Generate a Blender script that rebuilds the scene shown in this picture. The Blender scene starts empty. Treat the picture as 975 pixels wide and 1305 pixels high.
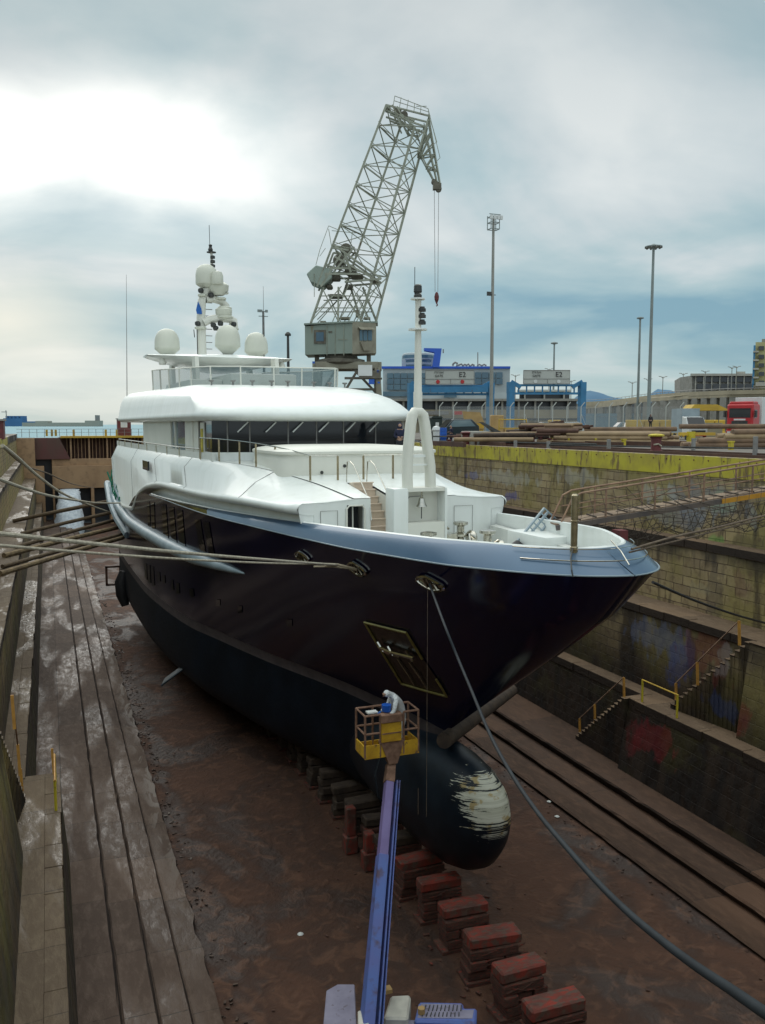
import bpy, bmesh, math, random
from math import sin, cos, tan, pi, radians, sqrt, atan2
from mathutils import Vector, Matrix, noise as mnoise
random.seed(7)
scene = bpy.context.scene
COL = scene.collection
V = Vector

# ------------------------------------------------------------------ camera
YAW, PITCH, FPX = radians(21.02), radians(5.75), 1107.0
EYE = V((0, 0, 1.6))
cam_d = bpy.data.cameras.new('camera'); cam = bpy.data.objects.new('camera', cam_d); COL.objects.link(cam)
cam_d.sensor_fit = 'VERTICAL'; cam_d.sensor_height = 24.0; cam_d.lens = 24.0 * FPX / 1305.0
cam_d.clip_start = 0.1; cam_d.clip_end = 30000
cam.location = EYE; cam.rotation_euler = (pi/2 - PITCH, 0, -YAW)
scene.camera = cam

# ------------------------------------------------------------------ sky
SUN_EL, SUN_AZ = radians(30), radians(2)      # azimuth from +Y towards +X
world = bpy.data.worlds.new('World'); scene.world = world; world.use_nodes = True
nt = world.node_tree; nt.nodes.clear()
def N(t, **kw):
    n = nt.nodes.new(t)
    for k, v in kw.items(): setattr(n, k, v)
    return n
def L(a, b): nt.links.new(a, b)
tc = N('ShaderNodeTexCoord'); sep = N('ShaderNodeSeparateXYZ'); L(tc.outputs['Generated'], sep.inputs[0])
def wm(op, a, b=None, clamp=False):
    n = N('ShaderNodeMath', operation=op); n.use_clamp = clamp
    for i, v in enumerate((a, b)):
        if v is None: continue
        if isinstance(v, (int, float)): n.inputs[i].default_value = v
        else: L(v, n.inputs[i])
    return n.outputs[0]
zpos = wm('MAXIMUM', sep.outputs[2], 0.0)
den = wm('ADD', zpos, 0.16)
cu = wm('DIVIDE', sep.outputs[0], den); cv = wm('DIVIDE', sep.outputs[1], den)
comb = N('ShaderNodeCombineXYZ'); L(cu, comb.inputs[0]); L(cv, comb.inputs[1]); comb.inputs[2].default_value = 2.3
def wnoise(scale, detail, dist, vec=None, rough=.55):
    n = N('ShaderNodeTexNoise'); n.inputs['Scale'].default_value = scale; n.inputs['Detail'].default_value = detail
    n.inputs['Distortion'].default_value = dist; n.inputs['Roughness'].default_value = rough
    L(vec or comb.outputs[0], n.inputs['Vector']); return n.outputs[0]
def wramp(fac, stops):
    r = N('ShaderNodeValToRGB'); L(fac, r.inputs[0]); e = r.color_ramp.elements
    while len(e) > 1: e.remove(e[-1])
    e[0].position, e[0].color = stops[0][0], (*stops[0][1], 1)
    for p, c in stops[1:]:
        q = e.new(p); q.color = (*c, 1)
    return r.outputs[0]
def wmix(f, a, b):
    m = N('ShaderNodeMix', data_type='RGBA'); 
    if isinstance(f, (int, float)): m.inputs[0].default_value = f
    else: L(f, m.inputs[0])
    for i, v in ((6, a), (7, b)):
        if isinstance(v, tuple): m.inputs[i].default_value = (*v, 1)
        else: L(v, m.inputs[i])
    return m.outputs[2]
n1 = wnoise(0.62, 7, .7, None, .5); n2 = wnoise(1.5, 6, .4, None, .5)
cl = wm('ADD', wm('MULTIPLY', n1, .72), wm('MULTIPLY', n2, .28))
cloud_col = wramp(cl, [(0.37, (.22, .40, .50)), (0.44, (.33, .50, .565)), (.51, (.46, .60, .635)), (.56, (.62, .70, .72)), (.64, (.82, .86, .85))])
# thick grey deck higher up
high = wm('MULTIPLY', wm('SUBTRACT', sep.outputs[2], .26), 3.2, True)
grey = wramp(n2, [(.38, (.25, .34, .385)), (.6, (.43, .515, .54))])
cloud_col = wmix(wm('MULTIPLY', high, .85), cloud_col, grey)
# unseen sky overhead, brightened to lift the white upperworks
top = wm('MULTIPLY', wm('SUBTRACT', sep.outputs[2], .60), 4.0, True)
cloud_col = wmix(top, cloud_col, (1.75, 1.85, 1.80))
# pale turquoise band over the horizon
hz = wm('SUBTRACT', 1.0, wm('MULTIPLY', zpos, 9.0), True)
cloud_col = wmix(wm('MULTIPLY', hz, .55), cloud_col, (.44, .60, .61))
# break in the clouds that the sun lights from behind
def lobe(az, el, k, st=1.75):
    d = V((sin(az)*cos(el), cos(az)*cos(el), sin(el)))
    n = N('ShaderNodeVectorMath', operation='DISTANCE'); nm = N('ShaderNodeVectorMath', operation='NORMALIZE')
    L(tc.outputs['Generated'], nm.inputs[0]); sc = N('ShaderNodeVectorMath', operation='MULTIPLY'); L(nm.outputs[0], sc.inputs[0]); sc.inputs[1].default_value = (1, 1, st)
    L(sc.outputs[0], n.inputs[0]); n.inputs[1].default_value = (d.x, d.y, d.z*st)
    return wm('SUBTRACT', 1.0, wm('DIVIDE', n.outputs['Value'], k), True)
g1 = lobe(radians(7.0), radians(15.6), .235, 2.0)
g1b = lobe(radians(-2), radians(15.2), .24, 2.6)
gg = wm('MAXIMUM', g1, g1b)
gn = wm('MULTIPLY', gg, wm('ADD', wm('MULTIPLY', cl, 5.0), -1.2), True)
glow = wm('MULTIPLY', wm('POWER', gn, 1.9), 1.25, True)
cloud_col = wmix(glow, cloud_col, (1.15, 1.18, 1.14))
g2 = wm('POWER', lobe(radians(-2), radians(6.2), .13), 1.0)
cloud_col = wmix(wm('MULTIPLY', g2, .8), cloud_col, (.95, .92, .80))
# unseen sky behind the camera, brightened as added fill light
bk = wm('MULTIPLY', wm('MULTIPLY', wm('SUBTRACT', -.1, sep.outputs[1]), 1.6, True), .7)
cloud_col = wmix(bk, cloud_col, (1.0, 1.12, 1.18))
sky = N('ShaderNodeTexSky', sky_type='NISHITA'); sky.sun_disc = False
sky.sun_elevation = SUN_EL; sky.sun_rotation = SUN_AZ
bgs = N('ShaderNodeBackground'); L(sky.outputs[0], bgs.inputs[0]); bgs.inputs[1].default_value = 0.06
bgc = N('ShaderNodeBackground'); L(cloud_col, bgc.inputs[0]); bgc.inputs[1].default_value = 0.80
mx = N('ShaderNodeMixShader'); mx.inputs[0].default_value = .9
L(bgs.outputs[0], mx.inputs[1]); L(bgc.outputs[0], mx.inputs[2])
wo = N('ShaderNodeOutputWorld'); L(mx.outputs[0], wo.inputs[0])

sun_d = bpy.data.lights.new('sun', 'SUN'); sun_d.energy = .8; sun_d.angle = radians(40); sun_d.color = (1, .965, .90)
sun = bpy.data.objects.new('sun', sun_d); COL.objects.link(sun)
sdir = V((sin(SUN_AZ)*cos(SUN_EL), cos(SUN_AZ)*cos(SUN_EL), sin(SUN_EL)))
sun.rotation_euler = sdir.to_track_quat('Z', 'Y').to_euler(); sun.location = (0, 0, 60)
vs = scene.view_settings; vs.view_transform = 'Standard'; vs.look = 'None'; vs.gamma = 1; vs.exposure = 0.30; vs.use_curve_mapping = False
scene.cycles.max_bounces = 6; scene.cycles.diffuse_bounces = 2; scene.cycles.glossy_bounces = 4; scene.cycles.transparent_max_bounces = 12

# ------------------------------------------------------------------ measuring helpers
FW = V((sin(YAW)*cos(PITCH), cos(YAW)*cos(PITCH), -sin(PITCH))); RT = V((cos(YAW), -sin(YAW), 0)); UP = RT.cross(FW)
def ray(x, y): return FW + RT*((x-487.5)/FPX) - UP*((y-652.5)/FPX)
def at(x, y, D): return EYE + ray(x, y)*D                 # a surveyed point at distance D
def atz(x, y, z): r = ray(x, y); return EYE + r*((z-1.6)/r.z)
def atx(x, y, X): r = ray(x, y); return EYE + r*(X/r.x)
def aty(x, y, Y): r = ray(x, y); return EYE + r*(Y/r.y)
def interp(x, tab):
    if x <= tab[0][0]: return tab[0][1]
    for (a, fa), (b, fb) in zip(tab, tab[1:]):
        if x <= b: return fa + (fb-fa)*(x-a)/(b-a)
    return tab[-1][1]

# ------------------------------------------------------------------ materials
M = {}
def mat(name, c1, c2=None, rough=.6, metal=0, scale=3.0, stretch=(1, 1, 1), bump=0, bscale=None, c3=None, c3t=(.58, .7), rough2=None, coat=0, spec=None, emis=None, ramp=(.35, .65), detail=6):
    m = bpy.data.materials.new(name); m.use_nodes = True; t = m.node_tree; b = t.nodes['Principled BSDF']
    M[name] = m
    b.inputs['Roughness'].default_value = rough; b.inputs['Metallic'].default_value = metal
    if coat: b.inputs['Coat Weight'].default_value = coat; b.inputs['Coat Roughness'].default_value = .04
    if spec is not None: b.inputs['Specular IOR Level'].default_value = spec
    g = t.nodes.new('ShaderNodeNewGeometry')
    vm = t.nodes.new('ShaderNodeVectorMath'); vm.operation = 'MULTIPLY'; vm.inputs[1].default_value = stretch
    t.links.new(g.outputs['Position'], vm.inputs[0])
    if c2 is None: c2 = tuple(min(1, v*.82) for v in c1)
    nz = t.nodes.new('ShaderNodeTexNoise'); nz.inputs['Scale'].default_value = scale; nz.inputs['Detail'].default_value = detail
    t.links.new(vm.outputs[0], nz.inputs['Vector'])
    r = t.nodes.new('ShaderNodeValToRGB'); r.color_ramp.elements[0].position = ramp[0]; r.color_ramp.elements[1].position = ramp[1]
    r.color_ramp.elements[0].color = (*c1, 1); r.color_ramp.elements[1].color = (*c2, 1)
    t.links.new(nz.outputs[0], r.inputs[0]); out = r.outputs[0]
    if c3:
        n3 = t.nodes.new('ShaderNodeTexNoise'); n3.inputs['Scale'].default_value = scale*2.7; n3.inputs['Detail'].default_value = 8
        t.links.new(vm.outputs[0], n3.inputs['Vector'])
        r3 = t.nodes.new('ShaderNodeValToRGB'); r3.color_ramp.elements[0].position = c3t[0]; r3.color_ramp.elements[1].position = c3t[1]
        r3.color_ramp.elements[0].color = (0, 0, 0, 1); r3.color_ramp.elements[1].color = (1, 1, 1, 1)
        t.links.new(n3.outputs[0], r3.inputs[0])
        mm = t.nodes.new('ShaderNodeMix'); mm.data_type = 'RGBA'; t.links.new(r3.outputs[0], mm.inputs[0]); t.links.new(out, mm.inputs[6]); mm.inputs[7].default_value = (*c3, 1)
        out = mm.outputs[2]
    t.links.new(out, b.inputs['Base Color'])
    if rough2 is not None:
        n4 = t.nodes.new('ShaderNodeTexNoise'); n4.inputs['Scale'].default_value = scale*.6; n4.inputs['Detail'].default_value = 7
        t.links.new(vm.outputs[0], n4.inputs['Vector'])
        mr = t.nodes.new('ShaderNodeMapRange'); mr.inputs[1].default_value = .42; mr.inputs[2].default_value = .58; mr.inputs[3].default_value = rough; mr.inputs[4].default_value = rough2
        t.links.new(n4.outputs[0], mr.inputs[0]); t.links.new(mr.outputs[0], b.inputs['Roughness'])
    if bump:
        nb = t.nodes.new('ShaderNodeTexNoise'); nb.inputs['Scale'].default_value = bscale or scale*4; nb.inputs['Detail'].default_value = 8
        t.links.new(vm.outputs[0], nb.inputs['Vector'])
        bp = t.nodes.new('ShaderNodeBump'); bp.inputs['Strength'].default_value = bump; bp.inputs['Distance'].default_value = .05
        t.links.new(nb.outputs[0], bp.inputs['Height']); t.links.new(bp.outputs[0], b.inputs['Normal'])
    return m
class G:      # small node-graph helper for the richer surfaces
    def __init__(s, name, rough=.8):
        s.m = bpy.data.materials.new(name); s.m.use_nodes = True; s.t = s.m.node_tree; s.b = s.t.nodes['Principled BSDF']; M[name] = s.m
        s.b.inputs['Roughness'].default_value = rough
        s.pos = s.t.nodes.new('ShaderNodeNewGeometry').outputs['Position']
        sp = s.t.nodes.new('ShaderNodeSeparateXYZ'); s.t.links.new(s.pos, sp.inputs[0]); s.x, s.y, s.z = sp.outputs
    def put(s, v, sock):
        if isinstance(v, (int, float)): sock.default_value = v
        elif isinstance(v, tuple): sock.default_value = (*v, 1) if len(sock.default_value) == 4 and len(v) == 3 else v
        else: s.t.links.new(v, sock)
    def math(s, op, a, b=0.0, clamp=False):
        n = s.t.nodes.new('ShaderNodeMath'); n.operation = op; n.use_clamp = clamp; s.put(a, n.inputs[0]); s.put(b, n.inputs[1]); return n.outputs[0]
    def comb(s, a, b, c=0.0):
        n = s.t.nodes.new('ShaderNodeCombineXYZ'); s.put(a, n.inputs[0]); s.put(b, n.inputs[1]); s.put(c, n.inputs[2]); return n.outputs[0]
    def scale(s, v, f):
        n = s.t.nodes.new('ShaderNodeVectorMath'); n.operation = 'MULTIPLY'; s.put(v, n.inputs[0]); n.inputs[1].default_value = f; return n.outputs[0]
    def noise(s, vec, sc, detail=6, dist=0, rough=.55):
        n = s.t.nodes.new('ShaderNodeTexNoise'); s.put(vec, n.inputs['Vector']); n.inputs['Scale'].default_value = sc; n.inputs['Detail'].default_value = detail; n.inputs['Distortion'].default_value = dist; n.inputs['Roughness'].default_value = rough; return n.outputs[0]
    def step(s, v, a, b):
        n = s.t.nodes.new('ShaderNodeMapRange'); n.interpolation_type = 'SMOOTHSTEP'; s.put(v, n.inputs[0]); n.inputs[1].default_value = a; n.inputs[2].default_value = b; return n.outputs[0]
    def mix(s, f, a, b, mode='MIX'):
        n = s.t.nodes.new('ShaderNodeMix'); n.data_type = 'RGBA'; n.blend_type = mode; s.put(f, n.inputs[0]); s.put(a, n.inputs[6]); s.put(b, n.inputs[7]); return n.outputs[2]
    def brick(s, vec, w, h, c1, c2, mortar, ms=.012):
        n = s.t.nodes.new('ShaderNodeTexBrick'); s.put(vec, n.inputs['Vector']); n.inputs['Scale'].default_value = 1; n.inputs['Brick Width'].default_value = w; n.inputs['Row Height'].default_value = h
        s.put(c1, n.inputs['Color1']); s.put(c2, n.inputs['Color2']); s.put(mortar, n.inputs['Mortar']); n.inputs['Mortar Size'].default_value = ms; n.inputs['Mortar Smooth'].default_value = .3
        return n.outputs[0], n.outputs[1]
    def blob(s, c, r, edge=.35, sc=.8):      # irregular patch round a world point
        d = s.t.nodes.new('ShaderNodeVectorMath'); d.operation = 'SUBTRACT'; s.put(s.pos, d.inputs[0]); d.inputs[1].default_value = c
        q = s.scale(d.outputs[0], (1/r[0], 1/r[1], 1/r[2])); l = s.t.nodes.new('ShaderNodeVectorMath'); l.operation = 'LENGTH'; s.put(q, l.inputs[0])
        nz = s.noise(s.scale(s.pos, (1, 1, .45)), sc*2.2, 8)
        return s.step(s.math('ADD', l.outputs['Value'], s.math('MULTIPLY', s.math('SUBTRACT', nz, .5), 3.2)), 1.0, 1.0-edge)
    def bump(s, h, strength=.5, dist=.05):
        n = s.t.nodes.new('ShaderNodeBump'); s.put(h, n.inputs['Height']); n.inputs['Strength'].default_value = strength; n.inputs['Distance'].default_value = dist; s.t.links.new(n.outputs[0], s.b.inputs['Normal'])
    def col(s, c): s.put(c, s.b.inputs['Base Color'])
    def rough(s, r): s.put(r, s.b.inputs['Roughness'])

mat('white_gelcoat', (.81, .845, .81), (.70, .73, .68), rough=.38, scale=1.6, stretch=(1, 1, .14), coat=.2, ramp=(.45, .85))
mat('cream_gelcoat', (.74, .74, .66), (.69, .69, .61), rough=.5, scale=.6)
mat('deck_white', (.66, .68, .64), (.58, .60, .56), rough=.6, scale=1.5)
mat('teak', (.47, .36, .26), (.38, .28, .2), rough=.6, scale=2, stretch=(8, 1, 1))
mat('stair_cream', (.72, .60, .47), (.62, .51, .40), rough=.5, scale=2)
mat('navy_hull', (.0035, .003, .019), (.005, .0045, .025), rough=.13, scale=.3, spec=.30, bump=.12, bscale=.55)
mat('blue_bulwark', (.062, .125, .205), (.048, .10, .17), rough=.28, scale=.35, coat=.25, metal=.25)
mat('boot_grey', (.085, .070, .072), (.055, .046, .05), rough=.6, scale=2, bump=.1)
mat('glass_dark', (.010, .013, .017), (.014, .017, .02), rough=.05, scale=.5, spec=.45)
mat('hull_glass', (.002, .002, .004), (.003, .003, .005), rough=.05, scale=.5, spec=.6)
mat('glass_grey', (.17, .24, .26), (.13, .19, .22), rough=.06, scale=.7)
mat('chrome', (.62, .60, .53), (.5, .48, .42), rough=.14, metal=1, scale=6)
mat('brass_post', (.42, .36, .24), (.32, .27, .18), rough=.25, metal=.8, scale=6)
mat('rub_grey', (.30, .38, .42), (.22, .29, .33), rough=.42, scale=1.2)
mat('radome', (.66, .67, .57), (.60, .61, .52), rough=.45, scale=.8)
mat('black_rubber', (.012, .012, .014), (.02, .02, .022), rough=.6, scale=6)
mat('black_hose', (.016, .022, .027), (.010, .014, .018), rough=.7, scale=3, spec=.25)
mat('dark_metal', (.04, .045, .045), (.07, .07, .065), rough=.5, metal=.4, scale=5)
mat('rope_white', (.50, .46, .36), (.33, .29, .22), rough=.9, scale=12, bump=.4)
mat('rope_tan', (.42, .36, .25), (.30, .25, .17), rough=.9, scale=12, bump=.4)
mat('rope_brown', (.16, .12, .08), (.10, .07, .05), rough=.9, scale=8, bump=.4)
mat('timber', (.15, .105, .06), (.085, .058, .034), rough=.85, scale=3, stretch=(1, 1, 6), bump=.5)
mat('timber_pale', (.26, .19, .10), (.15, .105, .06), rough=.85, scale=3, bump=.4)
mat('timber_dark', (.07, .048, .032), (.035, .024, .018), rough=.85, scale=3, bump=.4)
mat('block_red', (.26, .032, .018), (.085, .035, .025), rough=.75, scale=1.6, stretch=(1, 2, 1), c3=(.10, .06, .045), c3t=(.48, .60), bump=.6)
mat('block_wood', (.105, .048, .032), (.045, .022, .016), rough=.9, scale=3, stretch=(1, 1, 5), c3=(.20, .03, .018), c3t=(.54, .66), bump=.9)
mat('lift_blue', (.085, .15, .42), (.11, .13, .36), rough=.6, scale=1.2, c3=(.09, .06, .10), c3t=(.56, .72))
mat('lift_grey', (.25, .24, .32), (.19, .18, .25), rough=.7, scale=2.5, c3=(.1, .08, .09), c3t=(.62, .75))
mat('lift_white', (.55, .54, .47), (.43, .42, .37), rough=.55, scale=3)
mat('basket_rust', (.26, .15, .10), (.15, .08, .05), rough=.8, scale=7)
mat('basket_yellow', (.60, .36, .02), (.42, .23, .015), rough=.6, scale=3, c3=(.16, .09, .04), c3t=(.6, .7))
mat('yellow_paint', (.62, .52, .03), (.48, .38, .03), rough=.6, scale=1.5, c3=(.14, .09, .04), c3t=(.62, .72))
mat('rail_orange', (.55, .28, .05), (.40, .20, .04), rough=.6, scale=4)
mat('coverall', (.70, .73, .73), (.60, .63, .65), rough=.8, scale=8, bump=.8, bscale=14)
mat('skin', (.45, .27, .19), rough=.6)
mat('navy_cloth', (.018, .022, .055), (.012, .014, .035), rough=.9, scale=8)
mat('dark_cloth', (.03, .033, .04), (.02, .02, .025), rough=.9, scale=8)
mat('blue_cloth', (.02, .13, .45), rough=.8)
mat('crane_paint', (.33, .35, .28), (.24, .255, .2), rough=.75, scale=1.0, c3=(.15, .11, .07), c3t=(.6, .72))
mat('crane_house', (.27, .33, .28), (.23, .28, .24), rough=.7, scale=.6, stretch=(1, 1, .3), c3=(.22, .19, .12), c3t=(.62, .75))
mat('crane_house_tan', (.30, .29, .22), (.22, .2, .15), rough=.75, scale=.8)
mat('concrete', (.30, .29, .26), (.23, .22, .19), rough=.9, scale=.8, c3=(.16, .15, .13), c3t=(.6, .75), bump=.3)
mat('concrete_light', (.40, .39, .34), (.33, .32, .28), rough=.9, scale=.4)
mat('concrete_tan', (.38, .33, .23), (.31, .27, .19), rough=.9, scale=.3)
mat('dark_opening', (.035, .042, .05), (.05, .055, .06), rough=.35, scale=.5)
mat('window_blue', (.09, .17, .22), (.06, .12, .17), rough=.15, scale=.3)
mat('panel_grey', (.42, .47, .48), (.37, .42, .43), rough=.6, scale=.3)
mat('sign_grey', (.47, .49, .45), (.43, .45, .42), rough=.6, scale=.5)
mat('trim_blue', (.015, .10, .55), (.015, .085, .45), rough=.5, scale=.3)
mat('gantry_blue', (.035, .20, .38), (.03, .16, .31), rough=.5, scale=.6, c3=(.08, .1, .12), c3t=(.65, .75))
mat('sign_black', (.02, .02, .025), rough=.6)
mat('sign_red', (.5, .03, .03), rough=.5)
mat('mast_grey', (.30, .30, .27), (.25, .25, .22), rough=.6, scale=.4)
mat('mast_green', (.24, .28, .27), (.2, .23, .22), rough=.6, scale=.4)
mat('truck_red', (.50, .022, .028), (.42, .018, .022), rough=.35, scale=1)
mat('vehicle_white', (.66, .68, .66), (.60, .62, .60), rough=.4, scale=1)
mat('vehicle_grey', (.30, .37, .40), (.25, .31, .34), rough=.5, scale=1)
mat('car_dark', (.02, .035, .04), rough=.2, coat=.5)
mat('tyre', (.015, .015, .016), rough=.85)
mat('skip_yellow', (.60, .37, .03), (.48, .28, .03), rough=.6, scale=1.5)
mat('skip_tan', (.45, .30, .12), (.36, .23, .09), rough=.7, scale=1.5)
mat('barrier_yellow', (.58, .38, .04), (.45, .29, .04), rough=.7, scale=.7)
mat('toilet_green', (.02, .035, .03), rough=.6)
mat('barrel_blue', (.01, .10, .48), rough=.4)
mat('pipe_brown', (.20, .125, .07), (.12, .075, .045), rough=.7, scale=1.2, bump=.3)
mat('pipe_rust', (.11, .055, .035), (.07, .035, .025), rough=.75, scale=1.5, bump=.3)
mat('pipe_tan', (.34, .24, .13), (.24, .165, .09), rough=.65, scale=1.2)
mat('rust_red', (.16, .035, .035), (.10, .03, .03), rough=.7, scale=2)
mat('steel_grey', (.24, .24, .23), (.18, .17, .16), rough=.6, scale=3)
mat('gangway_steel', (.27, .19, .12), (.17, .115, .075), rough=.8, scale=3)
mat('gangway_rail', (.33, .20, .12), (.2, .12, .08), rough=.6, scale=4)
mat('gangway_grey', (.16, .125, .10), (.10, .085, .08), rough=.75, scale=2)
mat('net_cord', (.10, .08, .06), rough=.9)
mat('net_green', (.02, .22, .12), (.015, .14, .09), rough=.8, scale=5)
mat('ship_blue', (.05, .16, .33), (.04, .13, .28), rough=.7, scale=.02)
mat('ship_beige', (.32, .33, .28), (.28, .29, .25), rough=.8, scale=.02)
mat('hill_far', (.075, .17, .27), (.06, .145, .24), rough=1, scale=.004)
mat('hill_near', (.08, .14, .15), (.06, .11, .12), rough=1, scale=.006)
mat('bldg_yellow', (.45, .42, .20), (.39, .36, .18), rough=.8, scale=.3)
mat('leaf', (.05, .075, .03), (.03, .05, .02), rough=.9, scale=1)
mat('water_foam', (.62, .68, .72), (.42, .48, .54), rough=.5, scale=2.5, bump=.8)
mat('orange_mark', (.62, .30, .02), (.5, .24, .02), rough=.6, scale=3)
mat('blue_fin', (.035, .055, .07), (.025, .04, .05), rough=.4, scale=2)
mat('anchor_gold', (.30, .25, .07), (.2, .16, .05), rough=.4, metal=.5, scale=6)
mat('anchor_pocket', (.10, .08, .065), (.03, .022, .02), rough=.25, metal=.7, scale=2.2, stretch=(3, 3, .6))
mat('wet_box', (.02, .022, .03), rough=.4)

# hull bottom: dark antifouling with a slight bluish bloom
g = G('antifouling', .33); nz = g.noise(g.pos, .6, 6); nz2 = g.noise(g.scale(g.pos, (1, 1, 3)), 4, 8)
g.col(g.mix(g.step(nz, .35, .7), (.003, .006, .011), (.006, .011, .020))); g.rough(g.mix(nz2, (.5, .5, .5), (.7, .7, .7))); g.bump(nz2, .2, .02); g.b.inputs['Specular IOR Level'].default_value = .22
# bulb: same coating, scraped to primer in streaks on its nose
BULB_C = None
mat('crane_dark', (.16, .15, .115), (.10, .09, .07), rough=.8, scale=1.5)
mat('lift_violet', (.20, .16, .36), (.15, .11, .27), rough=.55, scale=1.5)
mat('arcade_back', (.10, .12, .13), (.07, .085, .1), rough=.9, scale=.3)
mat('shed_teal', (.16, .25, .30), (.12, .19, .24), rough=.7, scale=.2)
def glassy(name, col, alpha):
    m = bpy.data.materials.new(name); m.use_nodes = True; t = m.node_tree; b = t.nodes['Principled BSDF']; b.inputs['Base Color'].default_value = (*col, 1); b.inputs['Roughness'].default_value = .04; b.inputs['Alpha'].default_value = alpha; M[name] = m
glassy('screen_glass', (.12, .18, .19), .62)
m = bpy.data.materials.new('fence_mesh'); m.use_nodes = True; t = m.node_tree; b_ = t.nodes['Principled BSDF']; b_.inputs['Base Color'].default_value = (.32, .34, .33, 1); M['fence_mesh'] = m
tc_ = t.nodes.new('ShaderNodeNewGeometry'); sp_ = t.nodes.new('ShaderNodeSeparateXYZ'); t.links.new(tc_.outputs['Position'], sp_.inputs[0])
def fm(op, a, c=0.0):
    n = t.nodes.new('ShaderNodeMath'); n.operation = op
    for i, v in enumerate((a, c)):
        if isinstance(v, (int, float)): n.inputs[i].default_value = v
        else: t.links.new(v, n.inputs[i])
    return n.outputs[0]
u_, v_ = sp_.outputs[0], sp_.outputs[2]
w1 = fm('LESS_THAN', fm('PINGPONG', fm('MULTIPLY', fm('ADD', u_, v_), 8), .5), .09); w2 = fm('LESS_THAN', fm('PINGPONG', fm('MULTIPLY', fm('SUBTRACT', u_, v_), 8), .5), .09)
t.links.new(fm('MAXIMUM', w1, w2), b_.inputs['Alpha'])
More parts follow.
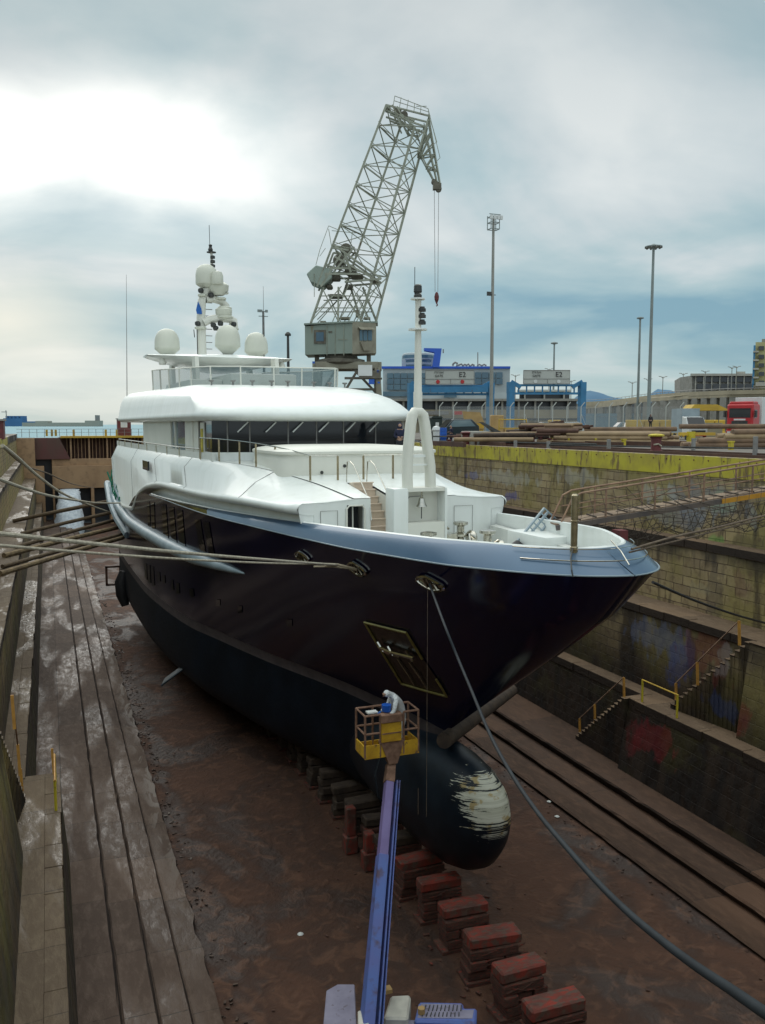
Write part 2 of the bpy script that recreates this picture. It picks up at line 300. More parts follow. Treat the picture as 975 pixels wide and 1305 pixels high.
# ------------------------------------------------------------------ mesh builder
W = {}       # object -> world position of its origin
def tag(o, label=None, cat=None, group=None, kind=None):
    if label: o['label'] = label
    if cat: o['category'] = cat
    if group: o['group'] = group
    if kind: o['kind'] = kind
    return o
def empty(name, loc, label, cat, group=None, kind=None):
    o = bpy.data.objects.new(name, None); COL.objects.link(o); o.location = loc; o.empty_display_size = .3
    W[o] = V(loc); return tag(o, label, cat, group, kind)
class MB:
    def __init__(s): s.v = []; s.f = []
    def add(s, vs, fs):
        n = len(s.v); s.v += [V(v) for v in vs]; s.f += [tuple(i+n for i in f) for f in fs]; return s
    def box(s, x0, x1, y0, y1, z0, z1):
        return s.add([(x, y, z) for z in (z0, z1) for y in (y0, y1) for x in (x0, x1)], [(0, 2, 3, 1), (4, 5, 7, 6), (0, 1, 5, 4), (2, 6, 7, 3), (0, 4, 6, 2), (1, 3, 7, 5)])
    def obox(s, c, ax, ay, az):            # centre and three half-axis vectors
        c = V(c); ax, ay, az = V(ax), V(ay), V(az)
        return s.add([c+ax*i+ay*j+az*k for k in (-1, 1) for j in (-1, 1) for i in (-1, 1)], [(0, 2, 3, 1), (4, 5, 7, 6), (0, 1, 5, 4), (2, 6, 7, 3), (0, 4, 6, 2), (1, 3, 7, 5)])
    def rail(s, p, q, w, h=None, upv=(0, 0, 1)):     # rectangular bar
        p, q = V(p), V(q); d = (q-p); 
        if d.length < 1e-6: return s
        d.normalize(); u = V(upv)
        if abs(d.dot(u)) > .98: u = V((1, 0, 0))
        a = d.cross(u).normalized(); b = a.cross(d).normalized(); h = h or w
        return s.obox((p+q)/2, a*w/2, (q-p)/2, b*h/2)
    def tube(s, p, q, r, n=8, r2=None):
        return s.path([p, q], r, n, r2=r2)
    def path(s, pts, r, n=8, r2=None, caps=True):
        pts = [V(p) for p in pts]; rings = []; up = None
        for i, p in enumerate(pts):
            d = (pts[min(i+1, len(pts)-1)] - pts[max(i-1, 0)]).normalized()
            if up is None: up = V((0, 0, 1)) if abs(d.z) < .9 else V((1, 0, 0))
            a = d.cross(up)
            if a.length < 1e-4: a = d.cross(V((0, 1, 0)))
            a.normalize(); b = a.cross(d).normalized(); up = b
            rr = r[i] if isinstance(r, (list, tuple)) else (r if r2 is None else r + (r2-r)*i/(len(pts)-1))
            rings.append([p + a*cos(2*pi*k/n)*rr + b*sin(2*pi*k/n)*rr for k in range(n)])
        vs = [v for ring in rings for v in ring]; fs = []
        for i in range(len(rings)-1):
            for k in range(n): fs.append((i*n+k, i*n+(k+1) % n, (i+1)*n+(k+1) % n, (i+1)*n+k))
        if caps: fs += [tuple(range(n))[::-1], tuple((len(rings)-1)*n+k for k in range(n))]
        return s.add(vs, fs)
    def lathe(s, c, prof, n=24, axis=(0, 0, 1)):     # prof: (radius, height)
        c = V(c); ax = V(axis).normalized(); a = ax.cross(V((0, 1, 0))) if abs(ax.y) < .9 else ax.cross(V((1, 0, 0))); a.normalize(); b = ax.cross(a)
        vs = [c + ax*h + (a*cos(2*pi*k/n) + b*sin(2*pi*k/n))*r for r, h in prof for k in range(n)]; fs = []
        for i in range(len(prof)-1):
            for k in range(n): fs.append((i*n+k, i*n+(k+1) % n, (i+1)*n+(k+1) % n, (i+1)*n+k))
        fs += [tuple(range(n))[::-1], tuple((len(prof)-1)*n+k for k in range(n))]
        return s.add(vs, fs)
    def grid(s, rows, close=False):
        n = len(rows[0]); vs = [p for r in rows for p in r]; fs = []
        for i in range(len(rows)-1):
            for k in range(n if close else n-1): fs.append((i*n+k, i*n+(k+1) % n, (i+1)*n+(k+1) % n, (i+1)*n+k))
        return s.add(vs, fs)
    def poly(s, pts): return s.add(pts, [tuple(range(len(pts)))])
    def prism(s, pts, d):
        d = V(d); n = len(pts); pts = [V(p) for p in pts]
        return s.add(pts + [p+d for p in pts], [tuple(range(n))[::-1], tuple(range(n, 2*n))] + [(i, (i+1) % n, (i+1) % n+n, i+n) for i in range(n)])
    def build(s, name, m, parent=None, smooth=False, bevel=0, subs=0, origin=None, weld=False, ang=35):
        me = bpy.data.meshes.new(name)
        if parent is not None: o0 = W[parent]
        elif origin is not None: o0 = V(origin)
        else:
            xs = [v.x for v in s.v]; ys = [v.y for v in s.v]; zs = [v.z for v in s.v]; o0 = V(((min(xs)+max(xs))/2, (min(ys)+max(ys))/2, min(zs)))
        me.from_pydata([v-o0 for v in s.v], [], s.f)
        bm = bmesh.new(); bm.from_mesh(me)
        if weld or smooth: bmesh.ops.remove_doubles(bm, verts=bm.verts, dist=1e-4)
        bmesh.ops.recalc_face_normals(bm, faces=bm.faces)
        if bevel: bmesh.ops.bevel(bm, geom=[e for e in bm.edges if len(e.link_faces) == 2 and e.calc_face_angle(0) > .6], offset=bevel, segments=2 if smooth else 1, affect='EDGES', profile=.6)
        bm.to_mesh(me); bm.free()
        if smooth:
            for p in me.polygons: p.use_smooth = True
            try: me.set_sharp_from_angle(angle=radians(ang))
            except Exception: pass
        me.materials.append(M[m] if isinstance(m, str) else m)
        o = bpy.data.objects.new(name, me); COL.objects.link(o)
        if parent is not None: o.parent = parent
        else: o.location = o0
        if subs:
            md = o.modifiers.new('sub', 'SUBSURF'); md.levels = md.render_levels = subs
        W[o] = o0; return o
def copy_tree(o, off, parent=None):
    c = o.copy(); COL.objects.link(c); W[c] = W[o] + V(off)
    if parent is not None: c.parent = parent
    else: c.location = V(o.location) + V(off)
    for ch in list(o.children):
        copy_tree(ch, off, c)
    return c
def text_obj(body, c, size, xdir, ydir, name, m, parent, extr=.02):
    cu_ = bpy.data.curves.new('lettering', 'FONT'); cu_.body = body; cu_.size = size; cu_.extrude = extr; cu_.align_x = 'CENTER'; cu_.align_y = 'CENTER'
    t = bpy.data.objects.new('tmp', cu_); COL.objects.link(t)
    dg = bpy.context.evaluated_depsgraph_get(); me = bpy.data.meshes.new_from_object(t.evaluated_get(dg))
    bpy.data.objects.remove(t)
    xd = V(xdir).normalized(); yd = V(ydir).normalized(); zd = xd.cross(yd)
    R = Matrix((xd, yd, zd)).transposed().to_4x4()
    me.transform(Matrix.Translation(V(c) - W[parent]) @ R); me.materials.clear(); me.materials.append(M[m])
    o = bpy.data.objects.new(name, me); COL.objects.link(o); o.parent = parent; W[o] = W[parent]; return o
def sag(p, q, s, n=24):
    p, q = V(p), V(q); return [p.lerp(q, i/n) - V((0, 0, s*4*(i/n)*(1-i/n))) for i in range(n+1)]
def skin_mesh(joints, edges, name, m, parent, sub=2):     # joints: name -> (point, radius)
    ks = list(joints); me = bpy.data.meshes.new(name); me.from_pydata([V(joints[k][0])-W[parent] for k in ks], [(ks.index(a), ks.index(b)) for a, b in edges], [])
    o = bpy.data.objects.new(name, me); COL.objects.link(o)
    md = o.modifiers.new('skin', 'SKIN'); md.use_smooth_shade = True
    for i, k in enumerate(ks):
        sv = me.skin_vertices[0].data[i]; r = joints[k][1]; sv.radius = (r, r) if isinstance(r, (int, float)) else r; sv.use_root = (i == 0)
    md2 = o.modifiers.new('sub', 'SUBSURF'); md2.levels = md2.render_levels = sub
    dg = bpy.context.evaluated_depsgraph_get(); dg.update(); nm = bpy.data.meshes.new_from_object(o.evaluated_get(dg))
    bpy.data.objects.remove(o); nm.materials.clear(); nm.materials.append(M[m])
    for p in nm.polygons: p.use_smooth = True
    o = bpy.data.objects.new(name, nm); COL.objects.link(o); o.parent = parent; W[o] = W[parent]; return o
# ------------------------------------------------------------------ setting: land, sea, hills
YE = 156.0       # far (sea) end of the dry dock
XR, XL, YH = 29.1, -4.7, 0.25
g = G('quay_ground', .85)
nz = g.noise(g.pos, .25, 8); n2 = g.noise(g.pos, 2.5, 8)
c = g.mix(g.step(nz, .35, .65), (.19, .17, .145), (.115, .10, .085)); c = g.mix(g.step(n2, .5, .75), c, (.24, .22, .19)); g.col(c); g.bump(n2, .4, .03)
b = MB()
E = 9000
b.add([(XR, YH, 0), (E, YH, 0), (E, -60, 0), (-E, -60, 0), (-E, YH, 0), (XL, YH, 0)], [(0, 1, 2, 3, 4, 5)])
b.add([(XR, YH, 0), (E, YH, 0), (E, YE+8, 0), (XR, YE+8, 0)], [(0, 1, 2, 3)])
b.add([(XL, YH, 0), (-E, YH, 0), (-E, YE+8, 0), (XL, YE+8, 0)], [(0, 1, 2, 3)])
b.add([(48, YE+8, 0), (E, YE+8, 0), (E, E, 0), (E*.42, E, 0), (90, 300, 0)], [(0, 1, 2, 3, 4)])
o = b.build('ground', 'quay_ground', origin=(0, 0, 0), weld=True); tag(o, kind='structure')
g = G('sea_water', .3)
nz = g.noise(g.scale(g.pos, (1, 1, 1)), .35, 8); g.col((.20, .34, .38)); g.b.inputs['Specular IOR Level'].default_value = .12; g.rough(.7); g.bump(nz, .4, .2)
b = MB(); b.add([(-E*2, YE+2.5, -1.6), (E*1.5, YE+2.5, -1.6), (E*1.5, E*2, -1.6), (-E*2, E*2, -1.6)], [(0, 1, 2, 3)])
tag(b.build('sea', 'sea_water', origin=(0, 0, 0)), kind='structure')
# hills far away on the right
def hill(name, pts, D, depth, m):
    b = MB(); rows = []
    for k in range(7):
        f = k/6; row = []
        for i in range(len(pts)*6-5):
            x = pts[0][0] + (pts[-1][0]-pts[0][0])*i/(len(pts)*6-6); y = interp(x, pts)
            y = 541 - (541-y)*(1 + .06*mnoise.noise(V((x*.07, k*.7, D*.01))))
            p = at(x, y, D + depth*f); z = (p.z+3)*sin(pi*(.03+.47*f)) - 3 if k < 6 else p.z
            row.append(V((p.x, p.y, z)))
        rows.append(row)
    tag(b.grid(rows).build(name, m, smooth=True), kind='structure')
hill('hills', [(700, 538), (735, 505), (748, 497), (762, 500), (790, 508), (815, 509), (838, 497), (852, 496), (868, 503), (900, 512), (960, 522), (1080, 538)], 3600, 900, 'hill_far')

# ------------------------------------------------------------------ stone surfaces of the dock
def stone(name, hi, lo, upper):
    g = G(name, .85)
    v = g.comb(g.math('ADD', g.y, g.math('MULTIPLY', g.noise(g.pos, .7, 3), .25)), g.math('ADD', g.z, g.math('MULTIPLY', g.noise(g.pos, .5, 2), .12)))
    bc, bf = g.brick(v, 1.15, .46, hi[0], hi[1], hi[2], .022)
    st = g.noise(g.scale(g.pos, (1.1, 1.1, .16)), 1.1, 9, .3)
    n1 = g.noise(g.pos, .33, 8); n2 = g.noise(g.pos, 2.2, 9)
    c = g.mix(g.math('MULTIPLY', g.step(n1, .40, .62), .75), bc, hi[3]); c = g.mix(g.math('MULTIPLY', g.step(n2, .52, .70), .6), c, hi[4])
    c = g.mix(g.math('MULTIPLY', g.step(st, .52, .66), .8), c, lo[0])
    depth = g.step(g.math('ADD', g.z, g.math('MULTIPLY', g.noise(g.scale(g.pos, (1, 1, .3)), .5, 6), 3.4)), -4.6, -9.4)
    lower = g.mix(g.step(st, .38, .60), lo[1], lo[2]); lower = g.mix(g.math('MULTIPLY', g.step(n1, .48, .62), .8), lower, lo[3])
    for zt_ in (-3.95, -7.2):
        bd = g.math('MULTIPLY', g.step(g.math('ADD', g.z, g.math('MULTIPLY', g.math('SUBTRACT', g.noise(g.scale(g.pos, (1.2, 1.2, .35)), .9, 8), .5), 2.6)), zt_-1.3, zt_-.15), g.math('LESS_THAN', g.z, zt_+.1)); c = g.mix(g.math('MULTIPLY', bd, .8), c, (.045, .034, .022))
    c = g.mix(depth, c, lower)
    if upper:
        for px, X, col, r in (((905, 640), XR, (.20, .25, .33), (1, 3.4, .9)), ((870, 655), XR, (.17, .22, .30), (1, 2.8, .8)), ((640, 608), XR, (.50, .51, .46), (1, 5.0, .5)), ((735, 608), XR, (.45, .45, .42), (1, 2.2, .5)), ((835, 628), XR, (.50, .50, .46), (1, 1.8, .5)), ((603, 606), XR, (.03, .08, .4), (1, 1.3, .3)),
                ((653, 632), XR, (.01, .06, .45), (1, .9, .32)), ((912, 690), XR, (.10, .40, .06), (1, .6, .35)), ((955, 695), XR, (.02, .02, .02), (1, 1.2, .6)), ((925, 640), XR, (.30, .38, .22), (1, 1.5, .6)),
                ((910, 760), 28.2, (.03, .03, .035), (1, .6, 2.2)), ((945, 745), 28.2, (.14, .05, .05), (1, .7, .8)), ((893, 750), 28.2, (.36, .32, .2), (1, .6, .3)),
                ((845, 815), 26.5, (.12, .17, .32), (1, 2.2, 1.1)), ((868, 850), 26.5, (.02, .05, .26), (1, .9, 1.2)), ((905, 830), 26.5, (.20, .02, .025), (1, 1.7, 1.2)), ((930, 838), 26.5, (.38, .38, .36), (1, .8, .6)),
                ((882, 850), 26.5, (.01, .012, .02), (1, .38, 1.9)), ((843, 945), 24.9, (.26, .012, .02), (1, 1.5, .9)), ((820, 935), 24.9, (.20, .012, .02), (1, .7, 1.0)), ((945, 915), 25.6, (.22, .02, .02), (1, .5, .8)), ((912, 900), 25.6, (.02, .06, .22), (1, .9, .5))):
            p = atx(px[0], px[1], X); g_ = g.blob(tuple(p), (1.6, r[1], r[2]), .4)
            c = g.mix(g.math('MULTIPLY', g_, .38), c, col)
    g.col(c); h = g.math('ADD', g.math('MULTIPLY', g.math('MULTIPLY', bf, -.8), g.math('SUBTRACT', 1.0, g.math('MULTIPLY', depth, .75))), g.math('MULTIPLY', n2, .9)); g.bump(h, .8, .06)
    g.rough(g.mix(g.step(n2, .4, .6), (.55, .55, .55), (.9, .9, .9)))
hiR = ((.42, .325, .17), (.28, .21, .12), (.08, .05, .03), (.28, .235, .07), (.15, .095, .055)); loR = ((.055, .038, .022), (.034, .021, .013), (.012, .008, .006), (.050, .042, .012))
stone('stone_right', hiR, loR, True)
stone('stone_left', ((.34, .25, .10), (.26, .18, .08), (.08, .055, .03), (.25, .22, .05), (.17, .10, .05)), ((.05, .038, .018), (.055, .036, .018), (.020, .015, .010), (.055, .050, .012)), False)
def slab(name, c1, c2, c3, wet, bw, bh, wetlev=(.47, .53)):
    g = G(name, .7)
    v = g.comb(g.math('ADD', g.y, g.math('MULTIPLY', g.noise(g.pos, .5, 3), .3)), g.x)
    bc, bf = g.brick(v, bw, bh, c1, c2, (.02, .016, .012), .016)
    n1 = g.noise(g.scale(g.pos, (1, .22, 1)), .55, 7, .5, .5); n2 = g.noise(g.scale(g.pos, (1, .35, 1)), 4.0, 10, .3, .7)
    c = g.mix(g.math('MULTIPLY', g.step(n1, .40, .62), .6), bc, c2); c = g.mix(g.math('MULTIPLY', g.step(n2, .42, .75), .55), c, c3); g.col(c)
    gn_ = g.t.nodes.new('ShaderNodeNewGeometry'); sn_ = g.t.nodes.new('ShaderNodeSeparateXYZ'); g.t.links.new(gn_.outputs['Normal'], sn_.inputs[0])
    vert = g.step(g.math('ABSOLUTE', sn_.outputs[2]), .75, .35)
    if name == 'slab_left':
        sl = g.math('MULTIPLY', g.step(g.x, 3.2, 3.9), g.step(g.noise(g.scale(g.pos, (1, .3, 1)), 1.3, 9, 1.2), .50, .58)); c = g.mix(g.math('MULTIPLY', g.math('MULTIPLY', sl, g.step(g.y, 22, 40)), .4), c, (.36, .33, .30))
    c = g.mix(g.math('MULTIPLY', vert, .85), c, (.016, .011, .009)); g.col(c)  # upright faces mixed near black: riser shade put into the colour
    w = g.math('MULTIPLY', g.step(n1, wetlev[1], wetlev[0]), wet); w = g.math('MULTIPLY', w, g.step(n2, .80, .30))
    g.rough(g.math('SUBTRACT', .82, g.math('MULTIPLY', w, .68)))
    g.b.inputs['Specular IOR Level'].default_value = .38
    h = g.math('ADD', g.math('MULTIPLY', bf, -1.0), g.math('MULTIPLY', g.math('MULTIPLY', n2, 1.1), g.math('SUBTRACT', 1.12, w))); g.bump(h, .7, .05)
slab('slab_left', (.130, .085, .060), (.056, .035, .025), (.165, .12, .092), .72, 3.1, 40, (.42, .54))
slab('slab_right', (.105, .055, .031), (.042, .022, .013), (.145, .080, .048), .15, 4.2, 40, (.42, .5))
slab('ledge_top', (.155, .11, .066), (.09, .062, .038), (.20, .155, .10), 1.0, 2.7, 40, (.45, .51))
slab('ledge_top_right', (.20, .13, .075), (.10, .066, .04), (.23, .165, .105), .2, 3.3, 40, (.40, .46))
g = G('mud', .8)
n1 = g.noise(g.scale(g.pos, (1, .6, 1)), .28, 9, .8); n2 = g.noise(g.pos, 1.6, 9, .8); n3 = g.noise(g.pos, 7, 8, .3)
tr = g.math('SINE', g.math('ADD', g.math('MULTIPLY', g.y, 16.0), g.math('MULTIPLY', g.math('ABSOLUTE', g.math('SUBTRACT', g.math('MODULO', g.math('ADD', g.x, g.math('MULTIPLY', g.y, .06)), 3.1), 1.5)), 12)))
tm = g.step(g.math('ABSOLUTE', g.math('SUBTRACT', g.math('MODULO', g.math('ADD', g.x, g.math('MULTIPLY', g.y, .06)), 3.1), 1.5)), .28, .2)
c = g.mix(g.step(n1, .38, .62), (.080, .035, .019), (.032, .0155, .010)); c = g.mix(g.math('MULTIPLY', g.step(n2, .48, .68), .7), c, (.125, .060, .034)); c = g.mix(g.math('MULTIPLY', g.step(n3, .60, .72), .6), c, (.03, .02, .017)); g.col(c)
g.rough(g.mix(g.step(n1, .5, .6), (.9, .9, .9), (.6, .6, .6)))
g.bump(g.math('ADD', g.math('ADD', g.math('MULTIPLY', n2, 1.6), g.math('MULTIPLY', n3, .6)), g.math('MULTIPLY', g.math('MULTIPLY', tr, tm), .13)), .8, .08)

# ------------------------------------------------------------------ dock floor
ZF = -15.1
rows = []
for i in range(81):
    y = YH + (YE-YH)*(i/80)**1.5; rows.append([V((3.2 + (21-3.2)*k/26, y, ZF + .05*mnoise.noise(V((k*.9, y*.5, 3))) - .01)) for k in range(27)])
tag(MB().grid(rows).build('dock_floor', 'mud', smooth=True, origin=(0, 0, ZF)), kind='structure')

# ------------------------------------------------------------------ dock side walls (coping, three ledges, altar steps)
def strip(pa, pb, y0, y1, b, nz_=0, ny=60):           # face between profile points a and b along Y
    rows = []
    for i in range(ny+1):
        y = y0+(y1-y0)*i/ny
        rows.append([V((pa[0], y, pa[1])), V((pb[0], y, pb[1]))])
    b.grid(rows)
YT = 32.5
def chip(pa, y0, y1, b, sgn, amp=.05, r=.09):         # worn stone nosing along a ledge edge
    pass
def wall_side(side):
    R_ = side == 'right'
    sx = (lambda x: x) if R_ else (lambda x: 24.4-x)
    name = 'dock_wall'
    lab = 'right stone dock wall in broad ledges with yellow coping and graffiti stains' if R_ else 'left stone dock wall with mossy ledges and wet slab steps below the ropes'
    t = empty(name, (sx(XR), 40, ZF), lab, 'dock wall')
    EN = 24.75 if R_ else 24.48
    st = 'stone_right' if R_ else 'stone_left'
    q1 = (sx(XR), -.86); q2 = (sx(29.05), -3.85)
    b = MB(); strip(q1, q2, YH, YE, b); strip((sx(28.2), -3.85), (sx(28.15), -7.1), YH, YE, b); strip((sx(26.5), -7.1), (sx(26.45), -11.0), YH, YE, b)
    strip((sx(25.65), -11.0), (sx(25.45), -14.3), YT+3.95, YE, b); strip((sx(EN), -11.0), (sx(24.2), -14.3), YH, YT, b)
    b.add([(sx(EN), YT, -11.0), (sx(25.65), YT, -11.0), (sx(25.65), YT, -14.3), (sx(24.3), YT, -14.3)], [(0, 1, 2, 3)])
    strip((sx(25.65), -11.0), (sx(25.45), -14.3), YT, YT+3.95, b)
    b.build('stone_face', st, t)
    lt = 'ledge_top_right' if R_ else 'ledge_top'
    b = MB(); strip((sx(29.1), -3.85), (sx(28.2), -3.85), YH, YE, b); strip((sx(28.2), -7.1), (sx(26.5), -7.1), YH, YE, b)
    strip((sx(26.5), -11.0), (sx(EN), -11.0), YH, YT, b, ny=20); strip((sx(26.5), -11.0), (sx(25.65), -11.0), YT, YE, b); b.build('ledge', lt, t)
    b = MB(); b.prism([(sx(25.5), YH, -11.05), (sx(26.46), YH, -11.05), (sx(26.46), YH, -7.13), (sx(26.02), YH, -7.13)], (0, 26.6-YH, 0)); b.build('stone_face', st, t)
    xa, xb = sorted((sx(25.98), sx(26.44))); b = MB(); b.box(xa, xb, YH, 26.6, -7.13, -7.09); b.build('ledge', lt, t)
    # nosing stones, slightly proud and uneven
    b = MB()
    rnd = random.Random(5 if R_ else 9)
    for x, z, y0, y1, th in ((28.2, -3.85, YH, YE, .38), (26.5, -7.1, YH, YE, .36), (25.65, -11.0, YT+.02, YE, .4), (EN, -11.0, YH, YT, .4)):
        y = y0
        while y < y1-.05:
            l = min(rnd.uniform(1.4, 2.6), y1-y); d = rnd.uniform(-.02, .03)
            xa, xb = sorted((sx(x-.06-d), sx(x+.45)))
            b.box(xa, xb, y+.012, y+l-.012, z-th, z+.012+rnd.uniform(0, .02)); y += l
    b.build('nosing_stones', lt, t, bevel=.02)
    # yellow steel coping with bolts
    b = MB(); xa, xb = sorted((sx(29.06), sx(29.4)))
    y0, y1 = (YH, YE) if R_ else (YH, 118)
    y = y0
    while y < y1: b.box(xa, xb, y+.01, min(y+6, y1)-.01, -.86, .10); y += 6
    b.build('yellow_coping', 'yellow_coping', t, bevel=.015)
    if not R_:
        b = MB(); xa, xb = sorted((sx(29.06), sx(29.6))); b.box(xa, xb, 118, YE, -.86, .06); b.build('stone_coping', lt, t)
    b = MB()
    y = y0+.5
    while y < min(y1, 90): b.lathe((sx(29.06), y, -.1), [(.035, 0), (.035, .03)], 6, axis=(-1 if R_ else 1, 0, 0)); y += 1.0
    b.build('bolts', 'rust_red', t)['kind'] = 'stuff'
    # altar steps down to the floor
    b = MB()
    if R_: P = [(25.6, -14.3), (22.95, -14.3), (22.9, -14.38), (23.02, -14.68), (21.8, -14.66), (21.7, -14.74), (21.82, -14.96), (20.4, -14.92), (20.3, -14.98), (20.4, -15.16)]
    else: P = [(-1.3, -14.3), (1.24, -14.3), (1.28, -14.40), (1.33, -14.52), (1.38, -14.46), (2.2, -14.46), (2.25, -14.56), (2.3, -14.68), (2.35, -14.62), (3.1, -14.62), (3.14, -14.72), (3.19, -14.84), (3.24, -14.80), (3.95, -14.80), (4.02, -15.16)]
    rows = []
    for i in range(241):
        y = YH+(YE-YH)*(i/240)**1.3
        row = []
        for j, (x, z) in enumerate(P):
            w = .05*mnoise.noise(V((y*.9, ((j+1)//3 if R_ else (j+2)//4)*7.0, 1))) + .02*mnoise.noise(V((y*4, ((j+1)//3 if R_ else (j+2)//4)*7.0, 2))) if 0 < j else 0
            if (not R_) and j >= 13: w *= 3.5
            row.append(V((x + w, y, z)))
        rows.append(row)
    s_ = 1
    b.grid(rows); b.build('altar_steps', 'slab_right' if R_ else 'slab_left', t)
    # stair flights
    def flight(nm, xa, xb, ya, za, yb, zb, n, base, m, lean=0):      # from (ya,za) low end to (yb,zb) high end
        b = MB(); b_t = MB(); xo, xi = xa, xb
        for k in range(n):
            u0, u1 = k/n, (k+1)/n; xa, xb = sorted((sx(xo+lean*u1), sx(xi)))
            y0_, y1_ = sorted((ya+(yb-ya)*u0, ya+(yb-ya)*u1)); zt_ = za+(zb-za)*u1
            b.box(xa, xb, y0_, y1_, base, zt_-.05); b_t.box(xa-.02, xb, y0_-.01, y1_+.03, zt_-.05, zt_)
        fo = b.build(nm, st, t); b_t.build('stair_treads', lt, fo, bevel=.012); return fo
    flight('stair_flight', 24.5, 25.6, 36.4, -14.3, YT, -11.02, 15, -14.9, lt)
    flight('stair_flight', 25.5, 26.44, 30.6, -11.0, 26.6, -7.12, 17, -11.05, lt, .5)
    flight('stair_flight', 27.2, 28.14, 18.6, -7.1, 14.9, -3.87, 15, -7.15, lt)
    b = MB(); b2 = MB()
    for (x, ya, za, yb, zb) in ((24.62, 36.2, -14.2, YT+.1, -11.0), (25.6, 30.3, -10.8, 26.6, -7.1)):
        lean = .18 if R_ else -.18
        tops = []
        for f in (0, .35, .97):
            p = V((sx(x), ya+(yb-ya)*f, za+(zb-za)*f)); q = p + V((lean*.2, .12, .98)); b.rail(p, q, .085); tops.append(q)
        b2.path([tops[0], tops[1], tops[2]], .026, 6)
    b.build('stair_posts', 'rail_orange', t); b2.build('stair_handrail', 'gangway_rail', t)
    b = MB(); x = sx(EN+.1); b.tube((x, 29.35, -11), (x, 29.35, -9.95), .05, 6); b.tube((x, 31.7, -11), (x, 31.7, -9.95), .05, 6); b.build('guard_posts', 'yellow_paint', t)
    b = MB(); b.tube((x, 29.3, -9.95), (x, 31.75, -9.95), .035, 6)
    b.build('guard_rail', 'barrier_yellow' if R_ else 'rail_orange', t)
    return t
g = G('yellow_coping', .5)
n1 = g.noise(g.pos, .8, 8); n2 = g.noise(g.scale(g.pos, (1, 1, .3)), 3, 9)
c = g.mix(g.step(n1, .35, .65), (.58, .51, .04), (.44, .36, .05)); c = g.mix(g.math('MULTIPLY', g.step(n2, .52, .64), .8), c, (.17, .10, .05)); c = g.mix(g.step(g.math('ADD', g.z, g.math('MULTIPLY', n2, .25)), .17, .24), c, (.20, .13, .08)); g.col(c); g.bump(n2, .3, .02)
wallR = wall_side('right'); wallL = wall_side('left')
# head wall under the viewer (out of frame but real)
b = MB(); b.box(XL, XR, YH-.02, YH, -15.2, 0.0); hw = b.build('head_wall', 'stone_left'); tag(hw, 'stone head wall closing the near end of the dry dock', 'dock wall')

# ------------------------------------------------------------------ caisson gate at the sea end
gt = empty('dock_gate', (12, YE, ZF), 'brown steel dock gate with yellow walkway at the far end of the dock', 'dock gate')
g = G('gate_brown', .8)
n1 = g.noise(g.scale(g.pos, (.6, 1, .25)), .5, 8); n2 = g.noise(g.pos, 1.4, 8)
g.col(g.mix(g.math('MULTIPLY', g.step(n2, .5, .7), .5), g.mix(g.step(n1, .35, .65), (.42, .27, .15), (.32, .20, .11)), (.20, .13, .08)))
g2 = G('gate_red', .8); n1 = g2.noise(g2.scale(g2.pos, (.6, 1, .25)), .7, 8); g2.col(g2.mix(g2.step(n1, .35, .65), (.13, .05, .045), (.10, .06, .045)))
D0 = YE-1.2
b = MB(); b.box(.5, XR+1, D0-1.6, D0+2, -9.0, -5.2); b.box(.5, XR+1, D0-1.0, D0+2, -5.2, -4.1); b.build('lower_box', 'gate_brown', gt, bevel=.05)
b = MB(); b.prism([(XL, D0-1.3, -.6), (1.8, D0-1.3, -.6), (3.4, D0-1.3, -4.1), (.5, D0-1.3, -4.1), (XL, D0-1.3, -4.1)], (0, 3, 0)); b.build('end_bulkhead', 'gate_red', gt)
b = MB(); b.box(1.6, XR+1, D0+1.2, D0+2, -4.1, -.55); b.build('upper_plate', 'pipe_rust', gt)
b = MB()
for i in range(38):
    x = 3.0 + i*.58
    big = i % 5 == 1
    b.box(x-(.13 if big else .05), x+(.13 if big else .05), D0-(.5 if big else -.5), D0+1.2, -4.1, -.6)
b.build('ribs', 'gate_brown', gt)['kind'] = 'stuff'
b = MB(); b.box(2.0, XR+1, D0-1.4, D0+2.2, -.62, -.30); b.build('walkway', 'barrier_yellow', gt)
b = MB()
for i in range(30):
    x = XL+.8 + i*1.15; b.tube((x, D0-1.2, -.5), (x, D0-1.2, .85), .04, 5)
b.path([(XL, D0-1.2, .85), (XR, D0-1.2, .85)], .03, 5); b.path([(XL, D0-1.2, .3), (XR, D0-1.2, .3)], .025, 5)
b.build('railing', 'steel_grey', gt)
b = MB()
for x in (-.1, .7, 1.3, 4.1, 9.2, 11.0): b.box(x-.18, x+.18, D0-.9, D0-.5, -.3, .75)
b.build('yellow_stanchions', 'barrier_yellow', gt)
b = MB()
for x0, x1 in ((.5, .8), (6.5, 7.0), (9.5, 10.0), (15, 15.5), (20, 20.5), (25, 25.5)): b.box(x0, x1, D0-1.6, D0+2, -15.1, -9.0)
b.build('piers', 'gate_brown', gt)
b = MB(); b.box(XL+2, XR, D0+1.4, D0+2, -15.2, -9.0); b.box(XL, .6, D0+1.0, D0+1.4, -9.5, -.7); b.build('culvert_back', 'dark_opening', gt)
b = MB(); b.box(XL-.5, -2.0, D0-3, D0+2, -5.2, -.6); b.box(XL-.5, -.7, D0-3, D0+2, -15.2, -5.2); b.build('side_abutment', 'gate_brown', gt)
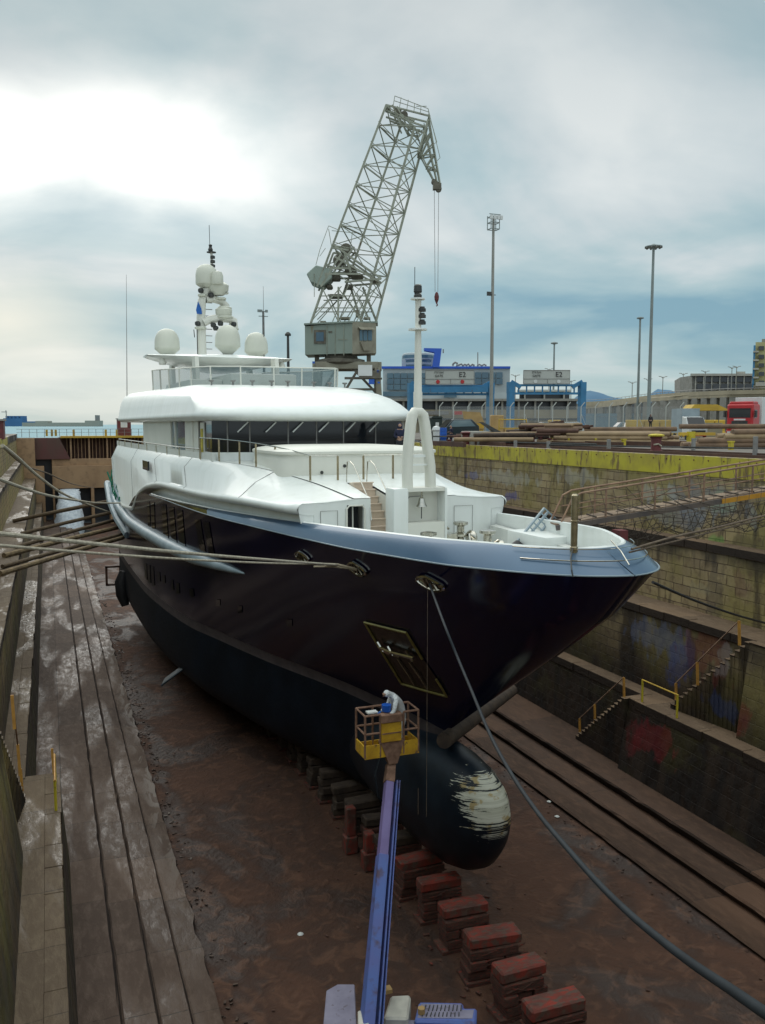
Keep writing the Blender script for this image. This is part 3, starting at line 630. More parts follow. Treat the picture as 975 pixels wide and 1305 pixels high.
# spouting water
b = MB(); rows = []
for k in range(15):
    f = k/14; row = []
    for i in range(17):
        a = 2*pi*i/16; r = 1.5+.9*f+.35*mnoise.noise(V((cos(a)*2, sin(a)*2, k*.8)))
        row.append(V((3.1+cos(a)*r*.95-.3*f, D0-3.2-f*5.5+sin(a)*r*.8, -9.0-6.05*f**1.7)))
    rows.append(row)
b.grid(rows, False)
tag(b.build('water_jet', 'water_foam', smooth=True), 'white jet of water gushing from a gate culvert onto the floor', 'water jet')
b = MB()
rr = [V((4.9 + 1.6*(1+.22*mnoise.noise(V((cos(a)*2, sin(a)*2, 9))))*cos(a), 141 + 3.5*(1+.25*mnoise.noise(V((cos(a)*2, sin(a)*2, 5))))*sin(a), -15.02)) for a in [2*pi*i/40 for i in range(40)]]
b.poly(rr); tag(b.build('puddle', 'puddle_water' if 'puddle_water' in M else mat('puddle_water', (.05, .06, .065), rough=.03), origin=(4.9, 141, -15.02)), kind='structure')
# blue-grey tarpaulin heap by the water
# red and white hut on the gate
hp = at(158, 548, 150); t = empty('control_hut', (hp.x, hp.y, -.3), 'small red and white control hut standing on the dock gate', 'hut')
b = MB(); b.box(hp.x-1.1, hp.x+1.1, hp.y-1, hp.y+1, -.3, 2.5); b.build('hut_body', 'rust_red', t)
b = MB(); b.box(hp.x-.6, hp.x+.5, hp.y-1.05, hp.y-.99, 1.1, 2.2); b.build('window', 'vehicle_white', t)
b = MB(); b.box(hp.x-1.25, hp.x+1.25, hp.y-1.15, hp.y+1.15, 2.5, 2.65); b.build('roof', 'steel_grey', t)
# distant harbour on the left horizon
def farblock(name, x0, x1, y0, y1, D, m, label, cat, group=None, th=30):
    p = at(x0, y0, D); q = at(x1, y1, D); b = MB(); d = (FW*th); d.z = 0
    b.prism([p, (q.x, q.y, p.z), q, (p.x, p.y, q.z)], d); o = b.build(name, m); return tag(o, label, cat, group)
t = empty('container_terminal', at(60, 545, 1500), 'blue quay cranes and stacked boxes far away across the water', 'port terminal')
def sub(x0, x1, y0, y1, D, m, nm, th=20):
    p = at(x0, y0, D); q = at(x1, y1, D); b = MB(); d = FW*th; d.z = 0; b.prism([p, (q.x, q.y, p.z), q, (p.x, p.y, q.z)], d); return b.build(nm, m, t)
sub(4, 29, 533, 545, 1500, 'ship_blue', 'container_stack'); sub(29, 52, 537, 545, 1500, 'ship_blue', 'container_stack')
for x in (7, 11, 16, 21, 26): sub(x, x+2.4, 530, 533, 1500, 'ship_blue', 'crane_head')
p0 = at(9, 533, 1500)
b = MB(); b.rail(at(2, 525, 1495), at(9, 525, 1495), 1.2); b.rail(at(7.5, 523, 1495), at(8.5, 533, 1495), 1.5); b.build('crane_boom', 'steel_grey', t)
t = empty('breakwater', at(90, 545, 1300), 'long pale breakwater with low sheds on the left horizon', 'breakwater')
sub(28, 126, 538.5, 543.5, 1300, 'ship_beige', 'mole'); sub(45, 60, 536.5, 538.5, 1300, 'ship_beige', 'shed'); sub(108, 126, 536, 538.5, 1300, 'ship_beige', 'shed'); sub(121, 122, 529, 536, 1300, 'steel_grey', 'beacon')
# low building at the left edge of the picture
hp = at(-2, 560, 95); t = empty('pump_house', (hp.x, hp.y, 0), 'small rust-coloured pump house on the left quay at the picture edge', 'hut')
b = MB(); b.box(hp.x-2.4, hp.x+.6, hp.y-1, hp.y+3, 0, 2.0); b.build('wall', 'rust_red', t); b = MB(); b.box(hp.x-2.6, hp.x+.75, hp.y-1.2, hp.y+3.2, 2.0, 2.2); b.build('roof', 'concrete', t)
# ------------------------------------------------------------------ the yacht (ship frame: s aft of stem, t to starboard, z up)
PH = radians(2.0)
SB = V((13.5, 16.9, 0)) + V((-cos(PH), -sin(PH), 0))*.6
SA = V((-sin(PH), cos(PH), 0)); ST = V((-cos(PH), -sin(PH), 0))
def sh(s, t, z): return SB + SA*s + ST*t + V((0, 0, z))
DK = [(0, 0), (.12, .45), (.5, 1.1), (1.2, 1.72), (2.2, 2.3), (4, 3.07), (7, 3.62), (11.4, 4.2), (16.5, 4.78), (23, 5.45), (32, 5.8), (43, 5.9)]
WT = [(0, 0), (1.3, .12), (6, .95), (12.8, 2.9), (18, 4.15), (21, 4.85), (26, 5.4), (33.1, 5.75)]
def smooth_tab(tab):
    def f(x):
        if x <= tab[0][0]: return tab[0][1]
        if x >= tab[-1][0]: return tab[-1][1]
        n = len(tab)
        for i in range(n-1):
            if x <= tab[i+1][0]:
                x0, y0 = tab[i]; x1, y1 = tab[i+1]; h = x1-x0; u = (x-x0)/h
                def sl(j):
                    if j == 0: return (tab[1][1]-tab[0][1])/(tab[1][0]-tab[0][0])
                    if j == n-1: return 0
                    a = (tab[j][1]-tab[j-1][1])/(tab[j][0]-tab[j-1][0]); c = (tab[j+1][1]-tab[j][1])/(tab[j+1][0]-tab[j][0])
                    return 0 if a*c <= 0 else 2*a*c/(a+c)
                m0, m1 = sl(i), sl(i+1)
                return (2*u**3-3*u*u+1)*y0+(u**3-2*u*u+u)*h*m0+(-2*u**3+3*u*u)*y1+(u**3-u*u)*h*m1
        return tab[-1][1]
    return f
fD, fW = smooth_tab(DK), smooth_tab(WT)
ZK = smooth_tab([(0, -1.97), (5, -2.13), (10, -2.3), (23, -2.48), (32, -2.55), (40, -2.75), (45, -3.3), (50, -4.5), (60, -4.9)])
STEM = [(-1.97, 0), (-3.35, 1.35), (-4.87, 3.44), (-6.27, 5.55), (-8.6, 9.0), (-9.2, 9.9), (-13.6, 10.4)]
ZW = -9.2
LOA = 60.0
def hb(s, z):                       # half breadth of the topsides
    q = min(1, max(0, (z-ZK(s))/(ZW-ZK(s)))); s0 = interp(z, [(-a, b) for a, b in []] or [(-13.6, 10.4), (-9.2, 9.9), (-8.6, 9.0), (-6.27, 5.55), (-4.87, 3.44), (-3.35, 1.35), (-1.97, 0)])
    if s <= s0: return 0
    w = q
    u = min(1, (s-s0)/(43-s0))
    b = (1-w)*fD(u*43) + w*fW(u*33.1)
    if s > 43: b *= 1-.05*((s-43)/17)**2
    return b
def hull_at(px, py):                # where the sight line through a survey pixel meets the starboard topsides
    r = ray(px, py); lo = None
    k = 12.0
    while k < 110:
        p = EYE + r*k; q = p-SB; s, t, z = q.dot(SA), q.dot(ST), p.z
        if 0 < s < LOA and hb(s, z) >= t and hb(s, z) > 0: break
        k += .03
    return s, hb(s, z), z
def hp_(s, z, off=0.02):            # point on hull plus outward offset
    e = .05; b0 = hb(s, z); n = V((-(hb(s+e, z)-hb(s-e, z))/(2*e), 1, -(hb(s, z+e)-hb(s, z-e))/(2*e))).normalized()
    return sh(s + n.x*off, b0 + n.y*off, z + n.z*off)
yacht = empty('motor_yacht', sh(28, 0, -13.6), 'large white and navy motor yacht standing bow-on in the dry dock', 'yacht')
def yb(b, name, m, parent=None, **k): return b.build(name, m, parent or yacht, **k)
us = [((i/60)**1.7) for i in range(61)]
def row(z_of, side, extra=None):
    r = []
    for u in us:
        # iterate s because z depends on s
        s = u*43
        for _ in range(6):
            z = z_of(s); s0 = interp(z, [(-13.6, 10.4), (-9.2, 9.9), (-8.6, 9.0), (-6.27, 5.55), (-4.87, 3.44), (-3.35, 1.35), (-1.97, 0)]); s = s0 + u*(43-s0)
        z = z_of(s); r.append(sh(s, side*(hb(s, z) if u > 0 else 0), z))
    for k in range(1, 18):
        s = 43+k; z = z_of(s); r.append(sh(s, side*hb(s, z), z))
    return r
b = MB(); nq = 22
for side in (1, -1):
    b.grid([row(lambda s, q=q: ZK(s)+(-9.0-ZK(s))*q/nq, side) for q in range(nq+1)])
b.grid([[sh(60, hb(60, -4.9+(-4.1)*k/6)*t/4, -4.9-4.1*k/6) for t in range(-4, 5)] for k in range(7)])
yb(b, 'hull_topsides', 'navy_hull', smooth=True)
b = MB()
for side in (1, -1): b.grid([row(lambda s, q=q: -9.0-.5*q, side) for q in (0, .5, 1)])
yb(b, 'boot_stripe', 'boot_grey', smooth=True)
b = MB()
def keel(s): return interp(s, [(0, -13.6), (54, -13.6), (57, -13.2), (60, -12.6)])
for side in (1, -1):
    rws = [row(lambda s: -9.5, side)]
    base = rws[0]
    for k in range(1, 13):
        f = k/12; r = []
        for p in base:
            q = p-SB; s, t = q.dot(SA), q.dot(ST); kz = keel(s)
            full = min(1, max(0, (s-10)/15)); a = f*pi/2
            n_ = 1.35+3.9*full; zz = sin(a)**.75; yb_ = max(0, 1-zz**n_)**(1/n_)
            r.append(sh(s, t*yb_ if f < 1 else 0, -9.5+(kz+9.5)*zz))
        rws.append(r)
    b.grid(rws)
g = M['antifouling']
yb(b, 'hull_bottom', 'antifouling', smooth=True)
# bulbous bow, scraped on its nose
g = G('bulb_coating', .35)
nz = g.noise(g.pos, .8, 5); base = g.mix(g.step(nz, .35, .7), (.005, .009, .015), (.011, .020, .031))
def streak(px0, px1, width, sx_, thr):
    a = atx(px0[0], px0[1], 11.9); c = atx(px1[0], px1[1], 12.1)
    return a, c
# scraped zone in the ship's side view: rotated coordinates running along the scrapes
sv = g.math('ADD', g.math('MULTIPLY', g.math('SUBTRACT', g.y, SB.y), 1.0), 0.0); 
ss_ = g.math('SUBTRACT', g.y, SB.y-.02)
along = g.math('ADD', g.math('MULTIPLY', ss_, .80), g.math('MULTIPLY', g.z, .60)); across = g.math('SUBTRACT', g.math('MULTIPLY', g.z, .80), g.math('MULTIPLY', ss_, .60))
nn = g.noise(g.comb(g.math('MULTIPLY', along, .9), g.math('MULTIPLY', across, 7.0), g.math('MULTIPLY', g.x, .8)), 1.0, 9, .6)
c0 = atx(607, 1028, 12.35)
# upper big patch
def ell(c, ra, rc, rot):
    dy = g.math('SUBTRACT', g.y, c.y); dz = g.math('SUBTRACT', g.z, c.z)
    A = g.math('ADD', g.math('MULTIPLY', dy, cos(rot)/ra), g.math('MULTIPLY', dz, sin(rot)/ra)); B_ = g.math('SUBTRACT', g.math('MULTIPLY', dz, cos(rot)/rc), g.math('MULTIPLY', dy, sin(rot)/rc))
    return g.math('SQRT', g.math('ADD', g.math('MULTIPLY', A, A), g.math('MULTIPLY', B_, B_)))
BULB_MASK = (g, nn, ell, base)
def bulb_pt(s, f, side=1):
    s_in = s
    zc = interp(s, [(5.6, -10.9), (6.6, -11.1), (8, -11.3), (10, -11.45), (14, -11.7), (20, -12)])
    hu = interp(s, [(5.6, 0), (5.7, .55), (5.95, .95), (6.5, 1.42), (7.3, 1.75), (8.4, 1.98), (10, 2.05), (14, 1.75), (17, 1.3), (20, .6)])
    hd = interp(s, [(5.6, 0), (5.7, .7), (5.95, 1.15), (6.5, 1.62), (7.3, 1.95), (8.4, 2.15), (10, 2.15), (14, 1.85), (17, 1.5), (20, 1.2)])
    hw_ = interp(s, [(5.6, 0), (5.7, .36), (5.95, .62), (6.5, .92), (7.3, 1.13), (8.4, 1.27), (10, 1.36), (14, 1.25), (17, .95), (20, .4)])
    a = 2*pi*f; y = sin(a); z = cos(a)
    return sh(s_in+.42*max(0, 1-(s_in-5.6)/9), side*hw_*y, zc + .08 + (hu if z > 0 else hd)*z)
b = MB(); SS = [5.6, 5.64, 5.7, 5.8, 5.95, 6.2, 6.5, 6.9, 7.3, 7.8, 8.4, 9.2, 10, 12, 14, 17, 20]
b.grid([[bulb_pt(s, k/32) for k in range(32)] for s in SS], close=True)
gq, nn, ell, base = BULB_MASK
def side_at(px, py):       # sight line meets the bulb side, about t=1
    r = ray(px, py); n = ST; d = (SB + ST*.95); k = (d-EYE).dot(n)/r.dot(n); return EYE + r*k
def tri(a, b_, c):          # signed distance inside a triangle on the bulb side, in (y, z)
    P = [side_at(*p) for p in (a, b_, c)]; out = None
    cy_, cz_ = sum(p.y for p in P)/3, sum(p.z for p in P)/3
    for k in range(3):
        p, q = P[k], P[(k+1) % 3]; ny, nz_ = (q.z-p.z), -(q.y-p.y); l = sqrt(ny*ny+nz_*nz_); ny /= l; nz_ /= l
        if (cy_-p.y)*ny + (cz_-p.z)*nz_ < 0: ny, nz_ = -ny, -nz_
        d = gq.math('ADD', gq.math('MULTIPLY', gq.math('SUBTRACT', gq.y, p.y), ny), gq.math('MULTIPLY', gq.math('SUBTRACT', gq.z, p.z), nz_))
        out = d if out is None else gq.math('MINIMUM', out, d)
    return out
pA, pB = side_at(566, 984), side_at(640, 1024); dy, dz = pB.y-pA.y, pB.z-pA.z; l = sqrt(dy*dy+dz*dz); dy /= l; dz /= l
al = gq.math('ADD', gq.math('MULTIPLY', gq.y, dy), gq.math('MULTIPLY', gq.z, dz)); ac = gq.math('SUBTRACT', gq.math('MULTIPLY', gq.y, dz), gq.math('MULTIPLY', gq.z, dy))
nn = gq.noise(gq.comb(gq.math('MULTIPLY', al, 1.1), gq.math('MULTIPLY', ac, 10.5), 0.0), 1.0, 10, .35, .68); nf = gq.noise(gq.comb(gq.math('MULTIPLY', al, 3.5), gq.math('MULTIPLY', ac, 30.0), 3.0), 1.0, 6, .1)
t1 = tri((564, 980), (650, 1022), (600, 1082)); t2 = tri((652, 1030), (640, 1085), (596, 1108))
mm_ = gq.math('MAXIMUM', t1, gq.math('SUBTRACT', t2, .10))
m1 = gq.step(gq.math('ADD', mm_, gq.math('ADD', gq.math('MULTIPLY', gq.math('SUBTRACT', nn, .60), 2.8), gq.math('MULTIPLY', gq.math('SUBTRACT', nf, .5), 1.1))), .0, .045)
sc_col = gq.mix(gq.step(nn, .38, .62), (.46, .46, .36), (.62, .62, .52)); sc_col = gq.mix(gq.step(gq.noise(gq.pos, 2.4, 6), .52, .62), sc_col, (.42, .33, .16))
gq.col(gq.mix(m1, base, sc_col)); gq.b.inputs['Specular IOR Level'].default_value = .3; gq.rough(gq.mix(m1, (.42, .42, .42), (.8, .8, .8)))
yb(b, 'bulbous_bow', 'bulb_coating', smooth=True)
b = MB()
for (x, y) in ((635, 1029), (641, 1037)):
    p = side_at(x, y); b.lathe(p - ST*.55, [(.09, 0), (.09, .62)], 10, axis=ST)
# blue bulwark cap
fR = lambda s: max(0.0, fD(max(0, s-1.15))*1.0-.16 - .0*s) if s > 1.2 else 0
zR = smooth_tab([(0, -1.45), (4, -1.52), (10, -1.75), (16, -2.0), (23, -2.22), (30, -2.42), (38, -2.62)])
def capK(u, side): s = 38*u**1.9; return sh(s, side*(fD(s)+.02), ZK(s)), s
def capR(u, side):
    s = 1.25 + (38-1.25)*u**1.9; return sh(s, side*(max(0, fD(max(0, s-1.2)) - interp(s, [(1.25, 0), (3, .18), (10, .2), (38, .05)])) if u > 0 else 0), zR(s)), s
NU = 64
b = MB(); b2 = MB(); b3 = MB()
for side in (1, -1):
    rows = [[], [], []]
    rr = [[], [], [], []]
    for i in range(NU+1):
        u = i/NU; k, s1 = capK(u, side); r, s2 = capR(u, side)
        if s1 > 26 and side == 99: break
        mid = k.lerp(r, .5) + (ST*side*.05 + V((0, 0, .06)))*min(1, i/6)
        rows[0].append(k); rows[1].append(mid); rows[2].append(r)
        inn = r - ST*side*min(.16, .16 if i else 0) + SA*(.16 if i < 3 else 0)
        rr[0].append(r + V((0, 0, .002))); rr[1].append(r.lerp(inn, .3)+V((0, 0, .035))); rr[2].append(inn + V((0, 0, .02))); rr[3].append(V((inn.x, inn.y, -2.95)) - ST*side*.02)
    ns = max(i for i in range(NU+1) if capK(i/NU, 1)[1] <= 23.2)
    b.grid([r_[:ns+1] for r_ in rows]); b3.grid([r_[ns:] for r_ in rows]); b2.grid(rr)
yb(b, 'blue_bulwark', 'blue_bulwark', smooth=True)
yb(b3, 'dark_bulwark', 'hull_glass', smooth=True)
yb(b2, 'bulwark_lining', 'white_gelcoat', smooth=True)
b = MB()
for side in (1, -1): b.path([capK((i/NU), side)[0] for i in range(NU+1)], .022, 5)
yb(b, 'sheer_moulding', 'rub_grey')
# foredeck
b = MB(); rows = []
for i in range(30):
    s = 1.5 + 14*i/29; w = max(.05, fD(max(0, s-1.3))-.25); rows.append([sh(s, w*k/6, -2.95) for k in range(-6, 7)])
b.grid(rows); yb(b, 'foredeck', 'deck_white')
# bow roller grating at the very tip
b = MB()
for side in (1, -1):
    b.path([capK((i/NU), side)[0].lerp(capR((i/NU), side)[0], .35) + V((0, 0, .12)) for i in range(0, 13)], .018, 5)
    b.path([capK((i/NU), side)[0].lerp(capR((i/NU), side)[0], .75) + V((0, 0, .14)) for i in range(0, 13)], .014, 5)
b.path([sh(.2, 0, -1.75), sh(.7, -.15, -1.5), sh(1.3, -.3, -1.3)], .018, 5)
yb(b, 'bow_rail', 'chrome')

# ---- upper deck house: flowing shell with a rounded lip over the hull
ZL = smooth_tab([(13, -1.50), (17, -1.55), (25, -1.74), (33, -1.85), (39, -2.3), (43.5, -3.1), (47, -4.4), (60, -4.9)])
TL = smooth_tab([(13, 4.25), (13.3, 4.5), (14.5, 4.68), (17, 4.93), (20, 5.2), (24, 5.52), (34, 5.88), (50, 5.92), (60, 5.7)])
ZI = smooth_tab([(13, -1.12), (16, -.66), (20, -.22), (24, -.08), (30, -.05), (60, -.15)])
TI = smooth_tab([(13, 2.1), (16, 2.75), (20, 3.95), (24, 4.75), (30, 5.35), (60, 5.35)])
SL = [13 + 47*(i/70)**1.35 for i in range(71)]
b = MB(); b2 = MB(); groove = MB()
for side in (1, -1):
    R = [[] for _ in range(9)]; Q = [[], []]
    for s in SL:
        zl, tl, zi, ti = ZL(s), TL(s), ZI(s), TI(s)
        bul = interp(s, [(13, .0), (20, .1), (30, .38), (60, .38)])
        R[0].append(sh(s, side*ti, zi))
        R[1].append(sh(s, side*(ti + (tl-ti)*.5 + bul*.5), zi + (zl+.2-zi)*interp(s, [(13, .45), (24, .36), (32, .22), (60, .2)])))
        R[2].append(sh(s, side*(tl-.16), zl+.30)); R[3].append(sh(s, side*(tl-.02), zl+.20)); R[4].append(sh(s, side*(tl+.03), zl+.08)); R[5].append(sh(s, side*(tl-.03), zl-.04)); R[6].append(sh(s, side*(tl-.16), zl-.10)); R[7].append(sh(s, side*(tl-.60), zl-.14))
        R[8].append(sh(s, side*(tl-.62), ZK(s)-.1 if s > 30 else -3.0))
    b.grid(R)
for side in (1, -1):       # close the aft end (curved fashion plate)
    s = 60; b.poly([sh(s, side*5.35, -.15), sh(s, side*5.85, -1.2), sh(s, side*5.68, -4.9), sh(s, 0, -4.9), sh(s, 0, -.15)])
yb(b, 'deckhouse_shell', 'white_gelcoat', smooth=True, ang=60)
seam = MB()
for s_ in (18.5, 27.5, 36, 47):
    zl, tl, zi, ti = ZL(s_), TL(s_), ZI(s_), TI(s_); bul = interp(s_, [(13, .0), (20, .1), (30, .38), (60, .38)])
    seam.path([sh(s_, ti, zi+.006), sh(s_, ti+(tl-ti)*.5+bul*.5+.006, zi+(zl+.2-zi)*interp(s_, [(13, .45), (24, .36), (32, .22), (60, .2)])), sh(s_, tl-.155, zl+.305), sh(s_, tl-.01, zl+.2)], .011, 4)
seam.path([sh(12.99, t_, z_) for t_, z_ in ((3.4, -1.5), (3.4, -2.6), (2.75, -2.6), (2.75, -1.5), (3.4, -1.5))], .010, 4)
seam.path([sh(12.99, t_, z_) for t_, z_ in ((-2.0, -1.5), (-2.0, -2.7), (-2.8, -2.7), (-2.8, -1.5), (-2.0, -1.5))], .010, 4)
yb(seam, 'panel_seam', 'steel_grey')
# roof strips between the shoulders, leaving the stair slot open
b = MB()
S2 = [s for s in SL]
for (ta, tb, s0) in (('L', 1.45, 13), (1.45, .60, 15.1), (.60, 'R', 13)):
    rows = []
    for s in S2:
        if s < s0: continue
        a = TI(s) if ta == 'L' else ta; c = -TI(s) if tb == 'R' else tb
        rows.append([sh(s, a+(c-a)*k/4, ZI(s) + .05*(1-((a+(c-a)*k/4)/5)**2)) for k in range(5)])
    b.grid(rows)
yb(b, 'upper_deck', 'white_gelcoat')
# dark glass band in the hull wing under the lip
b = MB(); rows = []
# front bulkhead, both sides of the stairs, doorway on starboard side
b = MB()
def bulk(tpts, s=13.02):
    for (t0, t1, z0, z1a, z1b) in tpts:
        b.prism([sh(s, t0, z0), sh(s, t1, z0), sh(s, t1, z1b), sh(s, t0, z1a)], SA*.12)
bulk([(1.72, 1.45, -3, -1.10, -1.10), (2.38, 1.72, -1.32, -1.11, -1.10)])
for poly_ in ([(3.9, -3), (4.22, -1.46), (4.22, -1.30), (4.08, -1.21), (3.18, -1.18), (2.38, -1.11), (2.38, -3)], [(.6, -3), (.6, -1.08), (-2.1, -1.10), (-3.18, -1.18), (-4.08, -1.21), (-4.22, -1.30), (-4.22, -1.46), (-3.9, -3)]):
    b.prism([sh(13.02, t, z) for t, z in poly_], SA*.12)
yb(b, 'front_bulkhead', 'white_gelcoat')
b = MB(); b.add([sh(13.3, 4.4, -1.45), sh(13.3, 1.45, -1.16), sh(13.3, 1.45, -3), sh(13.3, 4.4, -3)], [(0, 1, 2, 3)]); 
b = MB(); b.prism([sh(13.9, 2.5, -1.25), sh(13.9, 1.6, -1.25), sh(13.9, 1.6, -3), sh(13.9, 2.5, -3)], SA*.05); b.prism([sh(13.05, 2.36, -2.95), sh(13.05, 1.74, -2.95), sh(13.9, 1.74, -2.95), sh(13.9, 2.36, -2.95)], (0, 0, .02)); dr = yb(b, 'doorway', 'dark_opening')
b = MB(); fr = [(2.40, -2.95), (2.40, -1.45), (2.30, -1.34), (1.80, -1.34), (1.70, -1.45), (1.70, -2.95)]
b.path([sh(12.98, t, z) for t, z in fr], .035, 6); b.path([sh(13.3, 2.05, -2.9), sh(13.3, 2.05, -1.4)], .03, 6); b.path([sh(13.3, 2.4, -2.3), sh(13.3, 1.7, -2.3)], .03, 6); b.build('door_frame', 'cream_gelcoat', dr)
# stairs
b = MB()
n = 9
for k in range(n):
    s0 = 12.6 + 2.5*k/n; z1 = -2.95 + (2.3)*(k+1)/n
    b.add([sh(s, t, z) for z in (-3.0, z1) for s in (s0, 15.25) for t in (.62, 1.43)], [(0, 2, 3, 1), (4, 5, 7, 6), (0, 1, 5, 4), (2, 6, 7, 3), (0, 4, 6, 2), (1, 3, 7, 5)])
    b.add([sh(s, t, z) for z in (z1-.012, z1+.03) for s in (s0-.05, s0+.10) for t in (.60, 1.445)], [(0, 2, 3, 1), (4, 5, 7, 6), (0, 1, 5, 4), (2, 6, 7, 3), (0, 4, 6, 2), (1, 3, 7, 5)])
yb(b, 'stairs', 'stair_cream')
b = MB()
for t in (1.47, .57):
    b.prism([sh(13.1, t, -3), sh(15.3, t, -3), sh(15.3, t, -.80), sh(13.1, t, -1.14)], ST*.04)
yb(b, 'stair_cheeks', 'cream_gelcoat')
b = MB()
for t in (1.46, .60): b.path([sh(12.9, t, -1.9), sh(13.1, t, -1.2), sh(14.7, t, .05), sh(15.1, t, .18), sh(15.4, t, .15), sh(15.5, t, -.65)], .022, 6)
yb(b, 'stair_handrail', 'chrome')
# rounded locker (bell housing) and A-frame foremast on the centreline
b = MB(); s0, s1 = 11.7, 12.5
tA, tB = 1.10, -1.05; NT, NB = .50, -.93; zt, zb, nt_, nb_ = -.66, -3.0, -.80, -1.92
def sbox(b, s0, s1, t0, t1, z0, z1): return b.add([sh(s, t, z) for z in (z0, z1) for s in (s0, s1) for t in (t0, t1)], [(0, 2, 3, 1), (4, 5, 7, 6), (0, 1, 5, 4), (2, 6, 7, 3), (0, 4, 6, 2), (1, 3, 7, 5)])
sbox(b, s0, s1, NT, tA, zb, zt); sbox(b, s0, s1, tB, NB, zb, zt); 
lk = yb(b, 'bell_locker', 'white_gelcoat', bevel=.10, smooth=True)
b = MB(); sbox(b, s0+.03, s1, NB-.02, NT+.02, nt_, zt-.012); sbox(b, s0+.02, s1, NB-.02, NT+.02, zb, nb_); sbox(b, s0+.6, s1, NB-.02, NT+.02, nb_, nt_); b.build('niche_panel', 'cream_gelcoat', lk)
b = MB(); bt = -.10; bs = s0+.22
b.lathe(sh(bs, bt, -1.36), [(.20, 0), (.195, .03), (.15, .10), (.12, .22), (.10, .30), (.04, .34)], 20); b.lathe(sh(bs, bt, -1.02), [(.03, 0), (.03, .2)], 8)
bell = yb(b, 'ship_bell', 'chrome', smooth=True)
b = MB(); b.path([sh(bs, bt, -1.33), sh(bs+.01, bt, -1.8)], .018, 6); b.build('bell_rope', 'dark_metal', bell)
b = MB(); b.path([sh(bs+.3, .35, -1.9), sh(bs+.3, .35, -1.15), sh(bs+.3, .25, -1.02), sh(bs+.3, -.30, -1.0)], .015, 6); b.build('bell_bracket', 'steel_grey', bell)
sm = 12.1
b = MB()
def ribbon(pts, w, d, b):     # rounded rectangular tube through (s,t,z) with width w (t) and depth d (s)
    rows = []
    for i, (s, t, z) in enumerate(pts):
        a, c = pts[max(0, i-1)], pts[min(len(pts)-1, i+1)]; dt, dz = c[1]-a[1], c[2]-a[2]; l = sqrt(dt*dt+dz*dz) or 1; nt2, nz2 = dz/l, -dt/l
        rows.append([sh(s + d/2*cy_, t + nt2*w/2*cx_, z + nz2*w/2*cx_) for cx_, cy_ in [(cos(2*pi*k/16)*1.15 if abs(cos(2*pi*k/16)*1.15) < 1 else (1 if cos(2*pi*k/16) > 0 else -1), sin(2*pi*k/16)*1.15 if abs(sin(2*pi*k/16)*1.15) < 1 else (1 if sin(2*pi*k/16) > 0 else -1)) for k in range(16)]])
    b.grid(rows, close=True)
ribbon([(sm, .38, -.72), (sm, .40, .0), (sm, .35, .8), (sm, .26, 1.6), (sm, .20, 1.92), (sm, .10, 2.06), (sm, -.08, 2.06), (sm, -.22, 1.95), (sm, -.30, 1.6), (sm, -.44, .6), (sm, -.52, .1), (sm, -.54, -.72)], .33, .45, b)
am = yb(b, 'foremast_frame', 'cream_gelcoat', smooth=True, ang=70)
b = MB(); ribbon([(sm+.05, .28, -.72), (sm+.05, .26, 2.1)], .16, .3, b) if False else None
sbox(b, sm-.1, sm+.1, -.45, .38, .42, .52); sbox(b, sm-.1, sm+.1, -.5, .4, .12, .18); b.build('cross_bars', 'white_gelcoat', am)
b = MB(); b.lathe(sh(sm, -.02, 2.0), [(.16, 0), (.16, .75), (.14, .8), (.13, 2.0), (.11, 2.9), (.11, 4.55)], 16); yb(b, 'foremast_pole', 'cream_gelcoat', smooth=True)
b = MB(); z = 4.95
b.lathe(sh(sm, 0, z), [(.34, 0), (.34, .05), (.1, .07)], 20); b.lathe(sh(sm, 0, 6.02), [(.26, 0), (.26, .05), (.08, .07)], 20); yb(b, 'lamp_brackets', 'white_gelcoat')
b = MB()
for zz in (5.15, 5.38, 5.6): b.lathe(sh(sm-.1, -.12, zz), [(.14, 0), (.14, .1), (.10, .13), (.1, .17)], 12)
b.lathe(sh(sm, 0, 6.08), [(.13, 0), (.15, .08), (.11, .15), (.15, .22), (.14, .42), (.1, .46)], 14); b.tube(sh(sm, .12, 6.1), sh(sm, .12, 7.15), .013, 5); yb(b, 'navigation_lights', 'dark_metal')
# cream skylight box with rounded roof, in front of the wheelhouse
b = MB(); rws = []
def rbox_ring(s0, s1, hw_, r, z, n=6):
    pts = []
    for (cs, ct, a0) in ((s0+r, hw_-r, 90), (s0+r, -(hw_-r), 180), (s1-r, -(hw_-r), 270), (s1-r, hw_-r, 0)):
        for k in range(n+1):
            a = radians(a0+90*k/n); pts.append(sh(cs + r*cos(a)*1.0, ct + r*sin(a), z))
    return pts
for (ins, z) in ((0, -.7), (0, .22), (.03, .30), (.03, .36), (-.06, .40), (-.06, .50), (.10, .58), (.6, .66), (1.4, .70)):
    rws.append(rbox_ring(17.2+ins, 22.5-ins*.2, 3.55-ins, .9, z))
b.grid(rws, close=True); b.poly(rws[-1]); yb(b, 'skylight_house', 'cream_gelcoat', smooth=True, ang=50)
b = MB(); 
for (t, z) in ((.9, -.1), (1.9, -.35)): b.lathe(sh(17.19, t, z), [(.07, 0), (.07, .03)], 12, axis=-SA)
yb(b, 'deck_lamps', 'dark_metal')
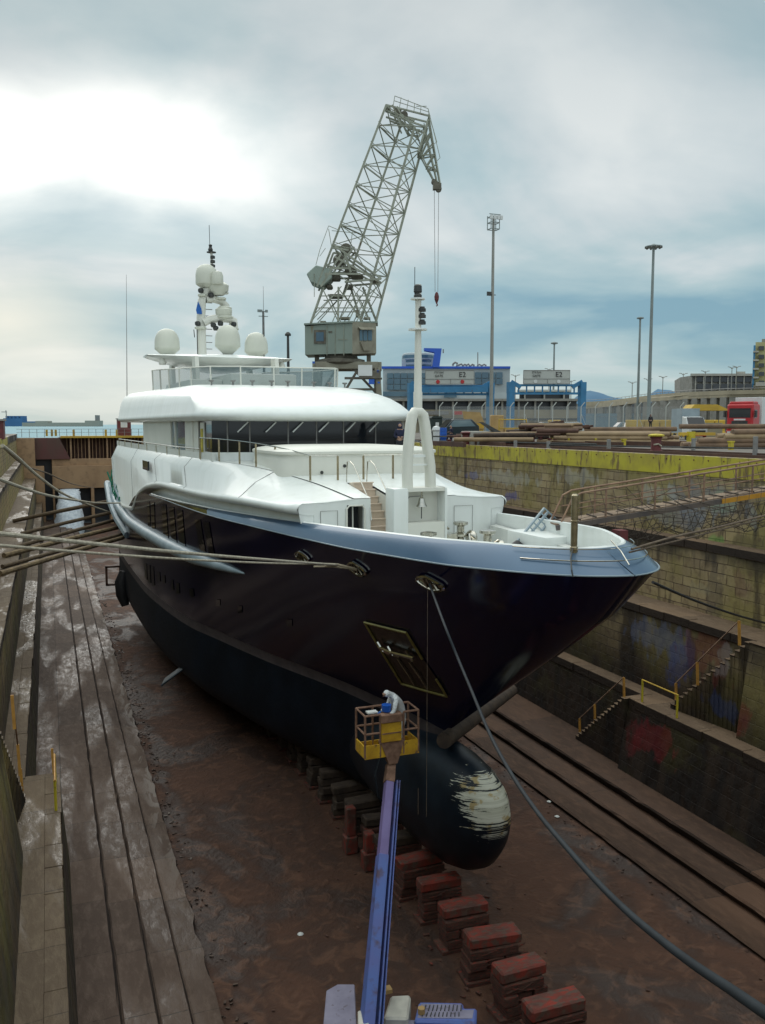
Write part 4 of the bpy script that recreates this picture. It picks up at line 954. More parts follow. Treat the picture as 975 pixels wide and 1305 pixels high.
# guard rail with brass-coloured posts round the front of the upper deck
b = MB(); b2 = MB()
path = [(26, 5.1), (23.5, 4.72), (21.5, 4.25), (20, 3.9), (18.6, 3.45), (17.4, 3.05), (16.2, 2.72), (16.1, 1.6)]
path2 = [(16.1, .5), (16.1, -.8), (16.2, -2.7), (17.4, -3.05), (20, -3.9), (24, -4.75)]
for pth in (path, path2):
    for s, t in pth:
        z0 = ZI(s); b.add([sh(s+ds, t+dt, z) for z in (z0, z0+1.0) for ds in (-.03, .03) for dt in (-.035, .035)], [(0, 2, 3, 1), (4, 5, 7, 6), (0, 1, 5, 4), (2, 6, 7, 3), (0, 4, 6, 2), (1, 3, 7, 5)])
    b2.path([sh(s, t, ZI(s)+1.02) for s, t in pth], .03, 6)
yb(b, 'rail_posts', 'brass_post'); yb(b2, 'top_rail', 'chrome')
# side rail aft along the upper deck
b = MB()
pts = [(s, TI(s)+.05) for s in (26, 30, 34, 38, 42, 46, 50, 54, 58)]
for side in (1, -1):
    b.path([sh(s, side*t, .42) for s, t in pts], .04, 6)
    for s, t in pts: b.tube(sh(s, side*t, -.1), sh(s, side*t, .42), .03, 5)
yb(b, 'side_rail', 'chrome')
b = MB()
for side in (1, -1): b.grid([[sh(s, side*TI(s), -.14), sh(s, side*(TI(s)+.02), .26)] for s in (24, 27, 30, 40, 50, 60)]) 
yb(b, 'rail_panel', 'white_gelcoat')
# recessed square fitting and aft scuttle on the cheek
p = None
def on_shell(px, py, t=5.62):
    r = ray(px, py); k = ((SB+ST*t)-EYE).dot(ST)/r.dot(ST); return EYE + r*k
b = MB(); c = on_shell(186, 593, 5.98); sx_, sz_ = SA*1.15, V((0, 0, .28)); b.obox(c, sx_, ST*.05, sz_); yb(b, 'side_vent', 'glass_dark')
# wheelhouse
b = MB(); zb0, zb1 = .30, 1.80
wf = [(24.3, 4.87), (23.75, 3.2), (23.5, 1.4), (23.45, 0), (23.5, -1.4), (23.75, -3.2), (24.3, -4.87)]
b.grid([[sh(s, t, z) for s, t in [(27.3, 4.87)] + wf + [(27.3, -4.87)]] for z in (zb0, zb1)]); gl = yb(b, 'wheelhouse_glass', 'glass_dark')
b = MB()
for s, t in wf[1:-1] + [(24.0, 4.2)] : b.tube(sh(s-.03, t, zb0), sh(s-.03, t, zb1), .035, 4)
b.build('mullions', 'steel_grey', gl)
b = MB()
for s, t in ((23.6, 3.3), (23.42, 2.0), (23.35, .7), (23.35, -.6), (23.4, -2.0), (23.6, -3.3)):
    b.rail(sh(s, t, 1.72), sh(s-.15, t+.55, 1.25), .05)
b.build('wipers', 'vehicle_white', gl)
b = MB(); b.grid([[sh(s, t, z) for s, t in [(27.3, 4.9)] + [(a-.03, c) for a, c in wf] + [(27.3, -4.9)]] for z in (-.2, zb0)]); yb(b, 'wheelhouse_base', 'white_gelcoat')
b = MB()
sbox(b, 47, 47.2, -4.9, 4.9, -.15, 1.9); sbox(b, 35.6, 47, 4.6, 4.9, -.15, 1.9); sbox(b, 27.7, 31, 4.6, 4.9, -.15, 1.9); sbox(b, 27.3, 47, -4.9, -4.6, -.15, 1.9); sbox(b, 31, 35.6, 4.6, 4.86, -.15, .2)
yb(b, 'deckhouse_wall', 'cream_gelcoat')
b = MB(); sbox(b, 31.05, 35.55, 4.7, 4.82, .2, 1.9); yb(b, 'side_window', 'glass_grey')
b = MB(); sbox(b, 34.1, 34.3, 4.8, 4.9, .0, 1.9); sbox(b, 27.3, 27.7, 4.65, 4.92, -.15, 1.9); sbox(b, 28.6, 28.75, 4.88, 4.95, -.1, 1.85); yb(b, 'door_post', 'cream_gelcoat')
b = MB(); sbox(b, 25.8, 26.7, 4.88, 4.93, .0, 1.7); yb(b, 'side_door', 'cream_gelcoat')
b = MB(); sbox(b, 26.0, 26.5, 4.94, 4.96, .1, 1.4); yb(b, 'door_sign', 'yellow_paint')
# big rounded roof over the wheelhouse
def ring(s0, s1, hw_, rf, ra, z, zf=0, n=10):
    pts = []
    for (cs, ct, sg, a0, r) in ((s0+rf, hw_-rf*.8, 1, 90, rf), (s0+rf, -(hw_-rf*.8), 1, 180, rf), (s1-ra, -(hw_-ra*.8), 1, 270, ra), (s1-ra, hw_-ra*.8, 1, 0, ra)):
        for k in range(n+1):
            a = radians(a0+90*k/n); s = cs + r*cos(a); t = ct + r*.8*sin(a)
            s -= 0; cr = (1-(t/5.6)**2)*zf if s < s0+rf+3 else 0
            z_ = z + max(0, min(1, (z-2.3)/1.1))*.55*max(0, min(1, (s-27)/16))
            pts.append(sh(s - .8*(1-(t/5.5)**2 if abs(t) < 5.5 else 0)*(1 if s < s0+rf*1.01 else 0), t, z_+cr))
    return pts
rr = [(1.2, 1.6, 1.75), (.35, .3, 1.78), (.05, .05, 1.90), (0, 0, 2.02), (.08, .04, 2.16), (.35, .10, 2.32), (1.1, .16, 2.62), (2.2, .28, 2.95), (3.6, .45, 3.22), (5.2, .75, 3.42), (6.8, 1.15, 3.55), (8.0, 1.7, 3.60)]
b = MB(); rws = [ring(22.9+f, 59.5-sd*.8, 5.55-sd, 2.2, 2.5, z) for f, sd, z in rr]
b.grid(rws, close=True); b.poly(rws[-1]); b.poly(rws[0]); yb(b, 'wheelhouse_roof', 'white_gelcoat', smooth=True, ang=60)
b = MB()
for t in (3.6, 2.5, 1.5, .5, -.4, -2.0, -3.0, -4.0):
    s = 29.3 + .9*abs(t)/4; zz = 3.63
    b.lathe(sh(s, t, zz), [(.13, 0), (.05, .06), (.05, .22), (.15, .27), (.15, .33)], 8)
yb(b, 'roof_lamps', 'steel_grey')
# flybridge wind screen
b = MB(); b2 = MB(); z0, z1 = 3.40, 4.72
fp = [(48, 4.0), (44.5, 4.0), (41, 4.0), (37.5, 3.95), (34.5, 3.8), (32.0, 3.2), (30.9, 1.8), (30.7, 0), (30.7, -1.6), (30.0, -3.3), (31.5, -4.0), (36, -4.0), (48, -4.0)]
def zt_(s): return interp(s, [(30, 4.72), (36, 4.9), (48, 5.45)])
def zb_(s): return interp(s, [(30, 3.55), (36, 3.75), (48, 4.1)])
b.grid([[sh(s, t, zb_(s)) for s, t in fp], [sh(s, t*1.01, zt_(s)) for s, t in fp]]); fg = yb(b, 'flybridge_screen', 'screen_glass')
for s, t in fp: b2.tube(sh(s, t*1.005, zb_(s)-.05), sh(s, t*1.015, zt_(s)+.02), .045, 5)
b2.path([sh(s, t*1.015, zt_(s)+.02) for s, t in fp], .035, 5); b2.build('screen_frame', 'cream_gelcoat', fg)
b = MB(); sbox(b, 36, 44, -3.0, 1.2, 3.4, 4.7); sbox(b, 38, 47, 1.2, 3.3, 3.4, 4.4); yb(b, 'flybridge_seating', 'cream_gelcoat', bevel=.15, smooth=True)
b = MB()
for s, t in ((39, 2.6), (39, -2.6), (46.5, 2.8), (46.5, -2.8)): b.prism([sh(s-.5, t-.12, 3.4), sh(s+.7, t-.12, 3.4), sh(s+1.1, t-.12, 5.9), sh(s+.1, t-.12, 5.9)], ST*.24)
yb(b, 'hardtop_supports', 'cream_gelcoat')
# hardtop wing
b = MB(); rows = []
for k in range(25):
    t = 5.0 - 10*k/24; a = abs(t)/5.0
    c = 5.92 + .30*a**1.6; th = .85*(1-a**1.4)+.12; sf = 39.8 + 3.6*a**1.6; sa = 48.2 - 2.6*a**2
    r = []
    for q in range(16):
        an = 2*pi*q/16; r.append(sh((sf+sa)/2 + (sa-sf)/2*cos(an), t, c + (th*.42 if sin(an) > 0 else th*.85)*sin(an)))
    rows.append(r)
b.grid(rows, close=True); b.poly(rows[0]); b.poly(rows[-1]); yb(b, 'hardtop', 'white_gelcoat', smooth=True, ang=60)
b = MB(); b.lathe(sh(43, 4.1, 5.55), [(.22, 0), (.26, .15), (.14, .35), (.1, .5)], 12); b.lathe(sh(43, -4.1, 5.55), [(.22, 0), (.26, .15), (.14, .35), (.1, .5)], 12); yb(b, 'wing_lamps', 'cream_gelcoat', smooth=True)
# radomes
def dome(s, t, z, r, h, nm='radome'):
    b = MB(); b.lathe(sh(s, t, z), [(r*.35, 0), (r*.45, .05*h), (r*.92, .24*h), (r, .27*h), (r, .34*h), (r*.985, .55*h), (r*.93, .68*h), (r*.82, .80*h), (r*.64, .90*h), (r*.42, .96*h), (r*.2, .99*h), (.01, h)], 28); return yb(b, nm, 'radome', smooth=True, ang=50)
dome(46, 3.28, 6.3, .86, 1.95); dome(41.8, -.02, 6.25, .84, 1.95); dome(45.5, -2.95, 6.25, .84, 1.95)
# main mast
def px_s(x, y, s): r = ray(x, y); k = ((SB+SA*s)-EYE).dot(SA)/r.dot(SA); p = EYE+r*k; q = p-SB; return (s, q.dot(ST), p.z)
SMN = 46.0
A = [px_s(x, y, SMN) for x, y in ((258, 458), (257, 430), (256, 405), (257, 385), (261, 372), (268, 366), (276, 363))]
b = MB(); ribbon(A, .55, .8, b)
B2 = [px_s(x, y, SMN) for x, y in ((258, 412), (266, 408), (280, 405), (291, 406), (297, 409), (298, 420))]; ribbon(B2, .55, 1.1, b)
B3 = [px_s(x, y, SMN) for x, y in ((262, 382), (272, 381), (282, 384), (288, 390), (286, 397), (289, 404))]; ribbon(B3, .45, .9, b)
mm = yb(b, 'mast_arms', 'cream_gelcoat', smooth=True, ang=70)
b = MB()
for (x0, x1, y) in ((272, 287, 381.5), (251, 262, 377), (247, 262, 418.5), (274, 296, 405), (284, 303, 420), (278, 294, 393.5), (280, 290, 374)):
    p = px_s((x0+x1)/2, y, SMN); hwid = abs(px_s(x0, y, SMN)[1]-px_s(x1, y, SMN)[1])/2; b.lathe(sh(p[0]-.3, p[1], p[2]-.08), [(hwid*.9, 0), (hwid, .05), (hwid, .13), (hwid*.9, .16)], 18)
for (x, y, w) in ((277, 369, .75), (284, 400, .6)):
    p = px_s(x, y, SMN); b.lathe(sh(p[0]-.3, p[1], p[2]-.45), [(w*.5, 0), (w*.95, .35), (w, .7), (w*.5, .95)], 18)
b.build('mast_platforms', 'radome', mm, smooth=True)
b = MB()
for (x, y) in ((256, 371), (252, 413), (272, 415), (275, 419), (281, 413), (298, 414), (286, 371), (269, 377)):
    p = px_s(x, y, SMN-.5); b.lathe(sh(*p) - V((0, 0, .12)), [(.14, 0), (.2, .1), (.2, .25), (.12, .32)], 10)
for (x, y0, y1) in ((251, 420, 458), (247, 420, 430)):
    p = px_s(x, y0, SMN); q = px_s(x+1, y1, SMN); b.tube(sh(*p), sh(*q), .03, 5)
b.build('mast_fittings', 'dark_metal', mm)
b = MB()
p = px_s(263, 367, SMN); b.lathe(sh(p[0]-.1, p[1], p[2]), [(.45, 0), (.74, .22), (.76, .3), (.76, .85), (.69, 1.25), (.46, 1.5), (.2, 1.6), (.01, 1.62)], 24)
p = px_s(273.5, 365, SMN); b.lathe(sh(p[0]-.9, p[1], p[2]), [(.38, 0), (.42, .1), (.42, .6), (.32, .85), (.01, .95)], 20); b.build('mast_radome', 'radome', mm, smooth=True)
b = MB(); p = px_s(270, 352, SMN); b.tube(sh(p[0], p[1], p[2]-.5), sh(p[0], p[1], p[2]+1.9), .13, 10, .08)
b.build('topmast', 'cream_gelcoat', mm)
b = MB()
for dz in (.6, .9, 1.2): b.lathe(sh(p[0]-.15, p[1]-.05, p[2]+dz), [(.17, 0), (.17, .16), (.1, .2)], 10)
b.lathe(sh(p[0], p[1], p[2]+1.62), [(.33, 0), (.33, .05)], 14); b.lathe(sh(p[0], p[1]+.06, p[2]+1.7), [(.14, 0), (.18, .12), (.1, .3), (.13, .45), (.03, .5)], 10); b.tube(sh(p[0], p[1]+.1, p[2]+2), sh(p[0], p[1]+.12, p[2]+3.5), .02, 4); b.build('masthead_lights', 'dark_metal', mm)
b = MB()
for k in range(9): q = px_s(266.5, 386+k*8.4, SMN); b.rail(sh(q[0], q[1]+.25, q[2]), sh(q[0], q[1]-.22, q[2]), .05)
b.build('mast_rungs', 'steel_grey', mm)
# whip aerials
b = MB()
for (x, y0, y1, s) in ((162, 455, 350, 56), (179, 468, 468, 50), (336.5, 455, 365, 45)):
    if y0 == y1: continue
    p = px_s(x, y0 if x > 170 else 515, s); q = px_s(x-1, y1, s); b.tube(sh(*p), sh(*q), .035, 4, .012)
yb(b, 'whip_aerials', 'steel_grey')
# small courtesy flag
p, q = px_s(252.5, 384, 45.5), px_s(253, 400, 45.5)
b = MB(); P_, Q_ = sh(*p), sh(*q); b.prism([P_, P_+ST*-.22+V((0, 0, -.5)), Q_+ST*-.25, Q_+ST*.1, P_+ST*.15+V((0, 0, -.6))], SA*.06)
fl = b.build('signal_flag', 'blue_cloth'); tag(fl, 'small blue flag hanging furled beside the yacht mast', 'flag')
# ------------------------------------------------------------------ hull fittings
def patch(b, corners, off, nx=4, ny=5):       # corners: four survey pixels, clockwise from top left
    c = [hull_at(*p) for p in corners]
    rows = []
    for j in range(ny+1):
        r = []
        for i in range(nx+1):
            u, v = i/nx, j/ny
            s = (1-v)*((1-u)*c[0][0]+u*c[1][0]) + v*((1-u)*c[3][0]+u*c[2][0]); z = (1-v)*((1-u)*c[0][2]+u*c[1][2]) + v*((1-u)*c[3][2]+u*c[2][2])
            r.append(hp_(s, z, off))
        rows.append(r)
    b.grid(rows); return c
for (x0, x1, y0, y1, dx) in ((188, 191, 639, 671, 1), (193, 197, 640, 674, 1), (206, 212, 643, 699, 4), (216, 222, 646, 703, 5), (226, 233, 650, 707, 5), (249, 256, 662, 704, 7), (260, 267, 665, 706, 7),
                            (184.5, 187, 718, 739, 1), (188.5, 191.5, 720, 743, 1), (193, 196, 722, 746, 1.5), (201, 204, 729, 741, .8), (207.5, 210.5, 733, 743, .6), (218, 221, 739, 752, 1), (225, 228.5, 743, 756, 1), (242, 247, 750, 760, .8), (276, 281, 764, 772, 0), (304, 309, 772, 781, 0), (366, 373, 789, 798, 0)):
    b = MB(); patch(b, ((x0, y0), (x1, y0), (x1+dx, y1), (x0+dx, y1)), .03, 2, 4); yb(b, 'hull_window', 'hull_glass')
# chrome ring fairleads
def ring_on_hull(px, py, a, bb, tilt, fill='chrome'):
    s, t, z = hull_at(px, py); b = MB(); pts = []
    for k in range(25):
        an = 2*pi*k/24; da, dz = a*cos(an), bb*sin(an)*(1-.35*abs(cos(an)))
        pts.append(hp_(s + da*cos(tilt) - dz*sin(tilt), z + da*sin(tilt) + dz*cos(tilt), .07))
    b.path(pts, .055, 6); f = yb(b, 'fairlead', 'chrome', smooth=True)
    b = MB(); b.poly([hp_(s + a*.9*cos(2*pi*k/16)*cos(tilt), z + bb*.8*sin(2*pi*k/16) + a*.9*cos(2*pi*k/16)*sin(tilt), .045) for k in range(16)]); b.build('fairlead_throat', 'chrome' if px != 457 else 'glass_dark', f)
    b = MB()
    for q in (-.35, .0, .35): b.tube(hp_(s+a*q, z-bb*.75+.03*q, .08), hp_(s+a*q, z+bb*.75, .08), .035, 5)
    b.build('fairlead_roller', 'chrome', f)
    return hp_(s, z, .08)
F1 = ring_on_hull(387, 709, .50, .19, .0); F2 = ring_on_hull(457, 724, .52, .22, .02); F3 = ring_on_hull(550, 742, .54, .21, .03)
# anchor pocket with gilt edge and the stowed anchor
b = MB(); cc = patch(b, ((466, 792), (520, 805), (571, 886), (513, 870)), .03, 6, 8); pk = yb(b, 'anchor_pocket', 'anchor_pocket')
def pocket(u, v, off):
    c = cc; s = (1-v)*((1-u)*c[0][0]+u*c[1][0]) + v*((1-u)*c[3][0]+u*c[2][0]); z = (1-v)*((1-u)*c[0][2]+u*c[1][2]) + v*((1-u)*c[3][2]+u*c[2][2]); return hp_(s, z, off)
b = MB()
for pth in ([(0, 0), (.5, 0), (1, 0), (1, .18), (1, .4)], [(0, 0), (0, .3), (0, .6), (0, 1)], [(0, 1), (.5, 1), (1, 1), (1, .85), (1, .72)]): b.path([pocket(u, v, .06) for u, v in pth], .045, 5)
b.build('pocket_edge', 'anchor_gold', pk)
b = MB(); b.path([pocket(.12, .34, .16), pocket(.4, .36, .2), pocket(.9, .37, .16)], .075, 8); b.path([pocket(.12, .27, .13), pocket(.2, .38, .2), pocket(.22, .45, .1)], .05, 6); b.path([pocket(.35, .3, .13), pocket(.42, .4, .2), pocket(.45, .46, .1)], .05, 6); b.path([pocket(.75, .30, .1), pocket(.8, .44, .15)], .05, 6)
an = b.build('anchor', 'chrome', pk)
b = MB()
for u in (.35, .62): b.path([pocket(u, .52, .07), pocket(u+.05, .75, .09), pocket(u+.02, .95, .07)], .03, 5)
b.build('pocket_ribs', 'brass_post', pk)
# rubbing strake along the after half of the hull
b = MB(); pts = []; rad = []
for i in range(50):
    s = 20.4 + 41.5*(i/49); z = interp(s, [(20, -4.86), (28, -5.05), (38, -5.2), (48, -5.35), (56, -4.95), (62, -4.3)]); r = .36*min(1, ((s-20.3)/7)**.6)
    pts.append(sh(s, hb(min(s, 60), z) + .10*min(1, (s-20)/6), z)); rad.append(r)
b.path(pts, rad, 14); yb(b, 'rubbing_strake', 'rub_grey', smooth=True)
# stabiliser fin and after gear
b = MB(); p, q = atz(205, 876, -13.4), atz(238, 851, -12.4); d = (q-p); b.prism([p, p+V((.3, .9, .1)), q+V((.35, .9, .1)), q], (0.02, 0, .16)); yb(b, 'stabiliser_fin', 'blue_fin', bevel=.04)
b = MB(); b.path([at(158, 728, 70), at(155, 742, 70), at(156, 758, 70), at(160, 772, 70)], [.35, .55, .5, .3], 12); yb(b, 'propeller_bracket', 'black_rubber', smooth=True)
b = MB(); a_ = at(138, 722, 74)
for dx, dz, w, h in ((0, 0, 1.3, .16), (0, -1.55, 1.3, .16), (-.57, -.78, .16, 1.7), (.57, -.78, .16, 1.7)): b.obox(a_+V((dx+.4, 0, dz)), (w/2, 0, 0), (0, .3, 0), (0, 0, h/2))
st_ = b.build('support_frame', 'pipe_rust'); tag(st_, 'rusty square support frame standing under the yacht stern', 'frame')
# jackstaff
pz = sh(1.35, .78, -1.42); b = MB(); b.lathe(pz, [(.10, -.15), (.10, .0), (.085, .02), (.085, .62), (.10, .63), (.10, .66), (.085, .67), (.085, 1.28), (.05, 1.32)], 14); yb(b, 'bow_post', 'brass_post', smooth=True)
b = MB(); b.path([sh(1.3, .85, -1.44), sh(.95, 1.15, -1.62), sh(.62, 1.35, -1.85), sh(.55, 1.36, -2.0)], .02, 5); yb(b, 'post_cable', 'dark_metal')
# windlasses
def windlass(s, t, k):
    b = MB(); b.lathe(sh(s, t, -2.95), [(.30, 0), (.30, .08), (.15, .12), (.13, .35), (.24, .42), (.26, .5), (.14, .58), (.14, .78), (.28, .86), (.28, .95), (.1, .98)], 18)
    b.obox(sh(s+.1, t+.45, -2.62), SA*.22, ST*.25, V((0, 0, .2))); b.path([sh(s-.1, t+.5, -2.5), sh(s-.1, t+.75, -2.3), sh(s, t+.7, -2.1), sh(s+.1, t+.45, -2.25)], .045, 6)
    b.lathe(sh(s-.2, t-.35, -2.6), [(.25, -.12), (.3, -.05), (.3, .05), (.25, .12)], 16, axis=ST)
    yb(b, 'windlass', 'chrome', smooth=True)
for s, t in ((12.0, -1.75), (9.3, -1.35), (9.6, .75)): windlass(s, t, 0)
b = MB()
for s, t in ((6.8, -2.0), (6.4, -1.2), (7.8, 1.6), (5.6, 1.1), (12.2, 2.7), (11.7, 1.9)):
    b.lathe(sh(s, t, -2.95), [(.12, 0), (.09, .05), (.09, .42), (.15, .45), (.15, .5)], 12); b.lathe(sh(s+.4, t+.05, -2.95), [(.12, 0), (.09, .05), (.09, .42), (.15, .45), (.15, .5)], 12); b.tube(sh(s-.15, t, -2.6), sh(s+.55, t, -2.6), .04, 6)
yb(b, 'mooring_bitts', 'chrome', smooth=True)
b = MB(); b.path([sh(8.2, -1.2, -2.85), sh(7.2, -.8, -2.7), sh(6.4, -.4, -2.85), sh(5.6, .1, -2.6), sh(4.8, .3, -2.8)], .07, 6); b.lathe(sh(8.6, -2.1, -2.95), [(.3, 0), (.35, .25), (.25, .5), (.05, .65)], 10); b.lathe(sh(11.5, 1.95, -2.95), [(.25, 0), (.32, .5), (.34, .58), (.05, .6)], 10); yb(b, 'dark_covers', 'black_rubber', smooth=True)
b = MB(); sbox(b, 7.2, 9.6, -3.35, -2.3, -2.95, -2.05); sbox(b, 3.0, 6.8, -1.7, -.9, -2.95, -2.45); yb(b, 'deck_locker', 'white_gelcoat', bevel=.06, smooth=True)
b = MB()
for side in (1, -1):
    rows = []
    for i in range(16):
        s = 1.9 + 11*i/15; w = max(.03, fD(max(0, s-1.3))-.42); rows.append([sh(s, side*w, -2.28), sh(s, side*max(0.0, w-.28), -2.3), sh(s, side*max(0, w-.3), -2.95)])
    b.grid(rows)
yb(b, 'waterway_shelf', 'deck_white')
# folded passerelle ladder leaning on the port bulwark
p, q = sh(5.6, .35, -2.55), None
q = V((0, 0, 0)); P1, P2 = atz(668, 697, -2.55), at(702, 655, (atz(668, 697, -2.55)-EYE).dot(FW)+.6)
side_ = (P2-P1).cross(FW).normalized(); b = MB()
for o_ in (-.30, -.12, .12, .30): b.rail(P1+side_*o_, P2+side_*o_, .07)
for k in range(8): c_ = P1.lerp(P2, k/7); b.rail(c_-side_*.3, c_+side_*.3, .045)
ld = b.build('ladder', 'rub_grey'); tag(ld, 'folded aluminium ladder lying across the yacht foredeck near the bow', 'ladder')
# port-side rub strips on far bulwark, gloves etc: dark cushion
# mooring platform with green netting at the starboard quarter
t = empty('boarding_platform', at(150, 672, 68), 'green netted boarding platform hung outside the yacht stern quarter', 'platform')
P_ = [at(137, 616, 76), at(141, 640, 72), at(150, 662, 69), at(163, 682, 66)]
b = MB(); b.path(P_, .30, 8); b.path([p + V((.5, 0, .9)) for p in P_], .10, 6); b.path([p + V((.9, 0, 1.7)) for p in P_], .09, 6); b.build('side_beam', 'rub_grey', t)
b = MB()
rnd = random.Random(3)
for k in range(22):
    f = k/21*3; i = min(2, int(f)); p = P_[i].lerp(P_[i+1], f-i); b.rail(p+V((.2, 0, 0)), p+V((.8+rnd.uniform(-.2, .3), rnd.uniform(-.4, .4), 1.8)), .07)
    b.rail(p+V((.3, 0, .3)), p+V((.6+rnd.uniform(-.6, .6), rnd.uniform(-.8, .8), 1.2)), .10)
b.build('netting', 'net_green', t)
b = MB()
for k in range(5): p = P_[0].lerp(P_[1], k/4)+V((.9, .2, 1.6)); b.obox(p, (.3, 0, 0), (0, .3, 0), (0, 0, .22))
b.build('white_fenders', 'vehicle_white', t, bevel=.08)

# ------------------------------------------------------------------ keel blocks
def keel_block(y, x, label, seed):
    rnd = random.Random(seed); t = empty('keel_block', (x, y, ZF), label, 'keel block', 'red timber keel blocks in a row under the yacht')
    w, d = .80*rnd.uniform(.92, 1.08), .30*rnd.uniform(.85, 1.15)
    t.rotation_euler = (0, 0, rnd.uniform(-.07, .07))
    b = MB(); rows = []
    tl_ = rnd.uniform(-.05, .05); b.obox((x+rnd.uniform(-.06, .06), y, -13.83-rnd.uniform(0, .05)), (w, rnd.uniform(-.04, .04), tl_), (0, d, 0), (-tl_*.3, 0, .17)); ob = b.build('cap_timber', 'block_red' if seed < 6 else 'timber_dark', t, bevel=.05)  # caps farther under the hull coloured darker to stand for its shade
    b = MB(); z = -14.98
    for k in range(3):
        h = .31; a = rnd.uniform(-.06, .06); dw = rnd.uniform(-.08, .04)
        if k == 1:
            for i in range(3): xx = x-w+.02+(2*w/3)*(i+.5); b.obox((xx, y+rnd.uniform(-.05, .05), z+h/2), (w/3-.02, 0, 0), (0, d+.04+rnd.uniform(-.04, .06), 0), (0, 0, h/2-.004))
        else: b.obox((x+a, y+rnd.uniform(-.04, .04), z+h/2), (w+dw, a*.4, 0), (-a*.2, d+rnd.uniform(-.02, .05), 0), (0, 0, h/2-.004))
        z += h + .006
    # split and gouged timbers on the face
    for i in range(7):
        xx = x+rnd.uniform(-w*.9, w*.8); zz = rnd.uniform(-14.75, -14.15); l = rnd.uniform(.25, .6); b.rail((xx, y-d-.03, zz), (xx+l, y-d-.05, zz+rnd.uniform(-.25, .25)), .05)
    b.build('timber_stack', 'block_wood' if seed < 8 else 'timber_dark', t, bevel=.03)  # far stacks darkened too, hull shade put into the timber colour
    b = MB(); b.box(x-w-.1, x+w+.1, y-d-.08, y+d+.08, ZF-.05, -14.985); b.build('base_slab', 'block_wood', t, bevel=.02)
    return t
names = ['nearest red keel block, cut by the bottom picture edge', 'second red keel block counting up from the bottom picture edge', 'third red keel block counting up from the bottom picture edge', 'fourth red keel block, just in front of the bulbous bow', 'fifth red keel block, under the tip of the bulbous bow']
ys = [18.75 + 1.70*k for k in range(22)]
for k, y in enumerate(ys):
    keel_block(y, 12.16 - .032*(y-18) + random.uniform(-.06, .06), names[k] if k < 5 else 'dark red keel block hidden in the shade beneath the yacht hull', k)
# bilge shores (red posts) under the turn of the hull
bs = [(atz(446, 1020, -13.0)), atz(470, 1052, -13.4)]
for i, p in enumerate(bs):
    b = MB(); b.box(p.x-.17, p.x+.20, p.y-.2, p.y+.2, -14.4, p.z-.25); b.box(p.x-.25, p.x+.25, p.y-.25, p.y+.25, ZF, -14.4); o = b.build('bilge_block', 'block_red', bevel=.04); tag(o, ['red upright bilge block left of the boom in the shade under the hull', 'dark red bilge block right behind the lift boom'][i], 'bilge block', 'red bilge blocks')
# debris on the floor
rnd = random.Random(11)
for (x, y, l, m_) in ((700, 1022, 'white scrap lying on the step edge right of the bulb', 'vehicle_white'), (710, 1041, 'small pale scrap lying on the dock floor beside the right steps', 'vehicle_white'), (383, 1191, 'tiny white scrap on the brown floor left of the boom', 'vehicle_white')):
    p = atz(x, y, ZF); b = MB(); b.lathe((p.x, p.y, p.z), [(.07, 0), (.11, .02), (.07, .05), (.02, .06)], 7); o = b.build('scrap', m_); tag(o, l, 'scrap')
def debris(area, n, m_, r):
    b = MB()
    for i in range(n):
        x = rnd.uniform(*area[0]); y = rnd.uniform(*area[1]); z = area[2]; s = rnd.uniform(.4, 1)*r
        a = rnd.uniform(0, 6.28); b.obox((x, y, z+s*.2), (cos(a)*s, sin(a)*s, rnd.uniform(-.2, .2)*s), (-sin(a)*s*.5, cos(a)*s*.5, 0), (0, 0, s*.3))
    return b
b = debris(((10.5, 14.5), (16, 40), ZF), 90, None, .10); tag(b.build('splinters', 'block_wood'), kind='stuff')
b = debris(((4.2, 20), (15, 110), ZF), 500, None, .06)
b2 = debris(((3.95, 4.7), (14, 90), ZF+.0), 420, None, .075); tag(b2.build('rubble', 'slab_left'), kind='stuff')
b2 = debris(((19.5, 20.3), (18, 70), ZF+.0), 160, None, .06); tag(b2.build('rubble', 'mud'), kind='stuff')
b = b; tag(b.build('gravel', 'pipe_rust'), kind='stuff')

# ------------------------------------------------------------------ boom lift with the painter
B0 = V((6.62, 18.3, -12.85)); B1 = V((8.72, 22.05, -7.95))
lift = empty('boom_lift', (7.9, 18.6, ZF), 'blue boom lift standing on the dock floor with a raised rusty yellow basket', 'boom lift')
d = (B1-B0).normalized(); sd = V((1, 0, 0)); sd = (sd - d*sd.dot(d)).normalized(); up_ = sd.cross(d)
def beam(b, p, q, w0, w1, h0, h1):
    vs = []
    for P, w, h in ((p, w0, h0), (q, w1, h1)): vs += [P-sd*w-up_*h, P+sd*w-up_*h, P+sd*w+up_*h, P-sd*w+up_*h]
    b.add(vs, [(0, 1, 2, 3), (7, 6, 5, 4), (0, 4, 5, 1), (1, 5, 6, 2), (2, 6, 7, 3), (3, 7, 4, 0)])
b = MB(); beam(b, B0, B0.lerp(B1, .62), .145, .135, .21, .18); b.build('boom_section', 'lift_blue', lift, bevel=.015)
b = MB(); beam(b, B0.lerp(B1, .60), B0.lerp(B1, .93), .118, .11, .16, .14); b.build('boom_section', 'lift_violet', lift, bevel=.012)
b = MB(); beam(b, B0.lerp(B1, .92), B1, .13, .12, .15, .13); b.build('jib', 'basket_rust', lift, bevel=.01)
b = MB(); L0, L1 = B0 + sd*.26, B0.lerp(B1, .93) + sd*.20; b.rail(L0, L1, .04, .30, up_); b.rail(L0+sd*.09, L1+sd*.07, .025, .32, up_); ch = b.build('hose_track', 'lift_blue', lift)
b = MB()
for k in range(17):
    p = L0.lerp(L1, (k+.5)/17); b.obox(p - up_*.165 + sd*.045, sd*.035, d*.13*(1.3-k*.03), up_*.012)
b.build('track_slot', 'black_rubber', ch)
